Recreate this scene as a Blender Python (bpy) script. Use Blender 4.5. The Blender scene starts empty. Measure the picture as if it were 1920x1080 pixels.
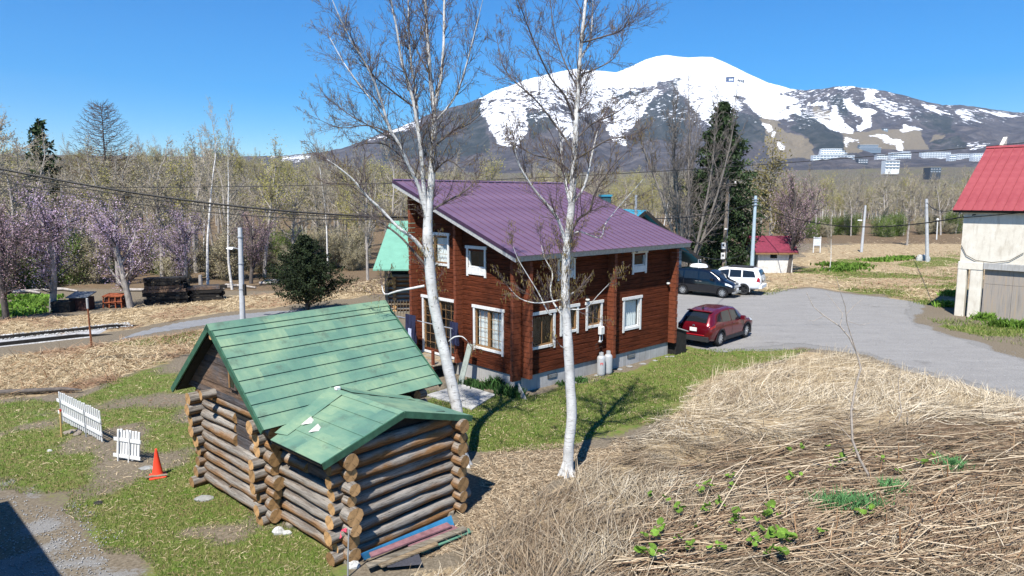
import bpy, math, random
import numpy as np
from mathutils import Vector, Matrix
R = math.radians
SC = bpy.context.scene
COL = SC.collection
rng = np.random.default_rng(7)
random.seed(7)

# ------------------------------------------------------------ camera, sky, sun
CAMH, FPX, PITCH = 6.8, 1290.0, 0.131
cam_d = bpy.data.cameras.new('camera'); cam = bpy.data.objects.new('camera', cam_d); COL.objects.link(cam)
cam.location = (0, 0, CAMH); cam.rotation_euler = (math.pi/2 - PITCH, 0, 0)
cam_d.sensor_width = 36; cam_d.lens = 36*FPX/1920; cam_d.clip_start = 0.1; cam_d.clip_end = 60000
SC.camera = cam

SUN_EL, SHADOW_AZ = 56.0, 19.0
W = bpy.data.worlds.new('World'); SC.world = W; W.use_nodes = True
wn = W.node_tree; wn.nodes.clear()
sky = wn.nodes.new('ShaderNodeTexSky'); sky.sky_type = 'NISHITA'; sky.sun_disc = False
sky.sun_elevation = R(SUN_EL); sky.sun_rotation = R(180 + SHADOW_AZ)
sky.altitude = 300; sky.air_density = 1.0; sky.dust_density = 0.15; sky.ozone_density = 6.0
bg = wn.nodes.new('ShaderNodeBackground'); bg.inputs['Strength'].default_value = 0.094
wo = wn.nodes.new('ShaderNodeOutputWorld')
sat = wn.nodes.new('ShaderNodeHueSaturation'); sat.inputs['Saturation'].default_value = 1.6; sat.inputs['Hue'].default_value = .503
wn.links.new(sky.outputs[0], sat.inputs['Color']); wn.links.new(sat.outputs[0], bg.inputs['Color']); wn.links.new(bg.outputs[0], wo.inputs['Surface'])
sd = bpy.data.lights.new('sun', 'SUN'); sd.energy = 5.0; sd.angle = R(0.53); sd.color = (1.0, 0.955, 0.88)
sun = bpy.data.objects.new('sun', sd); COL.objects.link(sun)
ldir = Vector((math.sin(R(SHADOW_AZ))*math.cos(R(SUN_EL)), math.cos(R(SHADOW_AZ))*math.cos(R(SUN_EL)), -math.sin(R(SUN_EL))))
sun.rotation_euler = ldir.to_track_quat('-Z', 'Y').to_euler(); sun.location = (-10, -20, 40)
vs = SC.view_settings; vs.view_transform = 'Standard'; vs.look = 'None'; vs.exposure = 0.8; vs.gamma = 1.0; vs.use_curve_mapping = False
SC.cycles.max_bounces = 5; SC.cycles.diffuse_bounces = 2; SC.cycles.glossy_bounces = 2; SC.cycles.transmission_bounces = 2
SC.cycles.transparent_max_bounces = 6; SC.cycles.volume_bounces = 0

# ------------------------------------------------------------ survey helpers (pixel of the photograph -> point of the place)
CP = np.array([0, 0, CAMH]); FW = np.array([0, math.cos(PITCH), -math.sin(PITCH)]); UPV = np.array([0, math.sin(PITCH), math.cos(PITCH)])
def ray(px, py): return FW + (px-960)/FPX*np.array([1., 0, 0]) + (540-py)/FPX*UPV
def G(px, py, z=0.0):
    d = ray(px, py); return CP + d*((z-CAMH)/d[2])
def D(px, py, Y):
    d = ray(px, py); return CP + d*(Y/d[1])
def topix(P):
    P = np.asarray(P, float) - CP; z = P@FW
    return 960 + FPX*P[..., 0]/z, 540 - FPX*(P@UPV)/z
class Frame:
    def __init__(s, x, y, yaw):
        s.o = np.array([x, y]); s.yaw = yaw
        s.u = np.array([math.sin(yaw), math.cos(yaw)]); s.v = np.array([-math.cos(yaw), math.sin(yaw)])
    def w(s, a, b, z=0.0):
        q = s.o + a*s.u + b*s.v; return np.array([q[0], q[1], z])
    def l(s, P):
        d = np.array(P[:2]) - s.o; return np.array([d@s.u, d@s.v, P[2]])
    def pa(s, px, py, a=0.0):       # pixel on the wall plane a = const
        n = np.array([*s.u, 0]); d = ray(px, py); return s.l(CP + d*(((s.w(a, 0)-CP)@n)/(d@n)))
    def pb(s, px, py, b=0.0):
        n = np.array([*s.v, 0]); d = ray(px, py); return s.l(CP + d*(((s.w(0, b)-CP)@n)/(d@n)))
    rot = property(lambda s: math.pi/2 - s.yaw)

# ------------------------------------------------------------ mesh helpers
class MB:
    def __init__(s): s.v = []; s.f = []; s.m = []
    def _add(s, vs_, fs, mi=0):
        o = len(s.v); s.v.extend(tuple(map(float, p)) for p in vs_)
        for f in fs: s.f.append(tuple(i+o for i in f)); s.m.append(mi)
    def hexa(s, p, mi=0):  # 4 bottom (ccw from above), 4 top
        s._add(p, [(3, 2, 1, 0), (4, 5, 6, 7), (0, 1, 5, 4), (1, 2, 6, 5), (2, 3, 7, 6), (3, 0, 4, 7)], mi)
    def box(s, x0, x1, y0, y1, z0, z1, mi=0):
        s.hexa([(x0, y0, z0), (x1, y0, z0), (x1, y1, z0), (x0, y1, z0), (x0, y0, z1), (x1, y0, z1), (x1, y1, z1), (x0, y1, z1)], mi)
    def bbox(s, x0, x1, y0, y1, z0, z1, c=0.01, mi=0):  # box with chamfered upright and top edges
        q = lambda k, z: [(x0+k, y0, z), (x1-k, y0, z), (x1, y0+k, z), (x1, y1-k, z), (x1-k, y1, z), (x0+k, y1, z), (x0, y1-k, z), (x0, y0+k, z)]
        t = [(x0+2*c, y0+c, z1), (x1-2*c, y0+c, z1), (x1-c, y0+2*c, z1), (x1-c, y1-2*c, z1), (x1-2*c, y1-c, z1), (x0+2*c, y1-c, z1), (x0+c, y1-2*c, z1), (x0+c, y0+2*c, z1)]
        p = q(c, z0) + q(c, z1-c) + t
        fs = [tuple(range(7, -1, -1)), tuple(range(16, 24))]
        for r_ in (0, 8):
            for i in range(8): fs.append((r_+i, r_+(i+1) % 8, r_+8+(i+1) % 8, r_+8+i))
        s._add(p, fs, mi)
    def beam(s, p, q, w, h, mi=0, up=(0, 0, 1)):
        p, q = Vector(p), Vector(q); d = (q-p).normalized(); up = Vector(up)
        if abs(d.dot(up)) > .99: up = Vector((1, 0, 0))
        x = d.cross(up).normalized()*w/2; z = x.cross(d).normalized()*h/2
        s.hexa([p-x-z, p+x-z, q+x-z, q-x-z, p-x+z, p+x+z, q+x+z, q-x+z], mi)
    def extr(s, pts, vec, mi=0):
        n = len(pts); a = [Vector(p) for p in pts]; b = [p+Vector(vec) for p in a]
        s._add(a+b, [tuple(range(n-1, -1, -1)), tuple(range(n, 2*n))] + [(i, (i+1) % n, n+(i+1) % n, n+i) for i in range(n)], mi)
    def quad(s, a, b, c, d, mi=0): s._add([a, b, c, d], [(0, 1, 2, 3)], mi)
    def tri(s, a, b, c, mi=0): s._add([a, b, c], [(0, 1, 2)], mi)
    def tube(s, pts, rad, n=8, mi=0, cap=True, capmi=None, wob=None):
        pts = [Vector(p) for p in pts]; k = len(pts)
        if not hasattr(rad, '__len__'): rad = [rad]*k
        vsx = []; ref = None
        for i, p in enumerate(pts):
            d = (pts[min(i+1, k-1)] - pts[max(i-1, 0)]).normalized()
            if ref is None: ref = Vector((0, 0, 1)) if abs(d.z) < .9 else Vector((1, 0, 0))
            x = d.cross(ref); x = x.normalized() if x.length > 1e-6 else d.orthogonal().normalized()
            y = d.cross(x).normalized(); ref = x.cross(d)
            for j in range(n):
                t = 2*math.pi*j/n; r_ = rad[i]*(1 if wob is None else 1+wob[(i*7+j*3) % len(wob)])
                vsx.append(p + x*math.cos(t)*r_ + y*math.sin(t)*r_)
        fs = [(i*n+j, i*n+(j+1) % n, (i+1)*n+(j+1) % n, (i+1)*n+j) for i in range(k-1) for j in range(n)]
        fs = [f[::-1] for f in fs]
        s._add(vsx, fs, mi)
        if cap:
            cm = mi if capmi is None else capmi
            s._add(vsx[:n], [tuple(range(n))], cm); s._add(vsx[-n:], [tuple(range(n-1, -1, -1))], cm)
    def lathe(s, prof, n=16, c=(0, 0, 0), mi=0, axis='z', cap=True):
        p = []
        for r_, z in prof:
            for j in range(n):
                t = 2*math.pi*j/n; x, y = r_*math.cos(t), r_*math.sin(t)
                q = (x, y, z) if axis == 'z' else ((x, z, y) if axis == 'y' else (z, x, y))
                p.append((c[0]+q[0], c[1]+q[1], c[2]+q[2]))
        k = len(prof); fs = [(i*n+j, i*n+(j+1) % n, (i+1)*n+(j+1) % n, (i+1)*n+j) for i in range(k-1) for j in range(n)]
        if cap: fs += [tuple(range(n-1, -1, -1)), tuple(range((k-1)*n, k*n))]
        if axis == 'y': fs = [f[::-1] for f in fs]
        s._add(p, fs, mi)
    def mesh(s, name, mats, smooth=False):
        me = bpy.data.meshes.new(name); me.from_pydata(s.v, [], s.f)
        for m in (mats if isinstance(mats, (list, tuple)) else [mats]): me.materials.append(m)
        if any(s.m): me.polygons.foreach_set('material_index', s.m)
        if smooth: me.polygons.foreach_set('use_smooth', [True]*len(me.polygons))
        me.update(); return me
    def build(s, name, mats, parent=None, smooth=False, **k):
        return link(name, s.mesh(name, mats, smooth), parent, **k)
def link(name, me, parent=None, loc=(0, 0, 0), rz=0.0, kind=None, label=None):
    o = bpy.data.objects.new(name, me); COL.objects.link(o); o.location = loc; o.rotation_euler = (0, 0, rz)
    if parent is not None: o.parent = parent
    if kind: o['kind'] = kind
    if label: o['label'] = label
    return o
def thing(name, label, cat, loc=(0, 0, 0), rz=0.0, group=None):
    o = bpy.data.objects.new(name, None); COL.objects.link(o); o.location = tuple(map(float, loc)); o.rotation_euler = (0, 0, rz)
    o.empty_display_size = .2
    return tag(o, label, cat, group)
def tag(o, label, cat, group=None):
    o['label'] = label; o['category'] = cat
    if group: o['group'] = group
    return o
def copy_tree(o, parent=None):
    c = o.copy(); COL.objects.link(c)
    if parent is not None: c.parent = parent
    for ch in list(o.children): copy_tree(ch, c)
    return c
def npmesh(name, V, F, mats, midx=None, smooth=False, attrs=None):
    V = np.asarray(V, np.float32); F = np.asarray(F, np.int32); k = F.shape[1]
    me = bpy.data.meshes.new(name); me.vertices.add(len(V)); me.vertices.foreach_set('co', V.ravel())
    me.loops.add(F.size); me.loops.foreach_set('vertex_index', F.ravel())
    me.polygons.add(len(F)); me.polygons.foreach_set('loop_start', np.arange(0, F.size, k, dtype=np.int32))
    for m in (mats if isinstance(mats, (list, tuple)) else [mats]): me.materials.append(m)
    if midx is not None: me.polygons.foreach_set('material_index', np.asarray(midx, np.int32))
    if smooth: me.polygons.foreach_set('use_smooth', np.ones(len(F), bool))
    for nme, arr in (attrs or {}).items():
        if arr.ndim == 1:
            a = me.attributes.new(nme, 'FLOAT', 'POINT'); a.data.foreach_set('value', arr.astype(np.float32))
        else:
            a = me.attributes.new(nme, 'FLOAT_COLOR', 'POINT'); q = np.ones((len(arr), 4), np.float32); q[:, :arr.shape[1]] = arr
            a.data.foreach_set('color', q.ravel())
    me.update(calc_edges=True); me.validate(); return me
def segs_mesh(P0, P1, R0, R1, n=3):
    P0 = np.asarray(P0, float); P1 = np.asarray(P1, float); R0 = np.asarray(R0, float); R1 = np.asarray(R1, float)
    d = P1-P0; d /= np.maximum(np.linalg.norm(d, axis=1, keepdims=True), 1e-9)
    ref = np.where(np.abs(d[:, 2:3]) < .9, np.array([[0, 0, 1.]]), np.array([[1., 0, 0]]))
    x = np.cross(d, ref); x /= np.linalg.norm(x, axis=1, keepdims=True); y = np.cross(d, x)
    V = np.zeros((len(P0), 2*n, 3))
    for j in range(n):
        t = 2*math.pi*j/n; q = x*math.cos(t)+y*math.sin(t)
        V[:, j] = P0+q*R0[:, None]; V[:, n+j] = P1+q*R1[:, None]
    b = (np.arange(len(P0))*2*n)[:, None]
    F = np.concatenate([b+np.array([[j, n+j, n+(j+1) % n, (j+1) % n]]) for j in range(n)], 0)
    return V.reshape(-1, 3), F
def vnoise(x, y, s, seed=0):          # smooth value noise, numpy
    x = np.asarray(x)/s; y = np.asarray(y)/s
    xi = np.floor(x).astype(np.int64); yi = np.floor(y).astype(np.int64); fx = x-xi; fy = y-yi
    fx = fx*fx*(3-2*fx); fy = fy*fy*(3-2*fy)
    def h(i, j):
        k = (i*374761393 + j*668265263 + seed*974711) & 0xffffffff
        k = ((k ^ (k >> 13))*1274126177) & 0xffffffff
        return ((k ^ (k >> 16)) & 0xffff)/65535.0
    return (h(xi, yi)*(1-fx)+h(xi+1, yi)*fx)*(1-fy)+(h(xi, yi+1)*(1-fx)+h(xi+1, yi+1)*fx)*fy
def fbm(x, y, s, oct=4, seed=0):
    t = 0; a = 1; w = 0
    for k in range(oct): t = t+a*vnoise(x, y, s/2**k, seed+k*17); w += a; a *= .5
    return t/w
def inpoly(x, y, poly):
    r_ = np.zeros(np.shape(x), bool); n = len(poly)
    for i in range(n):
        x0, y0 = poly[i][:2]; x1, y1 = poly[(i+1) % n][:2]
        c = ((y0 > y) != (y1 > y))
        with np.errstate(divide='ignore', invalid='ignore'):
            r_ ^= c & (x < (x1-x0)*(y-y0)/((y1-y0) if y1 != y0 else 1e-9)+x0)
    return r_
def pdist(x, y, poly, closed=True):
    d = np.full(np.shape(x), 1e9); n = len(poly)
    for i in range(n if closed else n-1):
        x0, y0 = poly[i][:2]; x1, y1 = poly[(i+1) % n][:2]
        dx, dy = x1-x0, y1-y0; t = np.clip(((x-x0)*dx+(y-y0)*dy)/max(dx*dx+dy*dy, 1e-9), 0, 1)
        d = np.minimum(d, np.hypot(x-x0-t*dx, y-y0-t*dy))
    return d
def sdist(x, y, poly): return np.where(inpoly(x, y, poly), 1, -1)*pdist(x, y, poly)   # + inside
def sstep(a, b, x): t = np.clip((x-a)/(b-a), 0, 1); return t*t*(3-2*t)

# ------------------------------------------------------------ materials
class NT:
    def __init__(s, name):
        s.m = bpy.data.materials.new(name); s.m.use_nodes = True; s.t = s.m.node_tree; s.n = s.t.nodes
        s.b = s.n['Principled BSDF']; s.out = s.n['Material Output']
    def node(s, typ, **k):
        n = s.n.new(typ)
        for a, v in k.items():
            if a.startswith('i_'):
                key = a[2:]; key = int(key) if key.isdigit() else key.replace('_', ' ')
                n.inputs[key].default_value = v
            else: setattr(n, a, v)
        return n
    def ln(s, a, b): s.t.links.new(a, b)
    def coords(s, scale=(1, 1, 1), kind='Object', rot=(0, 0, 0)):
        c = s.node('ShaderNodeTexCoord'); mp = s.node('ShaderNodeMapping'); mp.inputs['Scale'].default_value = scale; mp.inputs['Rotation'].default_value = rot
        s.ln(c.outputs[kind], mp.inputs['Vector']); return mp.outputs[0]
    def noise(s, vec, scale=5, detail=4, rough=.6, out='Fac', dist=0.0):
        n = s.node('ShaderNodeTexNoise'); n.inputs['Scale'].default_value = scale; n.inputs['Detail'].default_value = detail
        n.inputs['Roughness'].default_value = rough; n.inputs['Distortion'].default_value = dist
        if vec is not None: s.ln(vec, n.inputs['Vector'])
        return n.outputs[out]
    def ramp(s, fac, stops, interp='LINEAR'):
        r_ = s.node('ShaderNodeValToRGB'); r_.color_ramp.interpolation = interp; e = r_.color_ramp.elements
        while len(e) < len(stops): e.new(.5)
        for i, (p, c) in enumerate(stops): e[i].position = p; e[i].color = (*c, 1) if len(c) == 3 else c
        s.ln(fac, r_.inputs[0]); return r_.outputs[0]
    def mix(s, fac, a, b, mode='MIX'):
        m = s.node('ShaderNodeMix', data_type='RGBA', blend_type=mode)
        for sock, v in ((m.inputs[0], fac), (m.inputs[6], a), (m.inputs[7], b)):
            if isinstance(v, (int, float)): sock.default_value = v
            elif isinstance(v, tuple): sock.default_value = (*v, 1) if len(v) == 3 else v
            else: s.ln(v, sock)
        return m.outputs[2]
    def math(s, op, a, b=0.0, clamp=False):
        m = s.node('ShaderNodeMath', operation=op, use_clamp=clamp)
        for i, v in enumerate((a, b)):
            if isinstance(v, (int, float)): m.inputs[i].default_value = v
            else: s.ln(v, m.inputs[i])
        return m.outputs[0]
    def bump(s, h, strength=.4, dist=.02):
        b = s.node('ShaderNodeBump'); b.inputs['Strength'].default_value = strength; b.inputs['Distance'].default_value = dist
        s.ln(h, b.inputs['Height']); s.ln(b.outputs[0], s.b.inputs['Normal'])
    def attr(s, name, out='Color'): return s.node('ShaderNodeAttribute', attribute_name=name).outputs[out]
    def done(s, col=None, rough=.8, metal=0.0, spec=.3, **k):
        if col is not None:
            if isinstance(col, tuple): s.b.inputs['Base Color'].default_value = (*col, 1)
            else: s.ln(col, s.b.inputs['Base Color'])
        if isinstance(rough, (int, float)): s.b.inputs['Roughness'].default_value = rough
        else: s.ln(rough, s.b.inputs['Roughness'])
        s.b.inputs['Metallic'].default_value = metal; s.b.inputs['Specular IOR Level'].default_value = spec
        for a, v in k.items(): s.b.inputs[a.replace('_', ' ')].default_value = v
        return s.m
def simple(name, col, rough=.8, var=.25, scale=6, stretch=(1, 1, 1), bump=.15, metal=0.0, spec=.3, bd=.01, rand=0.0):
    t = NT(name); v = t.coords(stretch); f = t.noise(v, scale, 5, .65)
    lo = tuple(c*(1-var) for c in col); hi = tuple(min(1, c*(1+var)) for c in col)
    c = t.ramp(f, [(.3, lo), (.7, hi)])
    if rand > 0:
        oi = t.node('ShaderNodeObjectInfo'); k = t.math('ADD', t.math('MULTIPLY', oi.outputs['Random'], 2*rand), 1-rand)
        c = t.mix(1.0, c, t.node('ShaderNodeCombineColor').outputs[0], 'MULTIPLY') if False else c
        hs = t.node('ShaderNodeHueSaturation'); t.ln(c, hs.inputs['Color']); t.ln(k, hs.inputs['Value']); c = hs.outputs[0]
    if bump: t.bump(f, bump, bd)
    return t.done(c, rough, metal, spec)
MAT = {}
# ------------------------------------------------------------ frames of the buildings
HS = Frame(.323, 23.37, .823)        # red-brown log house: origin at its near corner, a along the right wall, b along the gable wall
CB = Frame(-6.486, 14.515, .746)     # green roofed cabin: origin under the near end of its ridge
GA = Frame(25.8, 39.31, .823)        # red roofed garage, origin at its left front corner

# ------------------------------------------------------------ the lie of the land
def PW(pts): return [tuple(G(*p)[:2]) for p in pts]
YARD = PW([(1262, 640), (1300, 652), (1352, 664), (1420, 655), (1500, 650), (1560, 655), (1620, 668), (1700, 695), (1790, 716), (1870, 738), (1960, 765), (2120, 800), (2120, 700), (1990, 690),
           (1925, 672), (1850, 650), (1770, 624), (1725, 606), (1712, 591), (1735, 575), (1715, 564), (1650, 556), (1580, 550), (1520, 539), (1455, 546), (1385, 556), (1330, 548), (1255, 540), (1180, 545), (1120, 560), (1180, 590)])
PATH = PW([(195, 640), (235, 624), (280, 613), (340, 601), (400, 592), (480, 584), (560, 578), (640, 571), (735, 561), (830, 553), (900, 550), (900, 572), (800, 578), (700, 586), (600, 592), (500, 600), (400, 612), (330, 622), (270, 632), (225, 641)])
FIELD = PW([(720, 1130), (800, 1088), (880, 1054), (925, 1014), (960, 965), (1010, 925), (1085, 880), (1170, 828), (1262, 765), (1300, 722), (1390, 690), (1530, 662), (1600, 670), (1700, 704), (1790, 726), (1875, 748), (1980, 775), (2300, 850), (2400, 1300), (640, 1300)])
LAWN = PW([(780, 800), (800, 735), (905, 742), (985, 742), (1150, 706), (1262, 664), (1310, 650), (1400, 655), (1540, 650), (1510, 664), (1400, 688), (1310, 715), (1265, 765), (1190, 805), (1100, 830), (960, 842), (880, 850)])
LAWNL = PW([(-300, 760), (0, 742), (130, 748), (300, 680), (400, 690), (400, 820), (560, 1005), (660, 1090), (640, 1200), (250, 1200), (250, 1040), (130, 980), (60, 930), (0, 900), (-300, 960)])
VERGE = PW([(1425, 556), (1450, 535), (1500, 505), (1600, 480), (1800, 470), (1800, 600), (1925, 600), (2100, 620), (2100, 668), (1925, 655), (1850, 636), (1770, 612), (1725, 590), (1735, 575), (1650, 552), (1520, 537)])
STRAW1 = PW([(-300, 765), (-100, 690), (150, 648), (290, 632), (420, 612), (470, 612), (400, 640), (345, 665), (310, 680), (130, 735), (0, 745)])
STRAW2 = PW([(-300, 690), (0, 600), (150, 590), (300, 572), (520, 548), (720, 520), (760, 545), (560, 570), (400, 588), (250, 616), (0, 640)])
STRAW3 = PW([(1400, 558), (1430, 515), (1520, 465), (1640, 448), (1800, 444), (1950, 450), (1800, 560), (1735, 572), (1650, 553), (1520, 538), (1455, 546)])
GRAVL = PW([(-200, 935), (40, 930), (110, 930), (180, 945), (215, 1000), (150, 1040), (300, 1100), (320, 1200), (-200, 1200)])
def gz(x, y):
    x = np.asarray(x, float); y = np.asarray(y, float)
    r_ = np.hypot(x, y); s = np.maximum(r_-105, 0); s2 = np.minimum(s, 2900)
    z = .008*s2 + 1.15e-5*s2**2
    z = z + 9*np.exp(-(((x+85)/60)**2+((y-175)/70)**2))*sstep(80, 150, y)
    z = z + (fbm(x, y, 90, 3, 5)-.5)*np.clip(s/150, 0, 1)*6
    near = r_ < 60
    if near.any():
        d = np.where(near, sdist(x, y, FIELD), -1)
        z = z + np.where(d > 0, (.12+.30*sstep(16, 21, y+.1*x))*sstep(0, 2.2, d)*(.35+1.0*fbm(x, y, 3.2, 3, 9)), 0)*sstep(6.0, 11.0, y+.15*x)
        z = z + np.where(near, (fbm(x, y, 1.6, 3, 3)-.5)*.05, 0)*np.where(sdist(x, y, YARD) > -1.2, 0, 1)*np.where(sdist(x, y, PATH) > -1.0, 0, 1)
    return z

def axis(lo, hi, step, far_lo, far_hi, g=1.16):
    a = list(np.arange(lo, hi+1e-6, step)); s = step; p = a[-1]
    while p < far_hi: s = min(s*g, 260); p += s; a.append(p)
    s = step; p = a[0]; b = []
    while p > far_lo: s *= g; p -= s; b.append(p)
    return np.array(b[::-1]+a)
gx = axis(-34, 50, .26, -7000, 7000); gy = axis(9, 62, .26, -80, 7000)
X, Y = np.meshgrid(gx, gy); X = X.ravel(); Y = Y.ravel(); Z = gz(X, Y)
nx, ny = len(gx), len(gy)
near = (np.hypot(X, Y) < 140)
def zone(poly, soft=.6, seed=1, amp=1.1):
    d = sdist(X, Y, poly)
    return np.where(near, sstep(-soft, soft, d+(fbm(X, Y, 2.0, 4, seed)-.5)*2*amp), 0)
grass = np.maximum(zone(LAWN, .5, 2)*(.45+1.1*fbm(X, Y, 2.2, 4, 30)), zone(LAWNL, .8, 3)*np.clip(2.1*fbm(X, Y, 1.9, 4, 21)-.36, 0, 1))
grass = np.clip(np.maximum(grass, zone(VERGE, 1.2, 4, 2.)*sstep(.42, .62, fbm(X, Y, 5, 4, 22))), 0, 1)
straw = np.maximum(np.maximum(zone(FIELD, .5, 5), zone(STRAW1, .6, 6)*.9), np.maximum(zone(STRAW2, .8, 7), zone(STRAW3, 1.2, 8, 1.5)*.85))
straw = np.maximum(straw, .35*zone(LAWNL, 1, 11)*(1-grass))
straw = np.where(near & (np.hypot(X, Y) < 30) & (straw < .1), .25*fbm(X, Y, 1.2, 3, 44), straw)
grav = np.maximum(zone(YARD, .7, 9, .8), np.maximum(zone(GRAVL, .9, 10, 1.8)*np.clip(2.6*fbm(X, Y, .9, 4, 33)-.75, 0, .8), .4*zone(PATH, .4, 12)))
canopy = sstep(150, 420, np.hypot(X, Y))
litter = sstep(44, 50, Y+.06*np.abs(X)+np.where(X > 5, -58, 0)*1.0)
litter = np.where(X > 5, sstep(92, 112, Y), sstep(44, 52, Y+.10*X)); litter = litter*(1-canopy); BAREG = PW([(1130, 1120), (1180, 985), (1300, 905), (1400, 862), (1520, 845), (1700, 830), (1900, 790), (2060, 800), (2060, 1120)]); wet = zone(BAREG, .8, 14); litter = np.maximum(litter, wet); straw = straw*(1-.85*wet)
I = np.arange(nx*ny).reshape(ny, nx)
F = np.stack([I[:-1, :-1], I[:-1, 1:], I[1:, 1:], I[1:, :-1]], -1).reshape(-1, 4)
t = NT('ground'); P = t.coords((1, 1, 1)); zc = t.node('ShaderNodeSeparateColor'); t.ln(t.attr('zone'), zc.inputs[0])
fc = t.node('ShaderNodeSeparateColor'); t.ln(t.attr('cover'), fc.inputs[0])
n1 = t.noise(P, 2.2, 8, .68); n2 = t.noise(P, 14, 6, .7); n3 = t.noise(P, 60, 4, .7); n4 = t.noise(P, .5, 5, .6)
dirt = t.ramp(n2, [(.25, (.075, .06, .042)), (.5, (.155, .128, .092)), (.75, (.26, .22, .165))])
gr = t.ramp(n2, [(.25, (.05, .085, .014)), (.5, (.095, .155, .024)), (.72, (.15, .205, .04))])
gr = t.mix(t.ramp(n1, [(.36, (0, 0, 0)), (.60, (1, 1, 1))]), gr, t.ramp(n3, [(.3, (.11, .10, .035)), (.7, (.20, .185, .075))]))
st = t.ramp(n3, [(.25, (.17, .125, .075)), (.5, (.36, .28, .17)), (.75, (.55, .45, .30))])
st = t.mix(t.ramp(n1, [(.35, (1, 1, 1)), (.55, (0, 0, 0))]), st, t.ramp(n2, [(.3, (.12, .085, .05)), (.7, (.27, .19, .11))]))
gv = t.ramp(n3, [(.3, (.125, .12, .115)), (.55, (.215, .21, .20)), (.75, (.35, .34, .325))])
lit = t.ramp(n2, [(.25, (.05, .036, .025)), (.5, (.14, .098, .062)), (.75, (.27, .20, .13))])
lit = t.mix(t.ramp(n1, [(.52, (0, 0, 0)), (.68, (.8, .8, .8))]), lit, (.055, .06, .03))
def thr(a, nz, k=1.0, lo=.42, hi=.58): return t.ramp(t.math('ADD', a, t.math('MULTIPLY', t.math('SUBTRACT', nz, .5), k)), [(lo, (0, 0, 0)), (hi, (1, 1, 1))])
c = t.mix(thr(zc.outputs[1], n2, .9), dirt, st)
c = t.mix(thr(fc.outputs[0], n1, .6), c, lit)
c = t.mix(thr(zc.outputs[0], n2, 1.0), c, gr)
c = t.mix(thr(zc.outputs[2], n2, .8), c, gv)
P2 = t.coords((.022, .022, .022)); f1 = t.noise(P2, 1, 6, .7); f2 = t.noise(P2, 4, 6, .75)
can = t.ramp(f1, [(.3, (.085, .075, .062)), (.48, (.13, .105, .075)), (.6, (.12, .115, .045)), (.75, (.17, .15, .06))])
can = t.mix(t.ramp(f2, [(.35, (1, 1, 1)), (.5, (0, 0, 0))]), can, (.05, .045, .035))
c = t.mix(fc.outputs[1], c, can)
t.bump(t.math('ADD', n3, n2), .5, .03)
M_ground = t.done(c, .95, spec=.1)
link('ground', npmesh('ground', np.stack([X, Y, Z], 1), F, M_ground, smooth=True, attrs={'zone': np.stack([grass, straw, grav], 1), 'cover': np.stack([litter, canopy, 0*litter], 1)}), kind='structure')

# sheets lying on the ground: the gravel yard and the asphalt path
def sheet(name, poly, z, mat, jag=.35, seed=0, step=.2):
    p = np.array(poly); gx_ = np.arange(p[:, 0].min()-1, p[:, 0].max()+1, step); gy_ = np.arange(p[:, 1].min()-1, p[:, 1].max()+1, step)
    A, B_ = np.meshgrid(gx_, gy_); d = sdist(A, B_, poly)+(fbm(A, B_, 1.2, 4, seed)-.5)*2*jag-.4
    ok = (d[:-1, :-1] > 0) & (d[1:, :-1] > 0) & (d[:-1, 1:] > 0) & (d[1:, 1:] > 0)
    I = np.arange(A.size).reshape(A.shape); q = np.stack([I[:-1, :-1], I[:-1, 1:], I[1:, 1:], I[1:, :-1]], -1)[ok]
    u, inv = np.unique(q, return_inverse=True); V = np.stack([A.ravel()[u], B_.ravel()[u], np.full(len(u), z)], 1)
    V[:, :2] += (np.stack([fbm(V[:, 0], V[:, 1], .31, 1, seed+5), fbm(V[:, 0], V[:, 1], .31, 1, seed+6)], 1)-.5)*step*.8
    return link(name, npmesh(name, V, inv.reshape(-1, 4), mat), kind='structure')
t = NT('gravel'); P = t.coords(); n1 = t.noise(P, 1.1, 9, .75); n2 = t.noise(P, 22, 6, .85); n3 = t.noise(t.coords((.25, 1.6, 1), rot=(0, 0, -.75)), 1.3, 5, .6)
c = t.ramp(n1, [(.28, (.15, .143, .135)), (.5, (.205, .197, .186)), (.72, (.265, .255, .238))])
c = t.mix(t.ramp(n3, [(.46, (0, 0, 0)), (.64, (.6, .6, .6))]), c, (.30, .29, .272))
c = t.mix(.62, c, t.ramp(n2, [(.25, (.09, .087, .084)), (.5, (.22, .214, .206)), (.78, (.48, .47, .455))]))
c = t.mix(t.ramp(t.noise(P, .45, 5, .7), [(.60, (0, 0, 0)), (.72, (.6, .6, .6))]), c, (.11, .105, .095))
t.bump(t.math('ADD', n2, n1), .6, .03)
M_gravel = t.done(c, .95, spec=.15)
sheet('gravel_yard', YARD, .008, M_gravel, .45, 3)
t = NT('old_asphalt'); P = t.coords(); c = t.ramp(t.noise(P, 3, 7, .7), [(.3, (.13, .135, .14)), (.7, (.22, .225, .235))])
c = t.mix(.4, c, t.ramp(t.noise(P, 60, 3, .8), [(.3, (.08, .08, .08)), (.7, (.35, .35, .35))])); t.bump(t.noise(P, 60, 3, .8), .4, .02)
sheet('asphalt_path', PATH, .008, t.done(c, .9), .18, 5)

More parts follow.
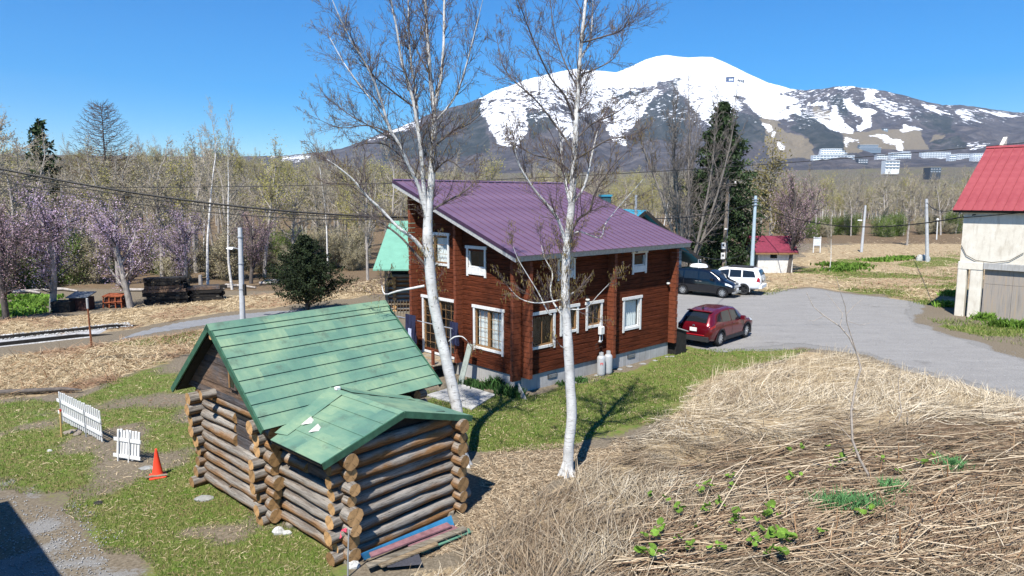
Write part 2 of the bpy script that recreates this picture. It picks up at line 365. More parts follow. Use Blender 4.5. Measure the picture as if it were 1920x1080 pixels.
# ------------------------------------------------------------ mountain, far beyond the valley
SKYL = [(-900, 292), (-300, 285), (0, 289), (300, 293), (480, 293), (520, 292), (560, 289), (600, 285), (640, 278), (680, 265), (720, 247), (760, 235), (800, 216), (840, 203), (880, 192), (905, 182), (925, 171), (950, 163), (985, 150), (1020, 141), (1060, 132), (1080, 129), (1100, 131), (1130, 133), (1155, 136), (1180, 126), (1210, 112), (1230, 106), (1250, 103), (1270, 106), (1290, 108), (1315, 106.5), (1335, 107), (1360, 117), (1400, 137), (1440, 155), (1480, 166), (1510, 169), (1540, 167), (1570, 162), (1600, 162), (1630, 166), (1660, 171), (1700, 180), (1740, 192), (1770, 197), (1800, 197), (1830, 200), (1860, 205), (1900, 210), (1960, 212), (2200, 235), (2900, 280)]
sx = np.array([p[0] for p in SKYL], float); sy = np.array([p[1] for p in SKYL], float)
pxs = np.concatenate([np.arange(-900, -40, 14), np.arange(-40, 1960, 2.0), np.arange(1960, 2900, 14)])
rd = np.stack([ray(a, b) for a, b in zip(pxs, np.interp(pxs, sx, sy))])
aztan = rd[:, 0]/rd[:, 1]; az = np.arctan(aztan); eltan = rd[:, 2]/np.hypot(rd[:, 0], rd[:, 1])
Rr = np.interp(pxs, [-900, 500, 700, 900, 1060, 1160, 1250, 1340, 1480, 1600, 1760, 1900, 2900], [4200, 4500, 4300, 4700, 5200, 6000, 6700, 6700, 6100, 5600, 5600, 6400, 6400])
NR = 150; R0 = 2700.
tt = np.concatenate([np.linspace(0, 1, NR-14)**.9, np.linspace(1.01, 1.25, 14)])
TT, AZ = np.meshgrid(tt, az, indexing='ij'); RR = R0 + (Rr-R0)[None, :]*TT
zr = CAMH + eltan*Rr; zb = float(gz(0, R0))-12
Zm = zb + (zr[None, :]-zb)*np.where(TT <= 1, TT**1.06, 1-1.6*(TT-1))
MX = RR*np.sin(AZ); MY = RR*np.cos(AZ)
u_ = AZ*5200
rid = 1-np.abs(2*fbm(u_+.25*RR, RR*.30, 620, 4, 51)-1); rid2 = 1-np.abs(2*fbm(u_-.2*RR, RR*.4, 210, 3, 52)-1)
env = np.clip(TT*(1-TT)*4, 0, 1); hgt = np.clip((zr-zb)/900, .08, 1)[None, :]
Zm = Zm - env*hgt*(210*(1-rid)+60*(1-rid2)) - np.where(TT < 1, 0, 0)
Zm = Zm + (fbm(u_, RR, 40, 2, 53)-.5)*7*(TT > .05)*np.where(Zm > 950, .25, 1)
PX, PY = topix(np.stack([MX, MY, Zm], -1)); JX = (fbm(u_, RR*.5, 170, 5, 81)-.5)*34; JY = (fbm(u_, RR*.5, 170, 5, 82)-.5)*24; PX = PX+JX; PY = PY+np.where(PY > 150, JY, JY*.4)
z3 = lambda L_: [(1500+a*.21875, 150+b*.21875) for a, b in L_]
SNOW = [(1.0, [(1150, 142), (1180, 124), (1210, 108), (1250, 98), (1290, 100), (1335, 98), (1400, 131), (1490, 166), (1450, 172), (1480, 178), (1500, 190), (1475, 206), (1440, 222), (1420, 205), (1405, 190), (1395, 178), (1370, 180), (1340, 168), (1310, 158), (1285, 150), (1265, 143), (1240, 148), (1200, 152)]),
        (.92, [(898, 184), (950, 158), (985, 146), (1020, 137), (1060, 126), (1100, 126), (1155, 131), (1200, 138), (1240, 152), (1225, 160), (1180, 160), (1140, 166), (1100, 172), (1020, 168), (960, 172), (930, 186)]),
        (.56, [(930, 185), (1000, 165), (1100, 165), (1180, 158), (1200, 170), (1160, 185), (1100, 200), (1010, 200), (960, 196)]),
        (.66, [(905, 190), (960, 188), (985, 200), (990, 240), (975, 278), (930, 275), (915, 240), (905, 215)]),
        (.56, [(1028, 200), (1060, 212), (1080, 262), (1050, 268), (1028, 235)]), (.60, [(1130, 215), (1160, 245), (1168, 275), (1140, 262), (1118, 225)]),
        (.60, [(1150, 205), (1230, 160), (1222, 192), (1175, 235), (1150, 245)]), (.55, [(1100, 180), (1150, 182), (1160, 205), (1120, 215), (1090, 205)]),
        (.68, [(1262, 148), (1300, 152), (1375, 172), (1395, 200), (1372, 228), (1330, 232), (1300, 210), (1282, 186)]),
        (1.0, [(1400, 183), (1412, 188), (1430, 208), (1470, 212), (1505, 200), (1498, 210), (1455, 224), (1432, 220), (1408, 205)]),
        (.85, z3([(100, 215), (200, 185), (240, 225), (180, 215), (120, 225)])), (.80, z3([(140, 325), (270, 330), (260, 195), (300, 200), (340, 300), (420, 380), (495, 430), (470, 450), (400, 445), (300, 430), (230, 400)])),
        (.95, z3([(365, 175), (430, 185), (650, 280), (610, 330), (600, 400), (545, 430), (515, 405), (500, 330), (440, 260)])), (.95, z3([(585, 105), (665, 115), (610, 190), (555, 190)])),
        (.75, z3([(280, 65), (450, 55), (640, 75), (665, 105), (590, 105)])), (.50, z3([(600, 200), (700, 130), (900, 230), (915, 350), (820, 305), (720, 265)])), (.95, z3([(860, 390), (1015, 435), (960, 452), (860, 458)])),
        (.8, z3([(1010, 200), (1110, 232), (1245, 302), (1150, 285), (1040, 232)])), (.52, z3([(1250, 265), (1400, 240), (1480, 300), (1560, 370), (1400, 330)])), (.85, z3([(1505, 238), (1640, 262), (1850, 300), (1700, 300), (1560, 268)])),
        (.95, z3([(615, 475), (665, 475), (745, 525), (868, 545), (882, 605), (850, 605), (838, 562), (715, 545)])), (.9, [(1432, 236), (1442, 236), (1456, 248), (1450, 251)]), (.9, [(1464, 263), (1470, 264), (1478, 276), (1472, 276)]), (.8, z3([(430, 515), (520, 545), (440, 560)])),
        (.45, [(505, 292), (545, 286), (600, 292), (560, 300), (510, 300)]), (.5, [(690, 262), (780, 226), (800, 222), (740, 252)]), (.5, z3([(1330, 540), (1500, 530), (1640, 540), (1480, 580)]))]
RUN = [(1.0, z3([(375, 445), (560, 440), (1020, 462), (1115, 605), (420, 605), (430, 540)])), (1.0, [(1425, 222), (1450, 222), (1462, 240), (1512, 262), (1535, 294), (1448, 296), (1440, 240)]), (.9, z3([(125, 235), (250, 250), (245, 335), (130, 325)])), (.7, z3([(1130, 455), (1240, 445), (1200, 490), (1110, 520)]))]
DARK = [(1.0, [(1495, 203), (1520, 212), (1560, 230), (1592, 270), (1592, 288), (1540, 282), (1500, 245), (1482, 228)]), (1.0, [(1265, 143), (1283, 188), (1290, 262), (1180, 268), (1178, 240), (1230, 190)]), (.9, [(1155, 168), (1215, 168), (1215, 185), (1190, 205), (1150, 182)]), (1.0, [(985, 212), (1030, 200), (1036, 235), (1000, 268)]), (.8, [(1395, 212), (1432, 218), (1442, 262), (1380, 275), (1345, 250)]), (.8, [(720, 262), (800, 222), (905, 190), (912, 285), (720, 300)]), (.8, z3([(900, 280), (1020, 290), (1300, 360), (1280, 430), (1060, 400), (920, 340)])), (.6, z3([(1200, 235), (1300, 240), (1450, 300), (1600, 330), (1420, 290)])), (.7, z3([(1130, 500), (1350, 470), (1420, 540), (1380, 620), (1120, 610)])), (.9, z3([(240, 150), (320, 125), (400, 200), (420, 330), (360, 300)])), (.7, [(1410, 183), (1432, 186), (1442, 208), (1420, 205)])]
def paint(regs, soft):
    o = np.zeros(PX.shape)
    for w_, pl in regs:
        xs = [p[0] for p in pl]; ys = [p[1] for p in pl]
        m = (PX > min(xs)-8) & (PX < max(xs)+8) & (PY > min(ys)-8) & (PY < max(ys)+8)
        if m.any():
            q = sdist(PX[m], PY[m], pl); o[m] = np.maximum(o[m], w_*sstep(-soft, soft*.5, q))
    return o
snow = paint(SNOW, 5.5); run = paint(RUN, 4.5); dark = paint(DARK, 6); thin = sstep(262, 215, PY)*sstep(880, 940, PX)*(.17+.26*fbm(u_+.3*RR, RR*.3, 330, 4, 93)); snow = np.maximum(snow, thin); snow = snow*(.80+.42*fbm(u_*1.0+RR*.2, RR*.25, 60, 3, 91)); dark = np.clip(dark+(fbm(u_+.3*RR, RR*.3, 260, 4, 92)-.56)*1.6, 0, 1)  # noise added to dark paints ravine shade among the dark woods
I = np.arange(MX.size).reshape(MX.shape); F = np.stack([I[:-1, :-1], I[:-1, 1:], I[1:, 1:], I[1:, :-1]], -1).reshape(-1, 4)
t = NT('mountain'); P = t.coords((.01, .01, .004)); cs = t.node('ShaderNodeSeparateColor'); t.ln(t.attr('zone'), cs.inputs[0])
na = t.noise(P, 2.6, 7, .72); nb = t.noise(P, 9, 6, .75); nc = t.noise(P, .8, 5, .6)
ns_ = t.noise(t.coords((.010, .010, .003)), .9, 9, .82, dist=.6); wood = t.ramp(ns_, [(.32, (.016, .017, .022)), (.46, (.048, .046, .053)), (.56, (.085, .078, .082)), (.70, (.17, .155, .15))])
wood = t.mix(t.ramp(nc, [(.4, (0, 0, 0)), (.65, (.8, .8, .8))]), wood, t.ramp(ns_, [(.34, (.025, .022, .025)), (.52, (.085, .072, .07)), (.68, (.17, .145, .13))]))
dk = t.ramp(ns_, [(.34, (.008, .014, .014)), (.50, (.030, .036, .034)), (.66, (.085, .082, .078))])
c = t.mix(t.ramp(t.math('ADD', cs.outputs[2], t.math('MULTIPLY', t.math('SUBTRACT', na, .5), 1.6)), [(.35, (0, 0, 0)), (.62, (1, 1, 1))]), wood, dk)
c = t.mix(t.ramp(t.math('ADD', cs.outputs[1], t.math('MULTIPLY', t.math('SUBTRACT', na, .5), 1.6)), [(.42, (0, 0, 0)), (.56, (1, 1, 1))]), c, t.ramp(nb, [(.3, (.13, .105, .07)), (.7, (.23, .19, .13))]))
c = t.mix(t.ramp(t.math('ADD', cs.outputs[0], t.math('MULTIPLY', t.math('SUBTRACT', na, .5), t.math('ADD', t.math('MULTIPLY', cs.outputs[0], t.math('MULTIPLY', t.math('SUBTRACT', 1.15, cs.outputs[0]), 9.0)), .35))), [(.47, (0, 0, 0)), (.56, (1, 1, 1))]), c, t.ramp(nc, [(.3, (.82, .84, .88)), (.7, (.93, .94, .96))]))
t.bump(nb, .5, 20)
link('mountain', npmesh('mountain', np.stack([MX, MY, Zm], -1).reshape(-1, 3), F, t.done(c, .9, spec=.1), smooth=True, attrs={'zone': np.stack([snow.ravel(), run.ravel(), dark.ravel()], 1)}), kind='structure')
def on_mountain(px, py):              # where a line of sight meets the slope
    j = int(np.argmin(np.abs(pxs-px))); d = ray(px, py); e = d[2]/math.hypot(d[0], d[1])
    el = (Zm[:, j]-CAMH)/RR[:, j]; k = int(np.argmax(el >= e)); k = k if el[k] >= e else int(np.argmax(el))
    return np.array([MX[k, j], MY[k, j], Zm[k, j]])
# ------------------------------------------------------------ materials of the buildings
def log_mat(name, base, grey, axis_scale):
    t = NT(name); v = t.coords(axis_scale); n = t.noise(v, 1.7, 7, .75); n2 = t.noise(t.coords((.7, .7, .7)), 1.4, 5, .65); fine = t.noise(v, 3.6, 6, .85)
    c = t.ramp(n, [(.25, tuple(k*.38 for k in base)), (.5, base), (.72, tuple(min(1, k*1.5) for k in base))])
    g = t.ramp(n, [(.28, tuple(k*.35 for k in grey)), (.5, grey), (.7, tuple(min(1, k*1.5) for k in grey))])
    oi = t.node('ShaderNodeObjectInfo'); s_ = t.math('ADD', n2, t.math('MULTIPLY', t.math('SUBTRACT', oi.outputs['Random'], .5), .30))
    if name == 'weathered_log':
        sp = t.node('ShaderNodeSeparateXYZ'); t.ln(t.node('ShaderNodeTexCoord').outputs['Object'], sp.inputs[0]); s_ = t.math('ADD', s_, t.math('MULTIPLY', t.math('SUBTRACT', sp.outputs[2], .03), 2.2))
    c = t.mix(t.ramp(s_, [(.34, (0, 0, 0)), (.56, (1, 1, 1))]), c, g)
    c = t.mix(t.ramp(fine, [(.33, (.95, .95, .95)), (.46, (0, 0, 0))]), c, tuple(k*.16 for k in base))
    c = t.mix(t.ramp(t.noise(t.coords(tuple(k*.8 for k in axis_scale)), .9, 6, .75), [(.36, (.8, .8, .8)), (.52, (0, 0, 0))]), c, tuple(k*.25 for k in base))
    t.bump(t.math('ADD', n, fine), 1.0, .03); return t.done(c, .9, spec=.1)
def end_mat(name, col):
    t = NT(name); tc = t.node('ShaderNodeTexCoord'); sp = t.node('ShaderNodeSeparateXYZ'); t.ln(tc.outputs['Object'], sp.inputs[0])
    r_ = t.math('SQRT', t.math('ADD', t.math('MULTIPLY', sp.outputs[1], sp.outputs[1]), t.math('MULTIPLY', sp.outputs[2], sp.outputs[2])))
    v = t.coords((1, 1, 1)); n = t.noise(v, 7, 4, .6); rings = t.math('SINE', t.math('MULTIPLY', t.math('ADD', r_, t.math('MULTIPLY', n, .11)), 330)); bl = t.noise(v, 3.2, 5, .7); an = t.math('ARCTAN2', sp.outputs[1], sp.outputs[2]); cr_ = t.math('ABSOLUTE', t.math('SINE', t.math('ADD', t.math('MULTIPLY', an, 1.5), t.math('MULTIPLY', n, 1.6))))
    c = t.ramp(t.math('ADD', t.math('MULTIPLY', rings, .10), t.math('ADD', t.math('MULTIPLY', n, .5), t.math('MULTIPLY', bl, .5))), [(.3, tuple(k*.55 for k in col)), (.5, col), (.7, tuple(min(1, k*1.3) for k in col))])
    c = t.mix(t.ramp(cr_, [(.02, (.9, .9, .9)), (.07, (0, 0, 0))]), c, (.04, .028, .018))
    oi = t.node('ShaderNodeObjectInfo'); hs = t.node('ShaderNodeHueSaturation'); t.ln(c, hs.inputs['Color']); t.ln(t.math('ADD', t.math('MULTIPLY', oi.outputs['Random'], .7), .5), hs.inputs['Value'])
    return t.done(hs.outputs[0], .85, spec=.1)
M_log = log_mat('weathered_log', (.25, .135, .06), (.27, .245, .215), (.6, 9, 9))
M_logend = end_mat('log_end_grain', (.43, .255, .115))
M_greyplank = log_mat('weathered_plank', (.19, .125, .085), (.095, .093, .10), (5, .5, 6))
def roof_green(name, row, w):
    t = NT(name); br = t.node('ShaderNodeTexBrick'); br.inputs['Scale'].default_value = 1; br.inputs['Mortar Size'].default_value = 0; br.inputs['Brick Width'].default_value = w; br.inputs['Row Height'].default_value = row
    br.inputs['Color1'].default_value = (0, 0, 0, 1); br.inputs['Color2'].default_value = (1, 1, 1, 1); br.offset = .37
    P = t.coords(); dn = t.noise(P, 3.2, 4, .6, 'Color'); mv = t.node('ShaderNodeVectorMath', operation='SCALE'); mv.inputs['Scale'].default_value = .16; t.ln(dn, mv.inputs[0])
    ad = t.node('ShaderNodeVectorMath', operation='ADD'); t.ln(P, ad.inputs[0]); t.ln(mv.outputs[0], ad.inputs[1]); t.ln(ad.outputs[0], br.inputs['Vector'])
    n = t.noise(P, .9, 5, .6); n2 = t.noise(P, 16, 6, .7); st = t.noise(t.coords((6, 1.2, 1.2)), 2, 5, .7)
    f = t.math('ADD', t.math('MULTIPLY', br.outputs[0], .20), t.math('ADD', t.math('MULTIPLY', n, .95), .06))
    c = t.ramp(f, [(.42, (.075, .155, .122)), (.54, (.105, .20, .145)), (.66, (.145, .24, .162)), (.80, (.21, .30, .185))])
    c = t.mix(t.ramp(st, [(.35, (.35, .35, .35)), (.65, (0, 0, 0))]), c, (.075, .185, .13))
    c = t.mix(t.ramp(n2, [(.66, (0, 0, 0)), (.74, (.7, .7, .7))]), c, (.33, .40, .32))
    c = t.mix(t.ramp(t.noise(P, 2.1, 7, .75), [(.54, (0, 0, 0)), (.66, (.6, .6, .6))]), c, (.075, .105, .075))
    t.bump(n2, .12, .01); return t.done(c, .62, spec=.35)
M_roofgreen = roof_green('faded_green_sheet', .2444, .62)
M_roofgreen2 = roof_green('faded_green_sheet_annex', .45, .46)
M_greentrim = simple('dark_green_trim', (.035, .10, .06), .6, .3)
M_black = simple('tarred_wood', (.02, .018, .016), .9, .4)
M_rawwood = log_mat('raw_plank', (.34, .25, .15), (.28, .25, .20), (1, 9, 9))
M_white = simple('white_paint', (.64, .64, .62), .6, .16, 5, (3, 3, 1), bump=.08)
M_concrete = None
t = NT('concrete'); P = t.coords(); n = t.noise(P, 1.5, 7, .65); s_ = t.noise(t.coords((7, 7, .5)), 1.5, 5, .65)
c = t.ramp(n, [(.3, (.30, .295, .28)), (.7, (.43, .425, .41))]); c = t.mix(t.ramp(s_, [(.5, (0, 0, 0)), (.75, (.6, .6, .6))]), c, (.17, .155, .13)); t.bump(t.noise(P, 40, 3, .7), .2, .01)
M_concrete = t.done(c, .9, spec=.15)
M_board = log_mat('stained_siding', (.118, .031, .0135), (.078, .022, .0105), (1.0, 1.0, 14))
M_stack = simple('stained_log_ends', (.155, .042, .018), .75, .35, 10)
t = NT('window_glass'); t.n.remove(t.b); gl = t.node('ShaderNodeBsdfGlossy'); gl.inputs['Roughness'].default_value = .03; gl.inputs['Color'].default_value = (.9, .95, 1, 1)
tr = t.node('ShaderNodeBsdfTransparent'); tr.inputs[0].default_value = (.82, .86, .86, 1); ms = t.node('ShaderNodeMixShader'); fr = t.node('ShaderNodeLayerWeight'); fr.inputs[0].default_value = .35
t.ln(t.math('ADD', t.math('MULTIPLY', t.math('POWER', fr.outputs['Facing'], 3.0), .7), .05), ms.inputs[0]); t.ln(tr.outputs[0], ms.inputs[1]); t.ln(gl.outputs[0], ms.inputs[2]); t.ln(ms.outputs[0], t.out.inputs[0]); M_glass = t.m
M_dglass = (lambda t: t.done((.012, .015, .018), .06, spec=.6))(NT('dark_glass'))
M_curtain = simple('lace_curtain', (.80, .82, .80), .9, .25, 14, (6, 6, 1))
M_brownwood = simple('brown_sash', (.24, .135, .06), .6, .3, 9)
M_seat = simple('fascia_wood', (.36, .36, .355), .8, .3, 3, (4, 4, 4))
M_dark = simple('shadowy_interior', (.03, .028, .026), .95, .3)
M_steel = simple('galvanised_steel', (.42, .44, .46), .45, .15, 5, metal=.5)

def log_obj(parent, p, L, rz, r0, r1, mats=None, n=11, seed=0, bow=.02):
    rr = random.Random(seed); k = max(5, int(L/.42)); b = MB()
    ph = rr.uniform(0, 6); pts, rad = [], []
    for i in range(k+1):
        x = L*i/k; f = i/k
        pts.append((x, bow*math.sin(f*3.1)*math.cos(ph)+rr.uniform(-.006, .006), bow*.5*math.sin(f*3.1+ph)+rr.uniform(-.004, .004))); rad.append((r0+(r1-r0)*f)*(1+rr.uniform(-.08, .07)))
    wob = [rr.uniform(-.07, .06) for _ in range(23)]
    b.tube(pts, rad, n, 0, True, 1, wob)
    for _ in range(rr.randint(0, 3)):                     # trimmed knots
        x = rr.uniform(.2, L-.2); a = rr.uniform(0, 6.28); b.lathe([(.0, -.01), (.035, 0), (.022, .018), (0, .024)], 6, (x, math.cos(a)*r0*.97, math.sin(a)*r0*.97), 0)
    o = b.build('log', mats or [M_log, M_logend], parent, smooth=True); o.location = p; o.rotation_euler = (0, 0, rz)
    for poly in o.data.polygons:
        if poly.material_index == 1: poly.use_smooth = False
    return o

# ------------------------------------------------------------ green roofed log cabin with its annex
cab = thing('log_cabin', 'weathered round-log cabin with faded green sheet roof and a low gabled annex', 'log cabin', CB.w(0, 0, 0), CB.rot)
rr = random.Random(5); sd_ = 100
d = .258
for i in range(9):                                   # gable walls (near and far) and side walls
    z = .20+d*i; r0, r1 = (.108+rr.uniform(0, .055)), (.105+rr.uniform(0, .045))
    if 5 <= i <= 7:
        log_obj(cab, (.40, -1.88, z), .92+rr.uniform(-.1, .1), math.pi/2, r0, r1, seed=sd_+i); log_obj(cab, (.40, -.18+rr.uniform(-.1, .1), z), 2.05, math.pi/2, r0, r1, seed=sd_+40+i)
    else: log_obj(cab, (.40, -1.84+rr.uniform(-.12, .12), z), 3.64+rr.uniform(-.1, .16), math.pi/2, r0, r1, seed=sd_+i)
    log_obj(cab, (4.15, -1.85, z), 3.7, math.pi/2, r1, r0, seed=sd_+80+i)
    for s_ in (-1, 1):
        log_obj(cab, (.14+rr.uniform(-.14, .08), s_*1.5, z-.128 if i else z-.10), 4.5, 0, .105+rr.uniform(0, .055), .12, seed=sd_+120+i*2+s_)
for y0, y1, zc in ((-1.0, -.1, 1.5), (-1.0, -.1, 1.75), (-1.0, -.1, 2.0)):   # boarded opening between the cut logs
    b = MB(); b.bbox(.36, .42, y0, y1, zc-.11, zc+.11, .008); b.build('plank', M_greyplank, cab)
b = MB(); b.box(.33, .37, -.95, -.3, 2.05, 2.16); b.build('lintel', M_black, cab)
for (a, y, z, L_, r0) in ((-.05, .55, 2.44, .6, .11), (.0, -.02, 3.86, .5, .10)):   # purlin stubs
    log_obj(cab, (a, y, z), L_, 0, r0, r0, seed=int(900+z*10))
zz = 2.36                                             # weathered gable boards
while zz < 3.86:
    h = .155; hw0, hw1 = (3.98-zz)/.818, max(.03, (3.98-zz-h)/.818)
    b = MB(); o_ = rr.uniform(-.008, .008); b.extr([(.25+o_, -hw0, zz), (.25+o_, hw0, zz), (.25+o_, hw1, zz+h-.006), (.25+o_, -hw1, zz+h-.006)], (.04, 0, 0)); b.build('plank', M_greyplank, cab); zz += h
b = MB(); hw0 = (3.98-2.30)/.818; b.extr([(4.15, -hw0, 2.30), (4.15, hw0, 2.30), (4.15, 0, 3.95)], (.04, 0, 0)); b.build('gable_boarding', M_greyplank, cab)
w = MB(); w.box(.19, .24, -.66, -.36, 2.72, 3.26); win = w.build('window', M_greyplank, cab)
w = MB(); w.box(.182, .188, -.61, -.41, 2.78, 3.20); w.build('pane', M_dglass, win); w = MB(); w.box(.17, .187, -.43, -.38, 2.75, 3.23); w.build('sash', M_brownwood, win)
def slope_sheet(a0, a1, s0, s1, side, mb, lift0, lift1, th=.008, ridge=(0, 4.07), dirv=(2.2, -1.8)):
    L_ = math.hypot(*dirv); dy, dz = dirv[0]/L_, dirv[1]/L_; ny_, nz_ = -dz, dy
    def P_(a, s, o): return (a, side*(ridge[0]+dy*s+ny_*o), ridge[1]+dz*s+nz_*o)
    q = [P_(a0, s1, lift1-th), P_(a1, s1, lift1-th), P_(a1, s0, lift0-th), P_(a0, s0, lift0-th), P_(a0, s1, lift1), P_(a1, s1, lift1), P_(a1, s0, lift0), P_(a0, s0, lift0)]
    mb.hexa(q if side < 0 else [q[i] for i in (1, 0, 3, 2, 5, 4, 7, 6)])
SL = math.hypot(2.2, 1.8)
for side in (-1, 1):
    b = MB(); slope_sheet(0.03, 4.55, .03, SL-.03, side, b, -.01, -.01, .07); b.build('roof_deck', M_black, cab)
    for i in range(9):
        b = MB(); e = rr.uniform(-.008, .008); slope_sheet(-.02+e, 4.60+e, SL*i/9-.012, SL*(i+1)/9+.012, side, b, .004, .03); b.build('roof_sheet', M_roofgreen, cab)
    for a_ in (-.05, 4.60): b = MB(); slope_sheet(a_, a_+.035, 0, SL+.02, side, b, .038, .038, .13); b.build('bargeboard', M_greentrim, cab)
b = MB()
for side in (-1, 1): slope_sheet(-.06, 4.64, -.015, .17, side, b, .05, .042, .02)
b.build('ridge_cap', M_roofgreen, cab)
for a in (.55, 4.1):
    for y in (-1.45, 1.45): b = MB(); b.bbox(a-.18, a+.18, y-.17, y+.17, -.12, .11, .02); b.build('footing_stone', M_concrete, cab)

b = MB(); b.box(.42, 4.1, -1.44, 1.44, -.1, 2.3); b.build('gap_shade_box', M_dark, cab)  # added dark box, makes the gaps between the logs read as shadow
# annex
AR, ZR, AE = 1.87, 2.62, 1.83                        # ridge line, its height, half width of the roof
dz_ = .26
rr = random.Random(12)
for i in range(8):
    z = .17+dz_*i
    for nm, p, L_, rz in (('l', (.62, -4.25+rr.uniform(-.10, .08), z), 2.55, math.pi/2), ('r', (3.38, -4.30+rr.uniform(-.05, .05), z), 2.5, math.pi/2)):
        if nm == 'l' and i in (5, 6):
            log_obj(cab, p, .75, rz, .13, .13, seed=300+i); log_obj(cab, (.62, -2.75, z), .95, rz, .12, .12, seed=340+i)
        else: log_obj(cab, p, L_, rz, .105+rr.uniform(0, .065), .11+rr.uniform(0, .045), seed=300+i+(50 if nm == 'r' else 0))
    if i < 8: log_obj(cab, (.33+rr.uniform(-.1, .08), -3.97, z-.13 if i else z-.07), 3.40, 0, .104+rr.uniform(0, .04), .104+rr.uniform(0, .04), seed=400+i, bow=.035)
for zc in (1.50, 1.72): b = MB(); b.bbox(.58, .64, -3.55, -2.78, zc-.1, zc+.1, .01); b.build('plank', M_greyplank, cab)
log_obj(cab, (.42, -3.97, 2.10), 3.0, 0, .12, .11, seed=430)
b = MB(); b.extr([(.62, -3.93, 2.1), (3.2, -3.93, 2.1), (3.2, -3.93, 2.28), (AR, -3.93, 2.55), (.62, -3.93, 2.28)], (0, .04, 0)); b.build('gable_boarding', M_black, cab)
b = MB(); b.box(.66, 3.30, -3.93, -1.75, -.1, 2.2); b.build('gap_shade_box', M_dark, cab)  # same added box, puts shadow behind the annex log gaps
SA = math.hypot(AE, .52)
def mainz(bb): return 4.07+.818*bb
for side in (-1, 1):
    n_ = 4
    for i in range(n_):
        x0, x1 = AE*i/n_, AE*(i+1)/n_+.02; pts = []
        z0, z1 = ZR-.284*x0+.012, ZR-.284*x1+.03
        bk0, bk1 = (z0-4.07)/.818-.03, max((z1-4.07)/.818-.03, -2.5)
        a0, a1 = AR+side*x0, AR+side*x1
        e = rr.uniform(-.006, .006)
        top = [(a0, -4.22+e, z0), (a1, -4.22+e, z1), (a1, bk1, z1), (a0, bk0, z0)]
        if side < 0: top = top[::-1]
        b = MB(); b.hexa([(p[0], p[1], p[2]-.01) for p in top]+top); b.build('roof_sheet', M_roofgreen2, cab)
    b = MB(); a0, a1 = AR, AR+side*(AE-.02); q = [(a0, -4.2, ZR-.01), (a1, -4.2, ZR-.51), (a1, -2.35, ZR-.51), (a0, -1.85, ZR-.01)]
    q = q if side > 0 else q[::-1]; b.hexa([(p[0], p[1], p[2]-.07) for p in q]+q); b.build('roof_deck', M_black, cab)
    b = MB(); b.beam((AR, -4.235, ZR-.03), (AR+side*AE, -4.235, ZR-.55), .03, .13); b.build('bargeboard', M_greentrim, cab)
    # valley flashing
    x0, x1 = .05, AE*.93
    q = [(AR+side*x0, (ZR-.284*x0+.03-4.07)/.818+.05, ZR-.284*x0+.075), (AR+side*x1, (ZR-.284*x1+.03-4.07)/.818+.03, ZR-.284*x1+.06), (AR+side*(x1-.1), (ZR-.284*x1-4.07)/.818-.25, ZR-.284*(x1-.1)+.032), (AR+side*.12, (ZR-4.07)/.818-.5, ZR+.012)]
    b = MB(); b.quad(*q); b.build('valley_flashing', M_roofgreen, cab)
b = MB(); b.extr([(AR-.12, -4.23, ZR-.005), (AR, -4.23, ZR+.035), (AR+.12, -4.23, ZR-.005)], (0, 2.3, 0)); b.build('ridge_cap', M_roofgreen2, cab)
for (a, y, s_) in ((.72, -2.62, 1.), (.62, -3.05, .95)):   # torn sheet edges curling up
    z = ZR-.284*(AR-a)+.035; b = MB(); b.tri((a-.14*s_, y+.03, z), (a+.05*s_, y-.05, z), (a+.13*s_, y+.10, z+.09)); b.tri((a+.05*s_, y-.05, z), (a+.16*s_, y+.02, z+.01), (a+.13*s_, y+.10, z+.09))
    b.build('torn_flap', simple('torn_sheet_back', (.55, .52, .47), .7, .2), cab)
b = MB(); b.bbox(AR-.06, AR+.05, -1.98, -1.88, ZR+.03, ZR+.09, .01); b.build('ridge_stop', M_white, cab)
for a, y in ((.62, -4.05), (3.2, -4.0), (3.2, -2.2), (.62, -2.0)): b = MB(); b.lathe([(.15, -.12), (.14, .07), (.12, .09)], 9, (a, y, 0)); b.build('footing_post', M_rawwood, cab)

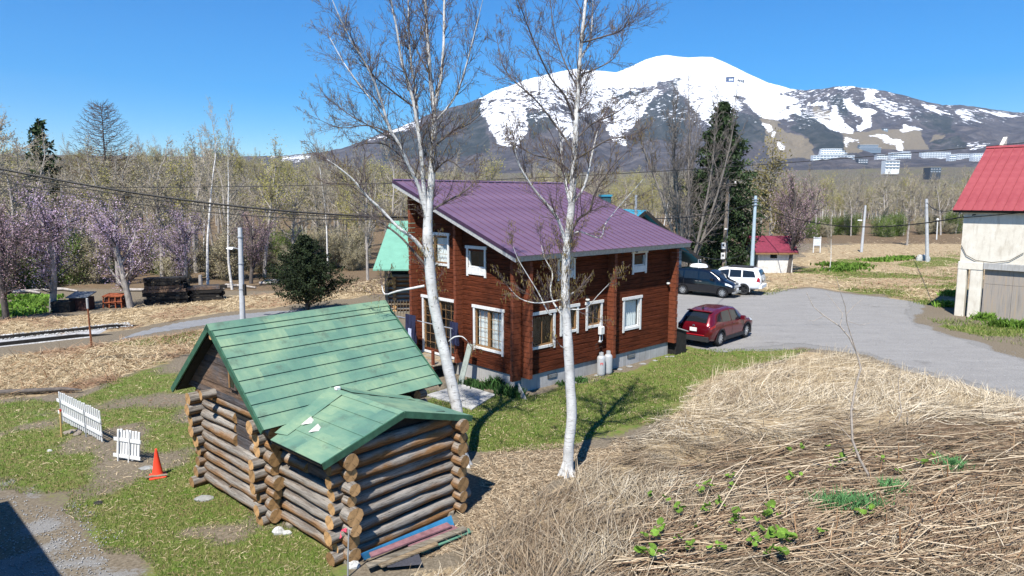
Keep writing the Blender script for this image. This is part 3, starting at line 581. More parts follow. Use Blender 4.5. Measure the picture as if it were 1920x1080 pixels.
# ------------------------------------------------------------ red-brown log house
house = thing('log_house', 'red-brown log house with purple standing-seam shed roof and white window frames', 'house', HS.w(0, 0, 0), HS.rot)
LA, WB, SLOPE = 8.9, 6.25, .356
def zroof(b_): return 4.90+SLOPE*(b_+.57)
pR = lambda s, z, d_: (s, -d_, z)                     # right wall, outward is -b
pL = lambda s, z, d_: (-d_, s, z)                     # gable wall, outward is -a
pB = lambda s, z, d_: (LA+d_, s, z)
pF = lambda s, z, d_: (s, WB+d_, z)
def pbox(mb, pl, s0, s1, z0, z1, d0, d1, mi=0):
    mb.hexa([pl(s0, z0, d1), pl(s1, z0, d1), pl(s1, z0, d0), pl(s0, z0, d0), pl(s0, z1, d1), pl(s1, z1, d1), pl(s1, z1, d0), pl(s0, z1, d0)], mi)
def board_wall(pl, L_, z0, ztop, opens, name='wall_boards', bh=.186, parent=house, mat=None):
    b = MB(); z = z0
    while True:
        z1 = z+bh; lo = 0.0; hi = L_
        ss = np.linspace(0, L_, 200); ok = ztop(ss) > z+bh*.5
        if not ok.any(): break
        lo, hi = ss[ok].min(), ss[ok].max()
        cuts = sorted((max(lo, o[0]), min(hi, o[1])) for o in opens if o[2] < z+bh*.5 < o[3]); cur = lo; iv = []
        for c0, c1 in cuts:
            if c0 > cur: iv.append((cur, c0))
            cur = max(cur, c1)
        if cur < hi: iv.append((cur, hi))
        for s0, s1 in iv:
            pr = [(-.12, z+.001), (0, z+.001), (.02, z+.018), (.02, z1-.02), (0, z1-.002), (-.12, z1-.002)]
            n0 = len(b.v); b._add([pl(s0, zz_, dd) for dd, zz_ in pr]+[pl(s1, zz_, dd) for dd, zz_ in pr], [tuple(range(5, -1, -1)), tuple(range(6, 12))]+[(i, (i+1) % 6, 6+(i+1) % 6, 6+i) for i in range(6)])
        z = z1
    return b.build(name, mat or M_board, parent, kind='stuff')
WR = dict(kitchen=(.50, 1.56, 1.56, 2.70), slim=(2.02, 2.82, 1.93, 2.78), slim2=(3.44, 4.20, 1.95, 2.78), tall=(5.68, 6.68, 1.56, 2.72), upper=(6.22, 6.98, 3.88, 4.56), upper2=(1.85, 2.6, 3.98, 4.58))
WL = dict(living=(.98, 2.46, 1.32, 2.76), upsmall=(1.92, 2.83, 4.07, 4.93), upbig=(4.08, 4.98, 4.26, 5.34), door=(3.62, 5.70, .66, 2.80))
flat = lambda s: np.full(np.shape(s), 4.86)
board_wall(pR, LA, .565, flat, list(WR.values())); board_wall(pL, WB, .565, lambda s: zroof(s)-.13, list(WL.values()))
board_wall(pB, WB, .565, lambda s: zroof(s)-.13, []); board_wall(pF, LA, .565, lambda s: np.full(np.shape(s), zroof(WB)-.1), [])
b = MB()
for (x0, x1, y0, y1) in ((.04, LA-.04, .04, .16), (.04, LA-.04, WB-.16, WB-.04), (.04, .16, .163, WB-.163), (LA-.16, LA-.04, .163, WB-.163)): b.box(x0, x1, y0, y1, -.2, .56)
b.build('foundation', M_concrete, house)
for s0 in (1.35, 6.02):
    b = MB(); pbox(b, pR, s0, s0+.5, .27, .43, -.035, -.02); v = b.build('vent', M_dark, house)
    b = MB(); [pbox(b, pR, s0+.04, s0+.46, .29+k*.035, .305+k*.035, -.02, -.005) for k in range(4)]; b.build('louvre', M_steel, v)
b = MB(); b.box(.2, LA-.2, .2, WB-.2, .5, .56); b.build('floor_slab', M_dark, house)
def stack(pl, s0, s1, out, z0, z1, name='log_end_stack'):
    b = MB(); z = z0
    while z < z1-.05:
        e = random.uniform(-.015, .015); q = MB()
        pbox(b, pl, s0, s1, z+.006, min(z+.176, z1), -.0, out+e); z += .186
    b.build(name, M_stack, house, kind='stuff')
stack(pR, 0.02, .16, .40, .565, 4.66); stack(pR, 4.60, 4.75, .36, .565, 4.66); stack(pR, LA-.14, LA+.01, .36, .565, 4.66)
stack(pL, .02, .16, .38, .47, 4.78); stack(pL, 3.20, 3.34, .34, .565, 5.9); stack(pL, WB-.14, WB+.01, .34, .565, 6.9)
def window(pl, rect, style, parent=house):
    s0, s1, z0, z1 = rect; b = MB(); lw = .10
    pbox(b, pl, s0-lw, s0, z0-.16, z1-.002, .0, .05); pbox(b, pl, s1, s1+lw, z0-.16, z1-.002, .0, .05)
    pbox(b, pl, s0-lw-.05, s1+lw+.05, z1, z1+.11, .0, .065); pbox(b, pl, s0+.002, s1-.002, z0-.09, z0, .0, .045)
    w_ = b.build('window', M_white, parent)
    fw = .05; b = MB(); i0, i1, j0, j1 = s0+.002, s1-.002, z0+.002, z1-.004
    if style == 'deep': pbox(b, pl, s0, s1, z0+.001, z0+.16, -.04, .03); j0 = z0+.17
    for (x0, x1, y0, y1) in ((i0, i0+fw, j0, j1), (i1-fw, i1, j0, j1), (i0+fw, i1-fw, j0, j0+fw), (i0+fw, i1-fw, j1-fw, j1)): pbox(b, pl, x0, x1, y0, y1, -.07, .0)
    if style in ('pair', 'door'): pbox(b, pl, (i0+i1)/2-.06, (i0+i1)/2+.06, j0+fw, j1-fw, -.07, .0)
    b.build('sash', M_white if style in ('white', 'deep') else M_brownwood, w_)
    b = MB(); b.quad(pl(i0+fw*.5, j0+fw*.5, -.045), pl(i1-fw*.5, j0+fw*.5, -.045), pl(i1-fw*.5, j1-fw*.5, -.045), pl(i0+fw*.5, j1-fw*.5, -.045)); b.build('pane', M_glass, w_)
    b = MB()
    if style in ('pair', 'door'):
        hw = (i1-i0)/2
        for c0 in (i0, i0+hw):
            for k in range(1, 3): pbox(b, pl, c0+hw*k/3-.008, c0+hw*k/3+.008, j0+fw, j1-fw, -.038, -.025)
            nr = 4 if style == 'pair' else 6
            for k in range(1, nr): pbox(b, pl, c0+fw, c0+hw-.03, j0+(j1-j0)*k/nr-.008, j0+(j1-j0)*k/nr+.008, -.036, -.027)
    elif style == 'split': pbox(b, pl, (i0+i1)/2-.012, (i0+i1)/2+.012, j0+fw, j1-fw, -.038, -.02)
    elif style == 'grid':
        for k in (1, 2): pbox(b, pl, i0+fw, i1-fw, j0+(j1-j0)*k/3-.008, j0+(j1-j0)*k/3+.008, -.038, -.025)
    if b.v: b.build('muntin', M_brownwood, w_)
    b = MB(); pbox(b, pl, s0-.15, s1+.15, z0-.1, z1+.1, -.62, -.6); b.build('dark_room_panel', M_dark, w_)  # near-black panel stands in for the unlit room
    if style in ('pair', 'white', 'grid'):
        b = MB(); n_ = 26
        for c0, c1 in (((i0+.05, i0+(i1-i0)*.45), (i0+(i1-i0)*.55, i1-.05)) if style == 'pair' else ((i0+.06, i1-.06),)):
            for k in range(n_):
                f0, f1 = c0+(c1-c0)*k/n_, c0+(c1-c0)*(k+1)/n_; e0, e1 = .025*math.sin(k*1.7), .025*math.sin((k+1)*1.7)
                b.quad(pl(f0, j0+.04, -.13+e0), pl(f1, j0+.04, -.13+e1), pl(f1, j1-.1, -.13+e1), pl(f0, j1-.1, -.13+e0))
        b.build('curtain', M_curtain, w_)
    return w_
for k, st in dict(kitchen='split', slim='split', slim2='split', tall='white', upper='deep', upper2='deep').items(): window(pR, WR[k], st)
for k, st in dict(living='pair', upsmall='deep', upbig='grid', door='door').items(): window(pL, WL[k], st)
# roof: deck, fascias, standing-seam panels
A0, A1, B0, B1 = -.735, LA+.60, -.57, WB+.42
def rp(a, b_, o): n_ = math.hypot(1, SLOPE); return (a, b_-o*SLOPE/n_, zroof(b_)+o/n_)
def roofslab(mb, a0, a1, b0, b1, o0, o1): mb.hexa([rp(a0, b0, o0), rp(a1, b0, o0), rp(a1, b1, o0), rp(a0, b1, o0), rp(a0, b0, o1), rp(a1, b0, o1), rp(a1, b1, o1), rp(a0, b1, o1)])
b = MB(); roofslab(b, A0+.04, A1-.04, B0+.04, B1-.04, -.16, -.012); b.build('roof_deck', simple('soffit_boards', (.055, .035, .025), .9, .4, 4), house)
for a in np.arange(A0+.35, A1-.2, .9): b = MB(); roofslab(b, a-.05, a+.05, B0+.06, .0, -.30, -.162); b.build('rafter', M_black, house); b = MB(); roofslab(b, a-.05, a+.05, WB, B1-.06, -.30, -.162); b.build('rafter', M_black, house)
for a in (A0, A1-.038): b = MB(); roofslab(b, a, a+.038, B0, B1, -.24, -.012); b.build('bargeboard', M_seat, house)
for y in (B0, B1-.038): b = MB(); roofslab(b, A0+.04, A1-.04, y, y+.038, -.22, -.012); b.build('fascia', M_seat, house)
t = NT('purple_steel'); n = t.noise(t.coords((1, 1, 1)), 1.2, 4, .5); sc_ = t.noise(t.coords((1, 14, 1)), 2, 5, .7); c = t.ramp(t.math('ADD', t.math('MULTIPLY', n, .7), t.math('MULTIPLY', sc_, .3)), [(.35, (.115, .066, .108)), (.65, (.155, .094, .145))])
M_purple = t.done(c, .42, spec=.5)
NPAN = 25; pw = (A1-A0)/NPAN; b = MB(); n_ = math.hypot(1, SLOPE)
roofslab(b, 0, pw-.003, B0-.03, B1+.02, -.010, .0); roofslab(b, pw-.028, pw-.006, B0-.03, B1+.02, .0005, .034)
pm = b.mesh('roof_panel', M_purple)
for i in range(NPAN): link('roof_panel', pm, house, (A0+i*pw, 0, 0))
b = MB(); roofslab(b, A0-.012, A1+.012, B1-.10, B1+.03, .036, .05); b.build('ridge_cap', M_purple, house)
b = MB(); roofslab(b, A0-.016, A0+.0, B0-.02, B1+.02, -.10, .02); b.build('roof_edge', simple('dark_edge', (.05, .025, .05), .5), house)
# outside lamps
for s0, z0 in ((8.57, 3.2), (3.36, 3.02)):
    b = MB(); b.lathe([(.03, 0), (.05, .02), (.05, .06), (.03, .07)], 10, (s0, -.09, z0)); b.box(s0-.02, s0+.02, -.06, -.02, z0+.02, z0+.12); l_ = b.build('wall_lamp', M_black, house)
    b = MB(); b.lathe([(.02, -.10), (.075, -.06), (.08, -.02), (.05, .0)], 12, (s0, -.09, z0)); b.build('lamp_globe', M_white, l_)
b = MB(); b.extr([(-.42, -.28, -.02), (-.42, -.72, -.02), (-.42, -.30, .50)], (.03, 0, 0)); b.build('corner_board', M_concrete, house)
# back porch by the glazed door
for k in range(6): b = MB(); b.bbox(-1.15+k*.19, -.98+k*.19, 3.55, 5.8, .50, .54, .006); b.build('deck_board', M_rawwood, house)
for k, (x0, z0) in enumerate(((-1.45, .34), (-1.75, .18))): b = MB(); b.bbox(x0, x0+.28, 3.7, 4.9, z0, z0+.045, .006); b.build('porch_step', M_rawwood, house)
b = MB(); b.box(-1.1, -.06, 3.6, 5.75, .36, .498); b.build('deck_frame', M_black, house)
for y in (3.62, 4.95, 5.72): b = MB(); b.bbox(-1.14, -1.04, y, y+.1, -.1, 1.1, .01); b.build('deck_post', M_stack, house)

# ------------------------------------------------------------ red roofed garage
gar = thing('garage', 'cream rendered two-storey garage with red sheet metal roof and weathered shutter', 'garage', GA.w(0, 0, 0), GA.rot)
t = NT('cream_render'); P = t.coords(); n = t.noise(P, 1.3, 6, .65); n2 = t.noise(t.coords((3, 3, .6)), 1.4, 6, .7); sp = t.node('ShaderNodeSeparateXYZ'); t.ln(t.node('ShaderNodeTexCoord').outputs['Object'], sp.inputs[0])
c = t.ramp(n, [(.3, (.56, .51, .42)), (.6, (.68, .64, .55))]); c = t.mix(t.ramp(n2, [(.52, (0, 0, 0)), (.78, (.7, .7, .7))]), c, (.33, .27, .20))
t.bump(t.noise(P, 20, 4, .7), .25, .01); M_render = t.done(c, .9, spec=.1)
bG = lambda px, py: GA.pa(px, py)[1]
zG = lambda px, py: GA.pa(px, py)[2]
bl = bG(1805, 430); zE = zG(1805, 398); zM = zG(1805, 490); bp0, bp1, bs = bG(1813, 560), bG(1838, 560), bG(1840, 560)
b = MB(); b.box(.0, 7.0, -9, bl, zM, zE+.25); b.extr([(.02, bl-.25, zE+.2), (7.0, bl-.25, zE+.2), (7.0, bl-.25, zE+4.6)], (0, .2, 0)); b.build('upper_wall', M_render, gar)
b = MB(); b.box(.25, 7.0, -9, bs-.05, -.3, zM-.003); b.build('lower_wall', M_render, gar)
cl0, cl1 = bG(1790, 590)-.02, bG(1806, 590)
b = MB(); b.bbox(-.06, .40, cl1, cl0+.05, -.3, zM-.003, .03); b.build('column', M_render, gar); b = MB(); b.bbox(-.05, .24, bp1, bp0-.05, -.3, zM-.42, .03); b.build('column', M_render, gar)
b = MB(); b.bbox(-.08, .3, bp1+.0, cl0+.06, zM-.42, zM-.004, .03); b.build('lintel_beam', M_render, gar)
b = MB(); b.bbox(-.10, .24, -9, bp1-.02, zM-.36, zM-.004, .02); b.build('shutter_hood', M_concrete, gar)
t = NT('old_shutter'); n = t.noise(t.coords((1, 6, .35)), 2, 6, .7); c = t.ramp(n, [(.3, (.20, .18, .16)), (.5, (.31, .275, .24)), (.7, (.36, .27, .18))]); M_shut = t.done(c, .7)
for k in range(5):
    b = MB(); zt = zM-.36; b.box(.10, .13, bs-.02-(k+1)*1.35, bs-.02-k*1.35-.012, .10, zt*.70); b.build('shutter_panel', M_shut, gar)
    b = MB(); b.box(.10, .13, bs-.02-(k+1)*1.35, bs-.02-k*1.35-.012, zt*.70+.015, zt-.02); b.build('shutter_panel', M_shut, gar)
b = MB(); b.box(.05, .24, -9, bp1-.02, -.2, .095); b.build('sill', M_concrete, gar)
# roof slopes away from the eave
re = bG(1790, 392); EO = .45; zeave = zG(1800, 393)-.02; rise = .62; RL = 5.6
M_redroof = (lambda t: t.done(t.ramp(t.noise(t.coords(), 2.2, 6, .6), [(.3, (.23, .040, .047)), (.7, (.31, .070, .075))]), .55, spec=.35))(NT('red_sheet'))
def gp(a, y, o): k = math.hypot(1, rise); return (a-o*rise/k, y, zeave+(a+EO)*rise+o/k)
def gslab(mb, a0, a1, y0, y1, o0, o1): mb.hexa([gp(a0, y1, o0), gp(a0, y0, o0), gp(a1, y0, o0), gp(a1, y1, o0), gp(a0, y1, o1), gp(a0, y0, o1), gp(a1, y0, o1), gp(a1, y1, o1)])
b = MB(); gslab(b, -EO+.03, RL, -9, re-.02, -.18, -.012); b.build('roof_deck', M_black, gar)
npn = 22; y = re
b = MB(); gslab(b, -EO, RL+.05, -.475, 0, -.010, 0); gslab(b, -EO, RL+.05, -.475, -.445, .001, .03); pm = b.mesh('roof_panel', M_redroof)
for i in range(npn): link('roof_panel', pm, gar, (0, re-i*.479, 0))
b = MB(); gslab(b, RL-.1, RL+.12, -9.5, re+.02, .035, .06); b.build('ridge_cap', M_redroof, gar)
b = MB(); b.hexa([(RL+.1, -9, zeave+.2), (RL+6, -9, zeave), (RL+6, re-.2, zeave), (RL+.1, re-.2, zeave+.2), (RL+.05, -9, gp(RL, 0, 0)[2]), (RL+.1, -9, gp(RL, 0, 0)[2]), (RL+.1, re-.2, gp(RL, 0, 0)[2]), (RL+.05, re-.2, gp(RL, 0, 0)[2])]); b.build('back_roof', M_redroof, gar)
for pts in ([(1803, 460), (1812, 478), (1830, 488), (1860, 492), (1893, 489), (1920, 474)], [(1807, 408), (1860, 404), (1925, 398)]):
    b = MB(); b.tube([(-.06, GA.pa(*p)[1], GA.pa(*p)[2]) for p in pts], .018, 5); b.build('cable', M_black, gar)

# ------------------------------------------------------------ other buildings
def gable_house(name, label, cat, x, y, yaw, hw, dep, ze, zr_, wall, roof, trim, over=.5, sheets=0):
    F_ = Frame(x, y, yaw); h = thing(name, label, cat, F_.w(0, 0), F_.rot)     # local X runs along the ridge away, Y across (+ is left)
    b = MB(); b.extr([(0, -hw, -.3), (0, hw, -.3), (0, hw, ze), (0, 0, zr_), (0, -hw, ze)], (dep, 0, 0)); b.build('wall', wall, h)
    k = (zr_-ze)/hw; th = .12
    for s_ in (-1, 1):
        b = MB(); yo = hw+over; q = [(-over, s_*yo, ze-over*k), (dep+over, s_*yo, ze-over*k), (dep+over, 0, zr_), (-over, 0, zr_)]
        if s_ > 0: q = q[::-1]
        b.hexa([(p[0], p[1], p[2]+.02) for p in q]+[(p[0], p[1], p[2]+.02+th) for p in q]); b.build('roof', roof, h)
        b = MB(); b.beam((-over-.03, 0, zr_+.03), (-over-.03, s_*yo, ze-over*k+.03), .05, .22); b.build('bargeboard', trim, h)
    return h, F_
M_bluewall = simple('pale_blue_siding', (.27, .31, .335), .7, .15, 3)
M_blueroof = simple('blue_sheet_roof', (.04, .25, .36), .5, .15, 3)
M_greywood = simple('grey_trim', (.40, .40, .38), .8, .2)
M_gableshade = simple('gable_shade_tone', (.06, .055, .05), .85, .3, 4)  # dark tone paints in the shade under the station house's deep overhang
nb, NF = gable_house('station_house', 'pale blue sided house with blue roof behind the purple-roofed house', 'house', 9.35, 51.0, R(-9), 3.45, 11, 2.9, 5.75, M_gableshade, M_blueroof, M_black, 1.5)
def on_nb(px, py): q = NF.pa(px, py); return q[1], q[2]
y1, z1 = on_nb(1268, 508); y0, z0 = on_nb(1284, 528)
b = MB(); b.box(-.03, .0, -3.2, -2.4, 1.5, 2.4); w_ = b.build('window', M_white, nb); b = MB(); b.box(-.045, -.032, -3.1, -2.5, 1.56, 2.34); b.build('pane', M_dglass, w_)
b = MB(); [b.box(-.02, .0, -3.42, 3.42, k*.22, k*.22+.2) for k in range(13)]; b.build('siding_boards', M_bluewall, nb, kind='stuff')
p = NF.l(D(1192, 400, 47.5)); b = MB(); b.tube([(p[0], p[1], p[2]-1), (p[0], p[1], p[2]+1.25)], .085, 8); b.build('flue_pipe', M_steel, nb)
p = NF.l(D(1135, 380, 52)); b = MB(); b.box(p[0]-.35, p[0]+.35, p[1]-.35, p[1]+.35, p[2]-1.6, p[2]+.45); ch = b.build('chimney', simple('teal_cladding', (.03, .085, .10), .6), nb); b = MB(); b.box(p[0]-.42, p[0]+.42, p[1]-.42, p[1]+.42, p[2]+.451, p[2]+.6); b.build('chimney_cap', M_blueroof, ch)
p = NF.pa(1314, 515); b = MB(); b.box(-.09, -.02, -3.4, -3.22, 1.8, 2.1); b.build('meter_box', M_white, nb)
# green roofed log cottage
gcx, gcy = -7.5, 40.2
GCF = Frame(gcx, gcy, R(90)); gc = thing('log_cottage', 'small log cottage with bright green roof behind the left end of the house', 'cottage', (gcx, gcy, 0))
M_greenroof2 = simple('bright_green_sheet', (.15, .33, .24), .5, .10, 2)
b = MB(); q = [(-.45, -1.1, 2.72), (9, -1.1, 2.72), (9, 4.8, 5.28), (-.45, 4.8, 5.28)]; b.hexa([(p[0], p[1], p[2]-.08) for p in q]+q); b.build('roof', M_greenroof2, gc)
b = MB(); q = [(-.45, 4.85, 5.28), (9, 4.85, 5.28), (9, 10.6, 2.8), (-.45, 10.6, 2.8)]; b.hexa([(p[0], p[1], p[2]-.08) for p in q]+q); b.build('roof', M_greenroof2, gc)
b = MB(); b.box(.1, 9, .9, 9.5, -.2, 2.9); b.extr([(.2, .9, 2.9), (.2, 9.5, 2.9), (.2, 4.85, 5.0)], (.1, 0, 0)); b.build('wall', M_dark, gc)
for i in range(9): log_obj(gc, (.06, .55, .18+.245*i), 8, 0, .13, .125, seed=700+i)
for i in range(9): log_obj(gc, (.5, .3, .06+.245*i), 6, math.pi/2, .12, .12, seed=720+i)
for x in (.05, 2.0): b = MB(); b.bbox(x-.1, x+.1, .25, .42, -.1, 2.62, .015); b.build('corner_post', M_rawwood, gc)
b = MB(); b.box(2.35, 3.15, .36, .42, 1.2, 2.35); w_ = b.build('window', M_white, gc); b = MB(); b.box(2.45, 3.05, .345, .358, 1.3, 2.25); b.build('pane', M_dglass, w_)
# red roofed shed
sp_ = G(1420, 512); SHF = Frame(sp_[0], sp_[1], R(90)); sh = thing('shed', 'small white walled shed with dark red roof behind the white car', 'shed', (sp_[0], sp_[1], 0))
M_redshed = simple('dark_red_sheet', (.17, .026, .048), .6, .3, 6)
M_whitewall = simple('flaking_whitewash', (.62, .60, .56), .85, .25, 3)
b = MB(); b.extr([(0, 0, -.2), (0, 3.4, -.2), (0, 3.4, 2.0), (0, 1.7, 3.1), (0, 0, 2.0)], (3.15, 0, 0)); b.build('wall', M_whitewall, sh)
for y0, z0, y1, z1 in ((-.35, 1.85, 1.7, 3.18), (3.75, 1.85, 1.7, 3.18)):
    q = [(-.35, y0, z0), (3.5, y0, z0), (3.5, y1, z1), (-.35, y1, z1)]
    if y0 > y1: q = q[::-1]
    b = MB(); b.hexa([(p[0], p[1], p[2]) for p in q]+[(p[0], p[1], p[2]+.1) for p in q]); b.build('roof', M_redshed, sh)
b = MB(); b.box(-.36, 3.5, -.37, -.33, 1.72, 1.86); b.build('fascia', M_brownwood, sh); b = MB(); b.box(1.1, 1.7, -.03, -.005, 1.35, 1.75); b.build('window', M_dglass, sh)
b = MB(); b.box(3.16, 3.19, .5, 1.5, -.1, 1.8); b.build('door', M_dark, sh)
# the house that stands beside the camera and throws its shadow into the corner
sc0 = G(16, 939); hh = 5.0; k = hh/math.tan(R(SUN_EL)); cx, cy = sc0[0]-k*math.sin(R(SHADOW_AZ)), sc0[1]-k*math.cos(R(SHADOW_AZ))
e1 = np.array([.72, -.694]); e2 = np.array([-.694, -.72])
nbh = thing('neighbouring_house', 'house beside the viewpoint whose dark shadow falls across the lower left gravel', 'house', (cx, cy, 0), math.atan2(e1[1], e1[0]))
b = MB(); b.box(.5, 7.5, -8.5, -.5, -.2, hh-.1); b.build('wall', M_bluewall, nbh); b = MB(); b.box(0, 8, -9, 0, hh-.1+.003, hh); b.extr([(0, -9, hh+.003), (0, 0, hh+.003), (0, -4.5, hh+1.0)], (8, 0, 0)); b.build('roof', M_redshed, nbh)
# ------------------------------------------------------------ vegetation
def bark(name, col, var=.4, scale=8): return simple(name, col, .9, var, scale, (1, 1, .35), .4)
M_twig = simple('grey_brown_twigs', (.33, .285, .23), .9, .35, 2, bump=0, rand=.18)
M_twigd = simple('dark_twigs', (.115, .088, .085), .9, .3, 3, bump=0)
M_trunk = bark('grey_bark', (.32, .29, .26)); M_trunkd = bark('dark_bark', (.10, .085, .075))
t = NT('birch_bark'); P = t.coords((1, 1, 1)); n = t.noise(t.coords((4, 4, 26)), 1.6, 5, .65); n2 = t.noise(P, 2.4, 5, .65); n3 = t.noise(t.coords((9, 9, 5)), 1.2, 4, .6)
c = t.ramp(n2, [(.3, (.36, .355, .34)), (.62, (.58, .58, .565))]); c = t.mix(t.ramp(n, [(.56, (0, 0, 0)), (.66, (.85, .85, .85))]), c, (.20, .18, .165)); c = t.mix(t.ramp(n3, [(.66, (0, 0, 0)), (.72, (.95, .95, .95))]), c, (.06, .055, .05))
t.bump(n, .3, .01); M_birch = t.done(c, .8, spec=.15)
M_birchfar = simple('pale_birch_bark', (.60, .58, .55), .85, .4, 3, (1, 1, 5), bump=0)
def leafmat(name, col, var=.3, sss=.25, scale=1.3, rand=.12):
    t = NT(name); n = t.noise(t.coords(), scale, 4, .65); lo = tuple(k*(1-var) for k in col); hi = tuple(min(1, k*(1+var)) for k in col); c = t.ramp(n, [(.3, lo), (.7, hi)])
    oi = t.node('ShaderNodeObjectInfo'); hs = t.node('ShaderNodeHueSaturation'); t.ln(c, hs.inputs['Color']); t.ln(t.math('ADD', t.math('MULTIPLY', oi.outputs['Random'], 2*rand), 1-rand), hs.inputs['Value'])
    tl = t.node('ShaderNodeBsdfTranslucent'); t.ln(hs.outputs[0], tl.inputs[0]); ms = t.node('ShaderNodeMixShader'); ms.inputs[0].default_value = sss
    t.done(hs.outputs[0], .75, spec=.2); t.ln(t.b.outputs[0], ms.inputs[1]); t.ln(tl.outputs[0], ms.inputs[2]); t.ln(ms.outputs[0], t.out.inputs[0]); return t.m
M_bud = leafmat('yellow_green_buds', (.40, .365, .11)); M_bud2 = leafmat('olive_buds', (.36, .32, .20)); M_lime = leafmat('fresh_green_leaves', (.13, .19, .04))
M_pink = leafmat('mauve_blossom', (.56, .42, .55), .3, .35); M_pink2 = leafmat('dusky_pink_blossom', (.42, .28, .32), .3, .3); M_spruce = leafmat('spruce_needles', (.032, .054, .020), .55, .1, 1.0); M_yew = leafmat('yew_needles', (.023, .035, .013), .6, .08, 1.6)
M_catkin = leafmat('birch_catkins', (.36, .27, .09), .35, .3); M_rusty = leafmat('rusty_olive_leaves', (.21, .18, .07), .4, .2, 1.0)
def nrm(v): return v/max(1e-9, float(np.linalg.norm(v)))
class Tree:
    def __init__(s, seed): s.r = np.random.default_rng(seed); s.a = []; s.tips = []     # a: p0 p1 r0 r1 level
    def branch(s, p, d, L, r0, lvl, prm):
        q = prm[lvl]; n = q['n']; p = np.array(p, float); d = nrm(np.array(d, float)); r1 = max(r0*q.get('taper', .25), .0); st = L/n; last = lvl == len(prm)-1
        pts = [p]; rad = [r0]
        for i in range(n):
            d = nrm(d + s.r.normal(0, q['wob'], 3) + np.array([0, 0, q.get('up', 0)])); p = p+d*st
            pts.append(p); rad.append(r0+(r1-r0)*((i+1)/n)); s.a.append((pts[-2], p, rad[-2], rad[-1], lvl))
            if not last:
                f = (i+1)/n
                if f >= q.get('from', .2):
                    k = q['kids']; k = int(k)+(s.r.random() < k-int(k))
                    for _ in range(k):
                        ang = R(q['ang']*s.r.uniform(.65, 1.25)); az_ = s.r.uniform(0, 2*math.pi)
                        x = nrm(np.cross(d, [.3, .2, 1.] if abs(d[2]) < .9 else [1, .1, 0])); y = np.cross(d, x)
                        dd = d*math.cos(ang)+(x*math.cos(az_)+y*math.sin(az_))*math.sin(ang)
                        kl = L*q['len']*s.r.uniform(.6, 1.15)*(1-q.get('cone', .45)*f); s.branch(p-d*st*s.r.random(), dd, kl, rad[-1]*q['thin'], lvl+1, prm)
        if last: s.tips.append((pts[-1], d))
        else:
            s.branch(p, d, L*q['len']*.6, rad[-1], lvl+1, prm)
        return pts, rad
    def mesh(s, name, lv, mat, rmin=0.0, n=3, extra=None):
        A = [x for x in s.a if x[4] in lv]
        P0 = np.array([x[0] for x in A]); P1 = np.array([x[1] for x in A]); R0_ = np.maximum([x[2] for x in A], rmin); R1_ = np.maximum([x[3] for x in A], rmin*.7)
        V, F_ = segs_mesh(P0, P1, R0_, R1_, n); mats = [mat]; mi = np.zeros(len(F_), int)
        if extra is not None:
            V2, F2, m2 = extra; mi = np.concatenate([mi, np.ones(len(F2), int)]); F_ = np.concatenate([F_, F2+len(V)]); V = np.concatenate([V, V2]); mats.append(m2)
        return npmesh(name, V, F_, mats, mi)
def leaf_quads(P, size, r_, hang=0.0, asp=.5):
    n = len(P); d = r_.normal(0, 1, (n, 3)); d[:, 2] -= hang; d /= np.linalg.norm(d, axis=1, keepdims=True); e = np.cross(d, r_.normal(0, 1, (n, 3))); e /= np.maximum(np.linalg.norm(e, axis=1, keepdims=True), 1e-6)
    s_ = (size*r_.uniform(.6, 1.3, n))[:, None]; w_ = s_*asp*.5
    V = np.stack([P, P+d*s_*.5+e*w_, P+d*s_, P+d*s_*.5-e*w_], 1).reshape(-1, 3); F_ = np.arange(4*n).reshape(n, 4); return V, F_
def tips_leaves(T, per, spread, size, mat, hang=0, asp=.5):
    tp = np.array([x[0] for x in T.tips]); P = np.repeat(tp, per, 0); P = P+T.r.normal(0, spread, P.shape); V, F_ = leaf_quads(P, size, T.r, hang, asp); return V, F_, mat
PB = lambda ang0=52: [dict(n=9, wob=.05, up=.03, kids=2.4, ang=ang0, len=.42, thin=.55, **{'from': .34}, taper=.22, cone=.55), dict(n=5, wob=.12, up=.08, kids=2.2, ang=45, len=.42, thin=.6, **{'from': .2}, taper=.3), dict(n=3, wob=.16, up=.05, kids=2.4, ang=42, len=.50, thin=.65, **{'from': .2}, taper=.4), dict(n=2, wob=.2, up=.04, taper=.5)]
def tree_proto(seed, H, r0, prm, mtrunk, mtwig, leaf=None, rmin=.012, lvt=(0, 1), stems=1):
    T = Tree(seed)
    for k in range(stems):
        a = 2*math.pi*k/max(stems, 1)+T.r.uniform(0, 1); l_ = 0.0 if stems == 1 else T.r.uniform(.22, .42)
        T.branch((0.12*math.cos(a)*(stems > 1), .12*math.sin(a)*(stems > 1), -.3), (math.cos(a)*l_+T.r.normal(0, .04), math.sin(a)*l_+T.r.normal(0, .04), 1), H*T.r.uniform(.88, 1.0)*.72, r0, 0, prm)
    mt = T.mesh('trunk', lvt, mtrunk, .02, 6); ex = None
    if leaf: ex = tips_leaves(T, leaf[0], leaf[1], leaf[2], leaf[3], leaf[4] if len(leaf) > 4 else 0)
    return mt, T.mesh('crown', tuple(set(range(4))-set(lvt)), mtwig, rmin, 3, ex), float(np.percentile([x[1][2] for x in T.a], 99.3))
PROT = {}
for i in range(3): PROT['bare', i] = tree_proto(20+i, 12, .16, PB(50+6*i), M_trunk, M_twig, (1, .15, .10, M_bud2))
for i in range(3): PROT['bud', i] = tree_proto(40+i, 12, .15, PB(46), M_trunk, M_twig, (2, .24, .12, M_bud))
for i in range(2):
    q = PB(40); q[0]['kids'] = 2.0; q[0]['from'] = .42; PROT['birch', i] = tree_proto(60+i, 14, .14, q, M_birchfar, M_twig, (1, .15, .09, M_bud2), .011, (0,))
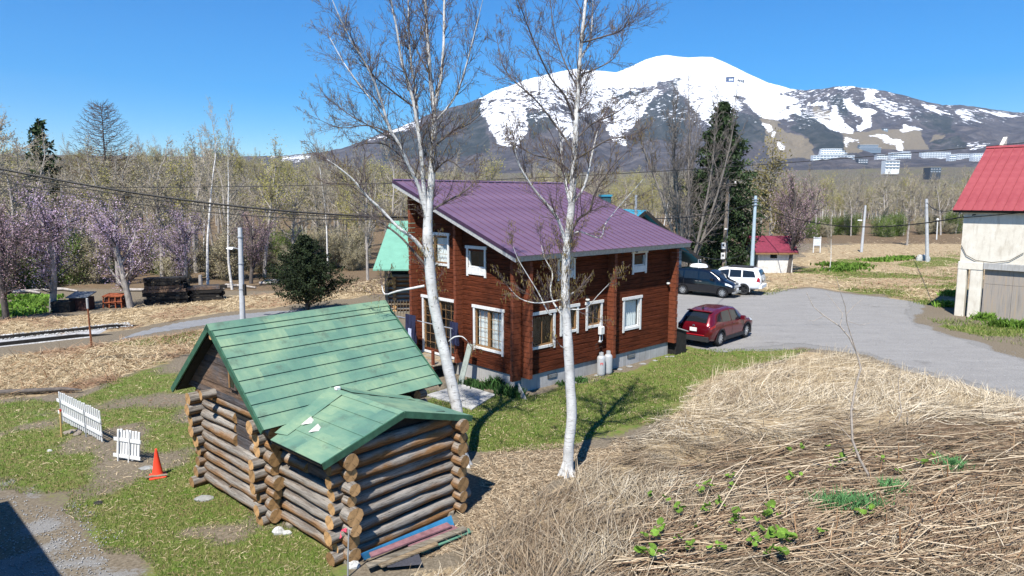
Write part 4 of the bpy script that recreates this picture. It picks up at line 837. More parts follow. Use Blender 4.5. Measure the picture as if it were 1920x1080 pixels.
for i in range(2):
    q = PB(38); q[0].update(n=4, kids=3.6, **{'from': .3}, len=.85, thin=.62, cone=.2, taper=.6); q[1].update(n=5, kids=2.4, len=.5, ang=36, up=.05); q[2].update(kids=2.6)
    PROT['cherry', i] = tree_proto(80+i, 6.2, .17, q, M_trunkd if i else M_trunk, M_twigd, (4 if i == 0 else 3, .20, .085, M_pink if i == 0 else M_pink2), .009)
q = PB(60); q[0].update(n=6, kids=3, **{'from': .1}, len=.6, cone=.4)
PROT['brush', 0] = tree_proto(95, 4, .05, q, M_twig, M_twig, (2, .15, .10, M_bud2), .009, (0,), 4); PROT['brush', 1] = tree_proto(96, 4.5, .05, q, M_twig, M_twig, (2, .3, .13, M_lime), .009, (0,), 3)
NAMES = dict(bare=('bare_tree', 'tree'), bud=('budding_tree', 'tree'), birch=('forest_birch', 'birch tree'), cherry=('cherry_tree', 'cherry tree'), brush=('shrub', 'shrub'))
def put_tree(kind, i, x, y, H, label, group=None, rz=None, wide=1.0, z=None):
    mt, mc, H0 = PROT[kind, i]; nm, cat = NAMES[kind]; s_ = H/H0
    o = thing(nm, label, cat, (x, y, float(gz(x, y)) if z is None else z), random.uniform(0, 6.28) if rz is None else rz, group); o.scale = (s_*wide, s_*wide, s_)
    link('trunk', mt, o); link('crown', mc, o); return o
# the wood: rows of trees beyond the railway, behind the house and beyond the far field
def edge_Y(px):   return np.interp(px, [-300, 0, 250, 480, 700, 760, 1000, 1230, 1450, 1500, 1800, 2300], [46, 49, 53, 58, 66, 74, 82, 98, 112, 116, 124, 128])
def place_wood(n, px0, px1, d0, d1, hmin, hmax, kinds, group, label):
    k = 0; tries = 0
    while k < n and tries < 5000:
        tries += 1; px = random.uniform(px0, px1); Yd = float(edge_Y(px))+d0+(d1-d0)*random.random()**1.4; x = (px-960)/FPX*Yd
        if any((x-q[0])**2+(Yd-q[1])**2 < (2.0+Yd*.012)**2 for q in WOOD): continue
        WOOD.append((x, Yd)); kd, i = random.choice(kinds); put_tree(kd, i, x, Yd, random.uniform(hmin, hmax), label[kd], group[kd], wide=random.uniform(.85, 1.2)); k += 1
WOOD = []
bare, bud, bir = [('bare', 0), ('bare', 1), ('bare', 2)], [('bud', 0), ('bud', 1), ('bud', 2)], [('birch', 0), ('birch', 1)]
def lb(where): return {'bare': 'leafless grey-brown tree standing in the wood '+where, 'bud': 'tree with yellow-green buds in the wood '+where, 'birch': 'white-stemmed birch without leaves in the wood '+where}
def gp_(where): return {'bare': 'leafless trees in the wood '+where, 'bud': 'budding trees in the wood '+where, 'birch': 'white birches in the wood '+where}
wl = 'beyond the railway track'; wc = 'behind the purple-roofed house'; wr_ = 'beyond the field by the garage'
place_wood(100, -150, 640, 0, 62, 9.0, 13.2, bare*3+bud*1+bir*1, gp_(wl), lb(wl))
place_wood(58, 600, 1240, 0, 60, 9.0, 12.8, bare*2+bud*3+bir, gp_(wc), lb(wc))
place_wood(72, 1240, 1960, 0, 70, 8.5, 12.5, bare*3+bud*1+bir, gp_(wr_), lb(wr_))
# single trees one can pick out
def tree_at(kind, i, px, pb, ptop, label, wide=1.0, Y=None, rz=None):
    p = G(px, pb) if Y is None else D(px, pb, Y); top = D(px, ptop, p[1]); zg = float(gz(p[0], p[1])); return put_tree(kind, i, p[0], p[1], (top[2]-zg)*1.04, label, None, rz, wide)
tree_at('cherry', 1, 12, 598, 395, 'dusky pink cherry tree at the left edge beside green ground plants', 1.1)
tree_at('cherry', 0, 97, 584, 362, 'tall mauve cherry tree beside the dark low boxes', 1.15)
tree_at('cherry', 0, 246, 577, 378, 'mauve cherry tree between the rusty machine and the black timber stack', 1.2, rz=2.2)
tree_at('cherry', 0, 345, 548, 395, 'pale mauve cherry tree behind the two black timber stacks', 1.0, rz=4.0)
tree_at('cherry', 1, 470, 532, 405, 'dusky pink cherry tree behind the lamp post', 1.1, rz=1.0)
tree_at('cherry', 1, 1478, 512, 335, 'sparse cherry tree with few pink blossoms beside the red roofed shed', .9, rz=.5)
tree_at('birch', 0, 390, 538, 200, 'tall white birch rising above the wood left of the lamp post', .75)
tree_at('birch', 1, 436, 543, 222, 'second tall white birch just left of the lamp post', .7)
tree_at('birch', 0, 615, 470, 245, 'slender pale birch in the wood left of the forked foreground birch', .6, Y=62)
tree_at('bare', 0, 690, 525, 330, 'gnarled bare tree beside the green roofed cottage', .9)
tree_at('bare', 2, -40, 545, 190, 'big bare tree whose twigs reach in at the left edge', 1.2, Y=58)
tree_at('birch', 1, 1555, 508, 380, 'young pale birch in the rough grass right of the shed', .6)
tree_at('bare', 1, 1700, 460, 318, 'bare forked tree in front of the far wood near the right pole', .9)
# multi-stemmed bare tree in front of the spruce
M_trunkd2 = bark('dark_grey_bark', (.17, .15, .13)); M_twigd2 = simple('dark_grey_twigs', (.15, .13, .115), .9, .3, 3, bump=0)
q = PB(30); q[0].update(n=9, kids=2.2, **{'from': .3}, len=.38, wob=.06); PROT['bare', 7] = tree_proto(131, 16, .15, q, M_trunkd2, M_twigd2, None, .012, (0, 1), 7)
tree_at('bare', 7, 1285, 505, 172, 'tall many-stemmed bare tree in front of the spruce', .85, Y=61)
# larch
def larch():
    T = Tree(5); H = 17.; P0, P1, A0, A1 = [], [], [], []
    for i in range(24): P0.append((0, 0, H*i/24)); P1.append((.03*math.sin(i), 0, H*(i+1)/24)); A0.append(.20*(1-i/25)+.015); A1.append(.20*(1-(i+1)/25)+.015)
    L0, L1, B0_, B1_ = [], [], [], []; r_ = np.random.default_rng(3)
    for k in range(150):
        z = H*(.34+.65*(k/150)); az_ = k*2.4; Lb = 5.0*(1-((z/H-.34)/.68))**.75+.3; p = np.array([0, 0, z]); d = np.array([math.cos(az_), math.sin(az_), -.1])
        for j in range(6):
            d = nrm(d+np.array([0, 0, .13])); p2 = p+d*Lb/6; L0.append(p); L1.append(p2); B0_.append(.035*(1-j/7)); B1_.append(.035*(1-(j+1)/7))
            for _ in range(3):
                dd = nrm(d+r_.normal(0, .5, 3)); L0.append(p2); L1.append(p2+dd*.55); B0_.append(.014); B1_.append(.010)
            p = p2
    tr_ = npmesh('trunk', *segs_mesh(P0, P1, A0, A1, 7), M_trunkd); V, F_ = segs_mesh(L0, L1, B0_, B1_, 3); return tr_, npmesh('crown', V, F_, simple('larch_twigs', (.115, .075, .05), .9, .3, 3, bump=0)), H
lm = larch(); p = D(214, 520, 72); zg = float(gz(p[0], p[1])); H_ = D(214, 194, 72)[2]-zg
o = thing('larch_tree', 'bare conical larch standing above the treetops of the wood', 'larch tree', (p[0], p[1], zg)); o.scale = (H_/17*1.0,)*2+(H_/17,); link('trunk', lm[0], o); link('crown', lm[1], o)
def conifer(seed, H, Rb, n_br, mat, leafsize, droop, shape=1.0, per=34, rmin=.25, base=.04, trunk=.2, fr=.35):
    r_ = np.random.default_rng(seed); P = []; L0, L1, B0_, B1_ = [], [], [], []
    for k in range(n_br):
        f = base+(1-base)*(k/n_br)**.95; z = H*f; az_ = r_.uniform(0, 6.28); Lb = (Rb*(1-f)**shape+rmin)*r_.uniform(.55, 1.1)
        d = np.array([math.cos(az_), math.sin(az_), r_.uniform(-.15, .35)-droop*(1-f)]); d = nrm(d); L0.append((0, 0, z)); L1.append(np.array([0, 0, z])+d*Lb*.85); B0_.append(.03); B1_.append(.008)
        m = int(per*(.35+Lb/Rb)); tt_ = r_.uniform(.25, 1.05, m); sp = (1.05-tt_)*fr*Lb+.05
        q = np.array([0, 0, z])+d*Lb*tt_[:, None]+r_.normal(0, 1, (m, 3))*sp[:, None]*np.array([.8, .8, .45]); q[:, 2] -= .10*tt_**2*Lb*droop; P.append(q)
    P = np.concatenate(P); V, F_ = leaf_quads(P, leafsize, r_, .35, .45); V2, F2 = segs_mesh(L0, L1, B0_, B1_, 3)
    crown = npmesh('crown', np.concatenate([V, V2]), np.concatenate([F_, F2+len(V)]), [mat, M_trunkd], np.concatenate([np.zeros(len(F_), int), np.ones(len(F2), int)]))
    P0 = [(0, 0, H*i/10-.2*(i == 0)) for i in range(10)]; P1 = [(0, 0, H*(i+1)/10) for i in range(10)]; tr_ = npmesh('trunk', *segs_mesh(P0, P1, [trunk*(1-i/11) for i in range(10)], [trunk*(1-(i+1)/11) for i in range(10)], 7), M_trunkd)
    return tr_, crown, H
NAMES['spruce'] = ('spruce_tree', 'spruce tree'); NAMES['yew'] = ('yew_tree', 'conifer'); NAMES['pine'] = ('fir_tree', 'fir tree'); NAMES['rust'] = ('leafy_tree', 'tree')
PROT['spruce', 0] = conifer(11, 17, 5.4, 460, M_spruce, .36, .45, .70, 78)
PROT['yew', 0] = conifer(12, 4.4, 3.1, 250, M_yew, .14, -.5, .85, 130, .15, .09, .13, .20)
PROT['pine', 0] = conifer(13, 14, 2.4, 130, M_spruce, .45, .2, .6, 34)
def rust():
    tm = tree_proto(141, 10, .16, PB(48), M_trunk, M_twig, (2, .3, .16, M_rusty)); return tm
PROT['rust', 0] = rust()
tree_at('spruce', 0, 1345, 505, 205, 'tall dark green spruce behind the wooden utility pole', 1.05, Y=66)
tree_at('yew', 0, 577, 588, 448, 'dark green rounded yew standing alone beside the asphalt path', 1.0)
tree_at('pine', 0, 96, 500, 236, 'dark fir showing among the bare trees on the left', 1.0, Y=70)
tree_at('rust', 0, 1440, 505, 262, 'olive-leaved tree right of the tall spruce', 1.0, Y=72)
tree_at('rust', 0, 1475, 512, 330, 'lower brownish leafy tree above the shed roof', .9, Y=66, rz=2.0)
for k, (px, pb, h) in enumerate([(395, 520, .9), (300, 510, 1.0), (150, 520, 1.1), (215, 515, .9)]):
    p = G(px, pb); put_tree('pine', 0, p[0], p[1], 3.2*h, 'small dark fir sapling under the bare trees left', 'fir saplings under the bare trees')
# shrubs and undergrowth at the wood's foot
for k in range(46):
    px = random.choice([random.uniform(-60, 720), random.uniform(1490, 1800), random.uniform(-60, 720)]); Yd = float(edge_Y(px))+random.uniform(-1.5, 9); x = (px-960)/FPX*Yd
    lf = px < 1000; put_tree('brush', random.randint(0, 1) if not lf else (0 if random.random() < .75 else 1), x, Yd, random.uniform(2.0, 4.2), 'twiggy shrub at the foot of the wood beyond the '+('railway' if lf else 'field'), 'shrubs at the foot of the wood beyond the '+('railway' if lf else 'field'))
# the far-off wood: one mass
def far_wood():
    n = 9000; r_ = np.random.default_rng(17); px = r_.uniform(-500, 2450, n); Yd = 150+2300*r_.random(n)**2.0; e = np.array([float(edge_Y(v)) for v in px]); Yd = np.maximum(Yd, e+62+r_.uniform(0, 40, n)); x = (px-960)/FPX*Yd
    V = np.stack([x, Yd, gz(x, Yd)-.2], 1); me = bpy.data.meshes.new('distant_wood'); me.from_pydata([tuple(v) for v in V], [], [])
    me.attributes.new('pick', 'INT', 'POINT').data.foreach_set('value', r_.choice(8, n, p=[.2, .17, .15, .12, .1, .1, .08, .08]).astype(np.int32)); me.attributes.new('size', 'FLOAT', 'POINT').data.foreach_set('value', r_.uniform(.7, 1.05, n).astype(np.float32)); me.attributes.new('turn', 'FLOAT', 'POINT').data.foreach_set('value', r_.uniform(0, 6.28, n).astype(np.float32))
    col = bpy.data.collections.new('far_tree_kinds'); 
    for k, key in enumerate([('bare', 0), ('bare', 1), ('bare', 2), ('bud', 0), ('bud', 1), ('bud', 2), ('birch', 0), ('birch', 1)]):
        mt, mc, H0 = PROT[key]; bm = __import__('bmesh').new(); bm.from_mesh(mt); k0 = len(bm.faces); bm.from_mesh(mc)
        m2 = bpy.data.meshes.new('far_tree'); 
        off = 1
        bm.faces.ensure_lookup_table()
        for i in range(k0, len(bm.faces)): bm.faces[i].material_index += off
        bm.to_mesh(m2); bm.free(); [m2.materials.append(m) for m in list(mt.materials)+list(mc.materials)]
        o = bpy.data.objects.new('%d_far_tree' % k, m2); col.objects.link(o)
    ob = link('distant_wood', me, kind='stuff'); ob['label'] = 'distant bare and budding woodland filling the valley'
    ng = bpy.data.node_groups.new('far_wood', 'GeometryNodeTree'); ng.interface.new_socket('Geometry', in_out='INPUT', socket_type='NodeSocketGeometry'); ng.interface.new_socket('Geometry', in_out='OUTPUT', socket_type='NodeSocketGeometry')
    N = ng.nodes; gi, go = N.new('NodeGroupInput'), N.new('NodeGroupOutput'); ip = N.new('GeometryNodeInstanceOnPoints'); ci = N.new('GeometryNodeCollectionInfo'); ci.inputs['Collection'].default_value = col; ci.inputs['Separate Children'].default_value = True; ci.inputs['Reset Children'].default_value = True
    def at(nm, ty): a = N.new('GeometryNodeInputNamedAttribute'); a.data_type = ty; a.inputs['Name'].default_value = nm; return a.outputs['Attribute']
    ip.inputs['Pick Instance'].default_value = True; cx_ = N.new('ShaderNodeCombineXYZ'); L_ = ng.links.new
    L_(gi.outputs[0], ip.inputs['Points']); L_(ci.outputs[0], ip.inputs['Instance']); L_(at('pick', 'INT'), ip.inputs['Instance Index']); L_(at('turn', 'FLOAT'), cx_.inputs[2]); L_(cx_.outputs[0], ip.inputs['Rotation']); L_(at('size', 'FLOAT'), ip.inputs['Scale']); L_(ip.outputs[0], go.inputs[0])
    md = ob.modifiers.new('trees', 'NODES'); md.node_group = ng
far_wood()

# ------------------------------------------------------------ the two big birches
def hero(name, label, base_px, Y0, trunk, limbs, seed, twigsL, catk):
    r_ = np.random.default_rng(seed); base = G(*base_px); o = thing(name, label, 'birch tree', base); inv = -base
    def path(pts, Ya, Yb): return [D(px, py, Ya+(Yb-Ya)*i/max(1, len(pts)-1))+inv for i, (px, py, *_r) in enumerate(pts)]
    def smooth(P, rad, k=4):
        P = np.array(P); n = len(P); t_ = np.linspace(0, n-1, (n-1)*k+1); i = np.clip(t_.astype(int), 0, n-2); f = (t_-i)[:, None]
        p0, p1, p2, p3 = P[np.maximum(i-1, 0)], P[i], P[i+1], P[np.minimum(i+2, n-1)]
        q = .5*((2*p1)+(-p0+p2)*f+(2*p0-5*p1+4*p2-p3)*f**2+(-p0+3*p1-3*p2+p3)*f**3); return q, np.interp(t_, np.arange(n), rad)
    b = MB(); P, rd_ = smooth(path(trunk, base[1], Y0), [p[2] for p in trunk]); wob = [r_.uniform(-.05, .06) for _ in range(29)]
    b.tube([tuple(p) for p in P], [v*.80 for v in rd_], 14, 0, True, None, wob)
    for k in range(6):                                  # root flare
        a = k*1.05+.3; b.tube([(math.cos(a)*.28, math.sin(a)*.28, -.12), (math.cos(a)*.14, math.sin(a)*.14, .09), (math.cos(a)*.05, math.sin(a)*.05, .38)], [.04, .06, .05], 7)
    b.build('trunk', M_birch, o, smooth=True)
    T = Tree(seed+1)
    prm = [dict(n=5, wob=.10, up=.07, kids=1.3, ang=34, len=.50, thin=.6, **{'from': .15}, taper=.35, cone=.3), dict(n=4, wob=.13, up=.03, kids=1.1, ang=32, len=.6, thin=.7, **{'from': .1}, taper=.5, cone=.3), dict(n=3, wob=.16, up=.0, taper=.6)]
    starts = [(P, rd_, .30, 1.0)]
    for pts, dY, white in limbs:
        Yr = np.interp(pts[0][1], [p[1] for p in trunk][::-1], np.linspace(Y0, base[1], len(trunk))); q, r2 = smooth(path(pts, Yr, Yr+dY), [p[2] for p in pts], 3)
        b = MB(); b.tube([tuple(p) for p in q], [v*.82 for v in r2], 8, 0, True, None, wob); b.build('limb', M_birch if white else M_trunkd, o, smooth=True); starts.append((q, r2, .12, 1.0))
    for q, r2, f0, w_ in starts:
        seg = np.linalg.norm(np.diff(q, axis=0), axis=1); Lq = seg.sum(); n = int(Lq*twigsL*(.36 if q[len(q)//2][2] < 6.3 else 1))
        for k in range(n):
            f = f0+(1-f0)*r_.random(); x = f*(len(q)-1); i = min(int(x), len(q)-2); p = q[i]+(q[i+1]-q[i])*(x-i)
            if p[2] < 3.6: continue
            d = nrm(q[i+1]-q[i]); rr_ = np.interp(x, np.arange(len(q)), r2); side = nrm(np.cross(d, r_.normal(0, 1, 3))); a = R(r_.uniform(22, 52)); dd = nrm(d*math.cos(a)+side*math.sin(a)+np.array([0, 0, .15]))
            T.branch(p, dd, r_.uniform(.5, 1.2)*(1.1-.45*f)*(1.0 if p[2] > 6 else .7), min(.013, max(.006, rr_*.4)), 0, prm)
        T.branch(q[-1], nrm(q[-1]-q[-2]), .5, max(.008, r2[-1]), 0, prm)
    link('twigs', T.mesh('twigs', (0, 1, 2), M_twigd, .0034, 3), o)
    tp = np.array([x[0] for x in T.tips]); keep = r_.random(len(tp)) < catk*np.where(tp[:, 2] < 6.3, 1.0, .28); tp = tp[keep]; tp = tp+r_.normal(0, .03, tp.shape)
    n = len(tp); ln_ = r_.uniform(.035, .085, n); sw = r_.normal(0, .012, (n, 3)); sw[:, 2] = -ln_; V, F_ = segs_mesh(tp, tp+sw, np.full(n, .0062), np.full(n, .004), 3); link('catkins', npmesh('catkins', V, F_, M_catkin), o); return o
hero('birch_tree', 'forked white birch with many stems leaning beside the green roofed cabin', (868, 872), 17.3,
     [(867, 876, .21), (863, 820, .185), (857, 770, .175), (849, 730, .172), (840, 690, .17), (824, 620, .165), (812, 560, .165), (806, 500, .16), (802, 450, .16), (803, 400, .135), (808, 350, .115), (811, 300, .10), (814, 250, .085), (813, 200, .07), (807, 150, .06), (804, 100, .052), (800, 50, .046), (797, 0, .04), (790, -90, .028), (782, -200, .012)],
     [([(813, 205, .05), (826, 150, .045), (832, 80, .04), (833, 0, .033), (838, -120, .012)], .5, 1), ([(803, 440, .075), (797, 380, .07), (793, 330, .065), (789, 280, .06), (782, 230, .055), (775, 190, .05), (764, 150, .043), (752, 110, .037), (745, 60, .03), (735, 10, .024), (718, -90, .01)], -.5, 1),
      ([(784, 235, .035), (780, 180, .032), (770, 110, .028), (766, 40, .022), (765, -70, .01)], .6, 1), ([(800, 410, .06), (785, 350, .055), (766, 310, .05), (748, 270, .045), (730, 240, .04), (715, 190, .034), (700, 150, .03), (680, 110, .025), (660, 80, .02), (640, 40, .016), (615, -20, .008)], -1.0, 1),
      ([(732, 243, .028), (712, 210, .026), (690, 180, .022), (660, 140, .018), (640, 110, .014), (618, 70, .008)], .9, 1), ([(800, 480, .065), (778, 450, .055), (745, 425, .045), (715, 393, .04), (690, 370, .034), (665, 340, .028), (640, 318, .022), (612, 298, .012)], -.8, 1),
      ([(800, 500, .04), (755, 448, .034), (722, 422, .028), (692, 402, .022), (655, 380, .012)], .9, 0), ([(808, 395, .035), (842, 375, .03), (870, 360, .022), (892, 338, .012)], .7, 0), ([(812, 325, .03), (840, 300, .025), (868, 320, .012)], -.6, 0), ([(814, 275, .035), (850, 245, .028), (880, 232, .02), (910, 205, .01)], .7, 0),
      ([(815, 230, .034), (848, 190, .03), (866, 150, .025), (880, 100, .02), (893, 50, .014), (910, -20, .008)], -.5, 1), ([(796, 536, .04), (745, 546, .03), (722, 552, .024), (716, 535, .012)], .4, 1), ([(842, 640, .026), (852, 632, .022), (866, 631, .016), (875, 638, .009)], -.3, 1), ([(792, 330, .03), (760, 300, .025), (720, 270, .02), (680, 270, .012)], .8, 0),
      ([(775, 200, .03), (735, 170, .024), (690, 130, .018), (655, 60, .01)], -.9, 0), ([(806, 140, .028), (780, 90, .022), (760, 30, .015), (745, -60, .008)], .5, 0), ([(690, 370, .02), (650, 345, .016), (620, 345, .01)], .3, 0), ([(748, 270, .025), (700, 240, .02), (655, 215, .016), (615, 185, .009)], .6, 0), ([(735, 250, .022), (690, 235, .018), (640, 240, .012), (600, 225, .007)], -.5, 0)], 201, 5.6, .8)
hero('birch_tree', 'single straight white birch standing in front of the long house wall', (1063, 890), 16.6,
     [(1063, 894, .225), (1065, 865, .17), (1067, 830, .158), (1072, 780, .155), (1069, 720, .15), (1066, 660, .15), (1062, 600, .138), (1060, 540, .13), (1062, 480, .125), (1066, 440, .12), (1072, 380, .105), (1075, 330, .095), (1078, 280, .088), (1080, 230, .08), (1082, 200, .072), (1085, 150, .064), (1088, 100, .056), (1092, 60, .05), (1098, 0, .042), (1104, -90, .03), (1108, -190, .012)],
     [([(1062, 462, .055), (1048, 415, .045), (1030, 388, .038), (1007, 362, .032), (985, 330, .026), (970, 300, .02), (964, 268, .012)], -.6, 1), ([(1068, 378, .05), (1060, 340, .045), (1054, 300, .04), (1052, 270, .03), (1047, 235, .014)], .4, 1), ([(1077, 378, .04), (1095, 350, .036), (1106, 310, .03), (1112, 280, .022), (1122, 240, .012)], .5, 1),
      ([(1073, 432, .04), (1085, 410, .036), (1106, 395, .03), (1113, 368, .026), (1126, 343, .022), (1150, 310, .016), (1170, 290, .009)], -.6, 0), ([(1070, 442, .026), (1087, 434, .022), (1125, 446, .018), (1135, 420, .016), (1160, 388, .013), (1207, 335, .008)], .3, 1), ([(1080, 232, .03), (1060, 180, .028), (1035, 150, .025), (1010, 100, .02), (990, 50, .016), (968, -10, .01)], -.9, 0),
      ([(1076, 285, .034), (1040, 232, .028), (1002, 185, .022), (962, 150, .018), (942, 120, .014), (932, 75, .008)], .8, 0), ([(1087, 112, .03), (1105, 80, .026), (1110, 40, .022), (1113, -30, .01)], .4, 1), ([(1091, 80, .028), (1140, 66, .022), (1170, 52, .016), (1192, 5, .008)], -.7, 0), ([(1080, 262, .03), (1110, 232, .025), (1148, 216, .018), (1185, 190, .009)], .8, 0),
      ([(1061, 560, .028), (1030, 566, .022), (1003, 568, .018), (975, 560, .013), (955, 540, .008)], -.5, 1), ([(1058, 596, .034), (1038, 568, .028), (1032, 540, .022), (1036, 512, .018), (1022, 485, .012), (1015, 460, .007)], .5, 1), ([(1034, 590, .022), (1027, 585, .022), (1010, 550, .018), (993, 522, .014), (972, 487, .01), (962, 462, .006)], -.3, 1),
      ([(1063, 555, .03), (1077, 548, .035)], 0, 1), ([(1070, 580, .018), (1098, 578, .014), (1120, 555, .011), (1142, 532, .007)], -.6, 1), ([(1075, 325, .03), (1040, 300, .024), (1000, 290, .018), (965, 270, .01)], .6, 0), ([(1077, 300, .03), (1110, 280, .024), (1140, 262, .018), (1180, 255, .009)], -.6, 0), ([(1084, 165, .028), (1060, 120, .022), (1040, 60, .016), (1030, -10, .009)], .5, 0), ([(1086, 140, .026), (1115, 130, .02), (1150, 110, .014), (1168, 75, .008)], .6, 0), ([(1060, 655, .02), (1050, 648, .012)], -.2, 1)], 301, 5.6, .9)

# ------------------------------------------------------------ bare sapling in the reeds, small plants
def sapling(label, base, paths, rz=0):
    p = G(*base); o = thing('bare_sapling', label, 'sapling', (p[0], p[1], float(gz(p[0], p[1])))); Y0 = p[1]; off = np.array([p[0], p[1], 0.0])+np.array([0, 0, float(gz(p[0], p[1]))])
    for k, (pts, r0, r1, dY) in enumerate(paths):
        b = MB(); n = len(pts); P = [D(a, c_, Y0+dY*i/max(1, n-1))-off for i, (a, c_) in enumerate(pts)]; b.tube([tuple(q_) for q_ in P], [r0+(r1-r0)*i/max(1, n-1) for i in range(n)], 6); b.build('trunk' if k == 0 else 'branch', M_sap, o, smooth=True)
    return o
M_sap = simple('pale_bark', (.36, .31, .26), .85, .35, 12, bump=.1)
sapling('bare forked sapling with thin twigs in the dry reeds before the gravel yard', (1631, 912), [([(1631, 915), (1628, 890), (1612, 862), (1598, 825), (1596, 770), (1604, 725), (1614, 690), (1606, 660), (1592, 632), (1575, 612), (1545, 592), (1525, 575), (1512, 548)], .035, .006, .3), ([(1606, 660), (1596, 630), (1588, 605), (1585, 575), (1575, 545), (1568, 520)], .014, .004, -.3), ([(1575, 612), (1580, 588), (1560, 562), (1545, 545)], .010, .003, .3), ([(1586, 590), (1600, 575), (1618, 560)], .007, .003, 0), ([(1545, 592), (1525, 602), (1515, 600)], .006, .003, .1), ([(1585, 600), (1612, 610), (1630, 606)], .006, .003, .2), ([(1598, 825), (1575, 800), (1560, 790)], .008, .004, .2)])
sapling('thin crooked sapling right of the forked sapling among the dry stems', (1672, 818), [([(1672, 820), (1682, 800), (1690, 770), (1686, 740), (1684, 715), (1690, 690)], .02, .005, .1), ([(1682, 800), (1668, 785), (1655, 760)], .01, .004, .1)])
# ------------------------------------------------------------ ground cover one cannot count
def colorattr(n, r_, stops):
    f = r_.random(n); c = np.zeros((n, 3)); ps = [s[0] for s in stops]
    for k in range(3): c[:, k] = np.interp(f, ps, [s[1][k] for s in stops])
    return c
t = NT('straw'); t.ln(t.attr('tint'), t.b.inputs['Base Color']); M_straw = t.done(None, .8, spec=.15)
def strips(name, P, D_, L, W_, bend, cols, label, flat=1.0):
    n = len(P); side = np.cross(D_, np.array([0, 0, 1.])); side /= np.maximum(np.linalg.norm(side, axis=1, keepdims=True), 1e-6); up = np.cross(side, D_)
    r_ = np.random.default_rng(n); ro = r_.uniform(-.7, .7, (n, 1)); side = side*np.cos(ro)+up*np.sin(ro)
    m = P+D_*L[:, None]*.5+bend*L[:, None]*.5; e = P+D_*L[:, None]+bend*L[:, None]*.2; w = side*W_[:, None]*.5
    V = np.stack([P-w, P+w, m+w*.9, m-w*.9, e+w*.35, e-w*.35], 1).reshape(-1, 3); b = (np.arange(n)*6)[:, None]
    F_ = np.concatenate([b+np.array([[0, 1, 2, 3]]), b+np.array([[3, 2, 4, 5]])]); c = np.repeat(cols, 6, 0)
    o = link(name, npmesh(name, V, F_, M_straw, attrs={'tint': c}), kind='stuff'); o['label'] = label; return o
def scatter_px(n, r_, poly, x0, x1, y0, y1, power=1.0):
    out = np.zeros((0, 2))
    while len(out) < n:
        k = n*2; px = r_.uniform(x0, x1, k); py = y0+(y1-y0)*r_.random(k)**power; d = np.stack([FW[0]+(px-960)/FPX, FW[1]+(540-py)/FPX*UPV[1], FW[2]+(540-py)/FPX*UPV[2]], 1); t_ = -CAMH/d[:, 2]; x = d[:, 0]*t_; y = d[:, 1]*t_
        m = sdist(x, y, poly)+(fbm(x, y, 1.3, 3, 8)-.55)*1.4 > 0; out = np.concatenate([out, np.stack([x[m], y[m]], 1)])
    return out[:n]
r_ = np.random.default_rng(77)
n = 74000; q = scatter_px(n, r_, FIELD, 640, 1990, 655, 1150, .85); x, y = q[:, 0], q[:, 1]
BARE = PW([(1130, 1120), (1180, 985), (1300, 905), (1400, 862), (1520, 845), (1700, 830), (1900, 790), (2060, 800), (2060, 1120)]); DAF = [(G(1590, 968), .75), (G(1668, 935), .5), (G(1783, 893), .5)]
kp = np.where((x < 3.2) & (y < 16.5), r_.random(n) < .5, True) & np.where(sdist(x, y, BARE)+(fbm(x, y, 1.5, 3, 63)-.5)*2 > 0, r_.random(n) < .42, True)
kp &= r_.random(n) < np.clip(3.4*fbm(x, y, .8, 3, 64)-.75, .12, 1)
for q_, r0_ in DAF: kp &= np.hypot(x-q_[0], y-q_[1]) > r0_
x, y = x[kp], y[kp]; n = len(x); inb = sstep(-.5, .8, sdist(x, y, BARE))
flow = (fbm(x, y, 4.5, 3, 61)-.5)*7+.25+r_.normal(0, .55, n); lift = np.abs(r_.normal(0, .16, n)); D_ = np.stack([np.cos(flow), np.sin(flow)*.8, lift], 1); D_ /= np.linalg.norm(D_, axis=1, keepdims=True)
farm = y-.35*x > 13.5; brown = .16*inb+fbm(x, y, 2.4, 4, 62)-np.where(y > 19, .18, -.02)*1.0-.10*sstep(-1, 2.5, -x+1.5)
cols = colorattr(n, r_, [(0, (.13, .098, .065)), (.3, (.32, .255, .17)), (.65, (.50, .42, .30)), (1, (.66, .59, .46))]); cb = colorattr(n, r_, [(0, (.07, .045, .028)), (.5, (.19, .128, .078)), (1, (.38, .29, .19))]); k = (sstep(.38, .56, brown)*r_.uniform(.4, 1.0, n))[:, None]; cols = cols*(1-k)+cb*k
cols = cols*np.where(y < 18.5, .80, 1.0)[:, None]; z = gz(x, y)+r_.random(n)**1.6*.14
strips('dry_reeds', np.stack([x, y, z], 1), D_, r_.uniform(.25, .95, n), r_.uniform(.008, .017, n), np.stack([r_.normal(0, .12, n), r_.normal(0, .12, n), r_.normal(-.02, .1, n)], 1), cols, 'flattened pale dry reeds covering the right foreground')
# standing wisps along the crest of the reeds
n = 2600; q = scatter_px(n, r_, FIELD, 1000, 1900, 655, 800, 1.6); x, y = q[:, 0], q[:, 1]; D_ = np.stack([r_.normal(.1, .5, n), r_.normal(0, .4, n), np.full(n, 1.0)], 1); D_ /= np.linalg.norm(D_, axis=1, keepdims=True)
strips('standing_reeds', np.stack([x, y, gz(x, y)], 1), D_, r_.uniform(.25, .65, n), r_.uniform(.006, .012, n), np.stack([r_.normal(0, .25, n), r_.normal(0, .25, n), r_.normal(-.1, .1, n)], 1), colorattr(n, r_, [(0, (.30, .23, .14)), (1, (.66, .56, .39))]), 'standing wisps of dry reed')
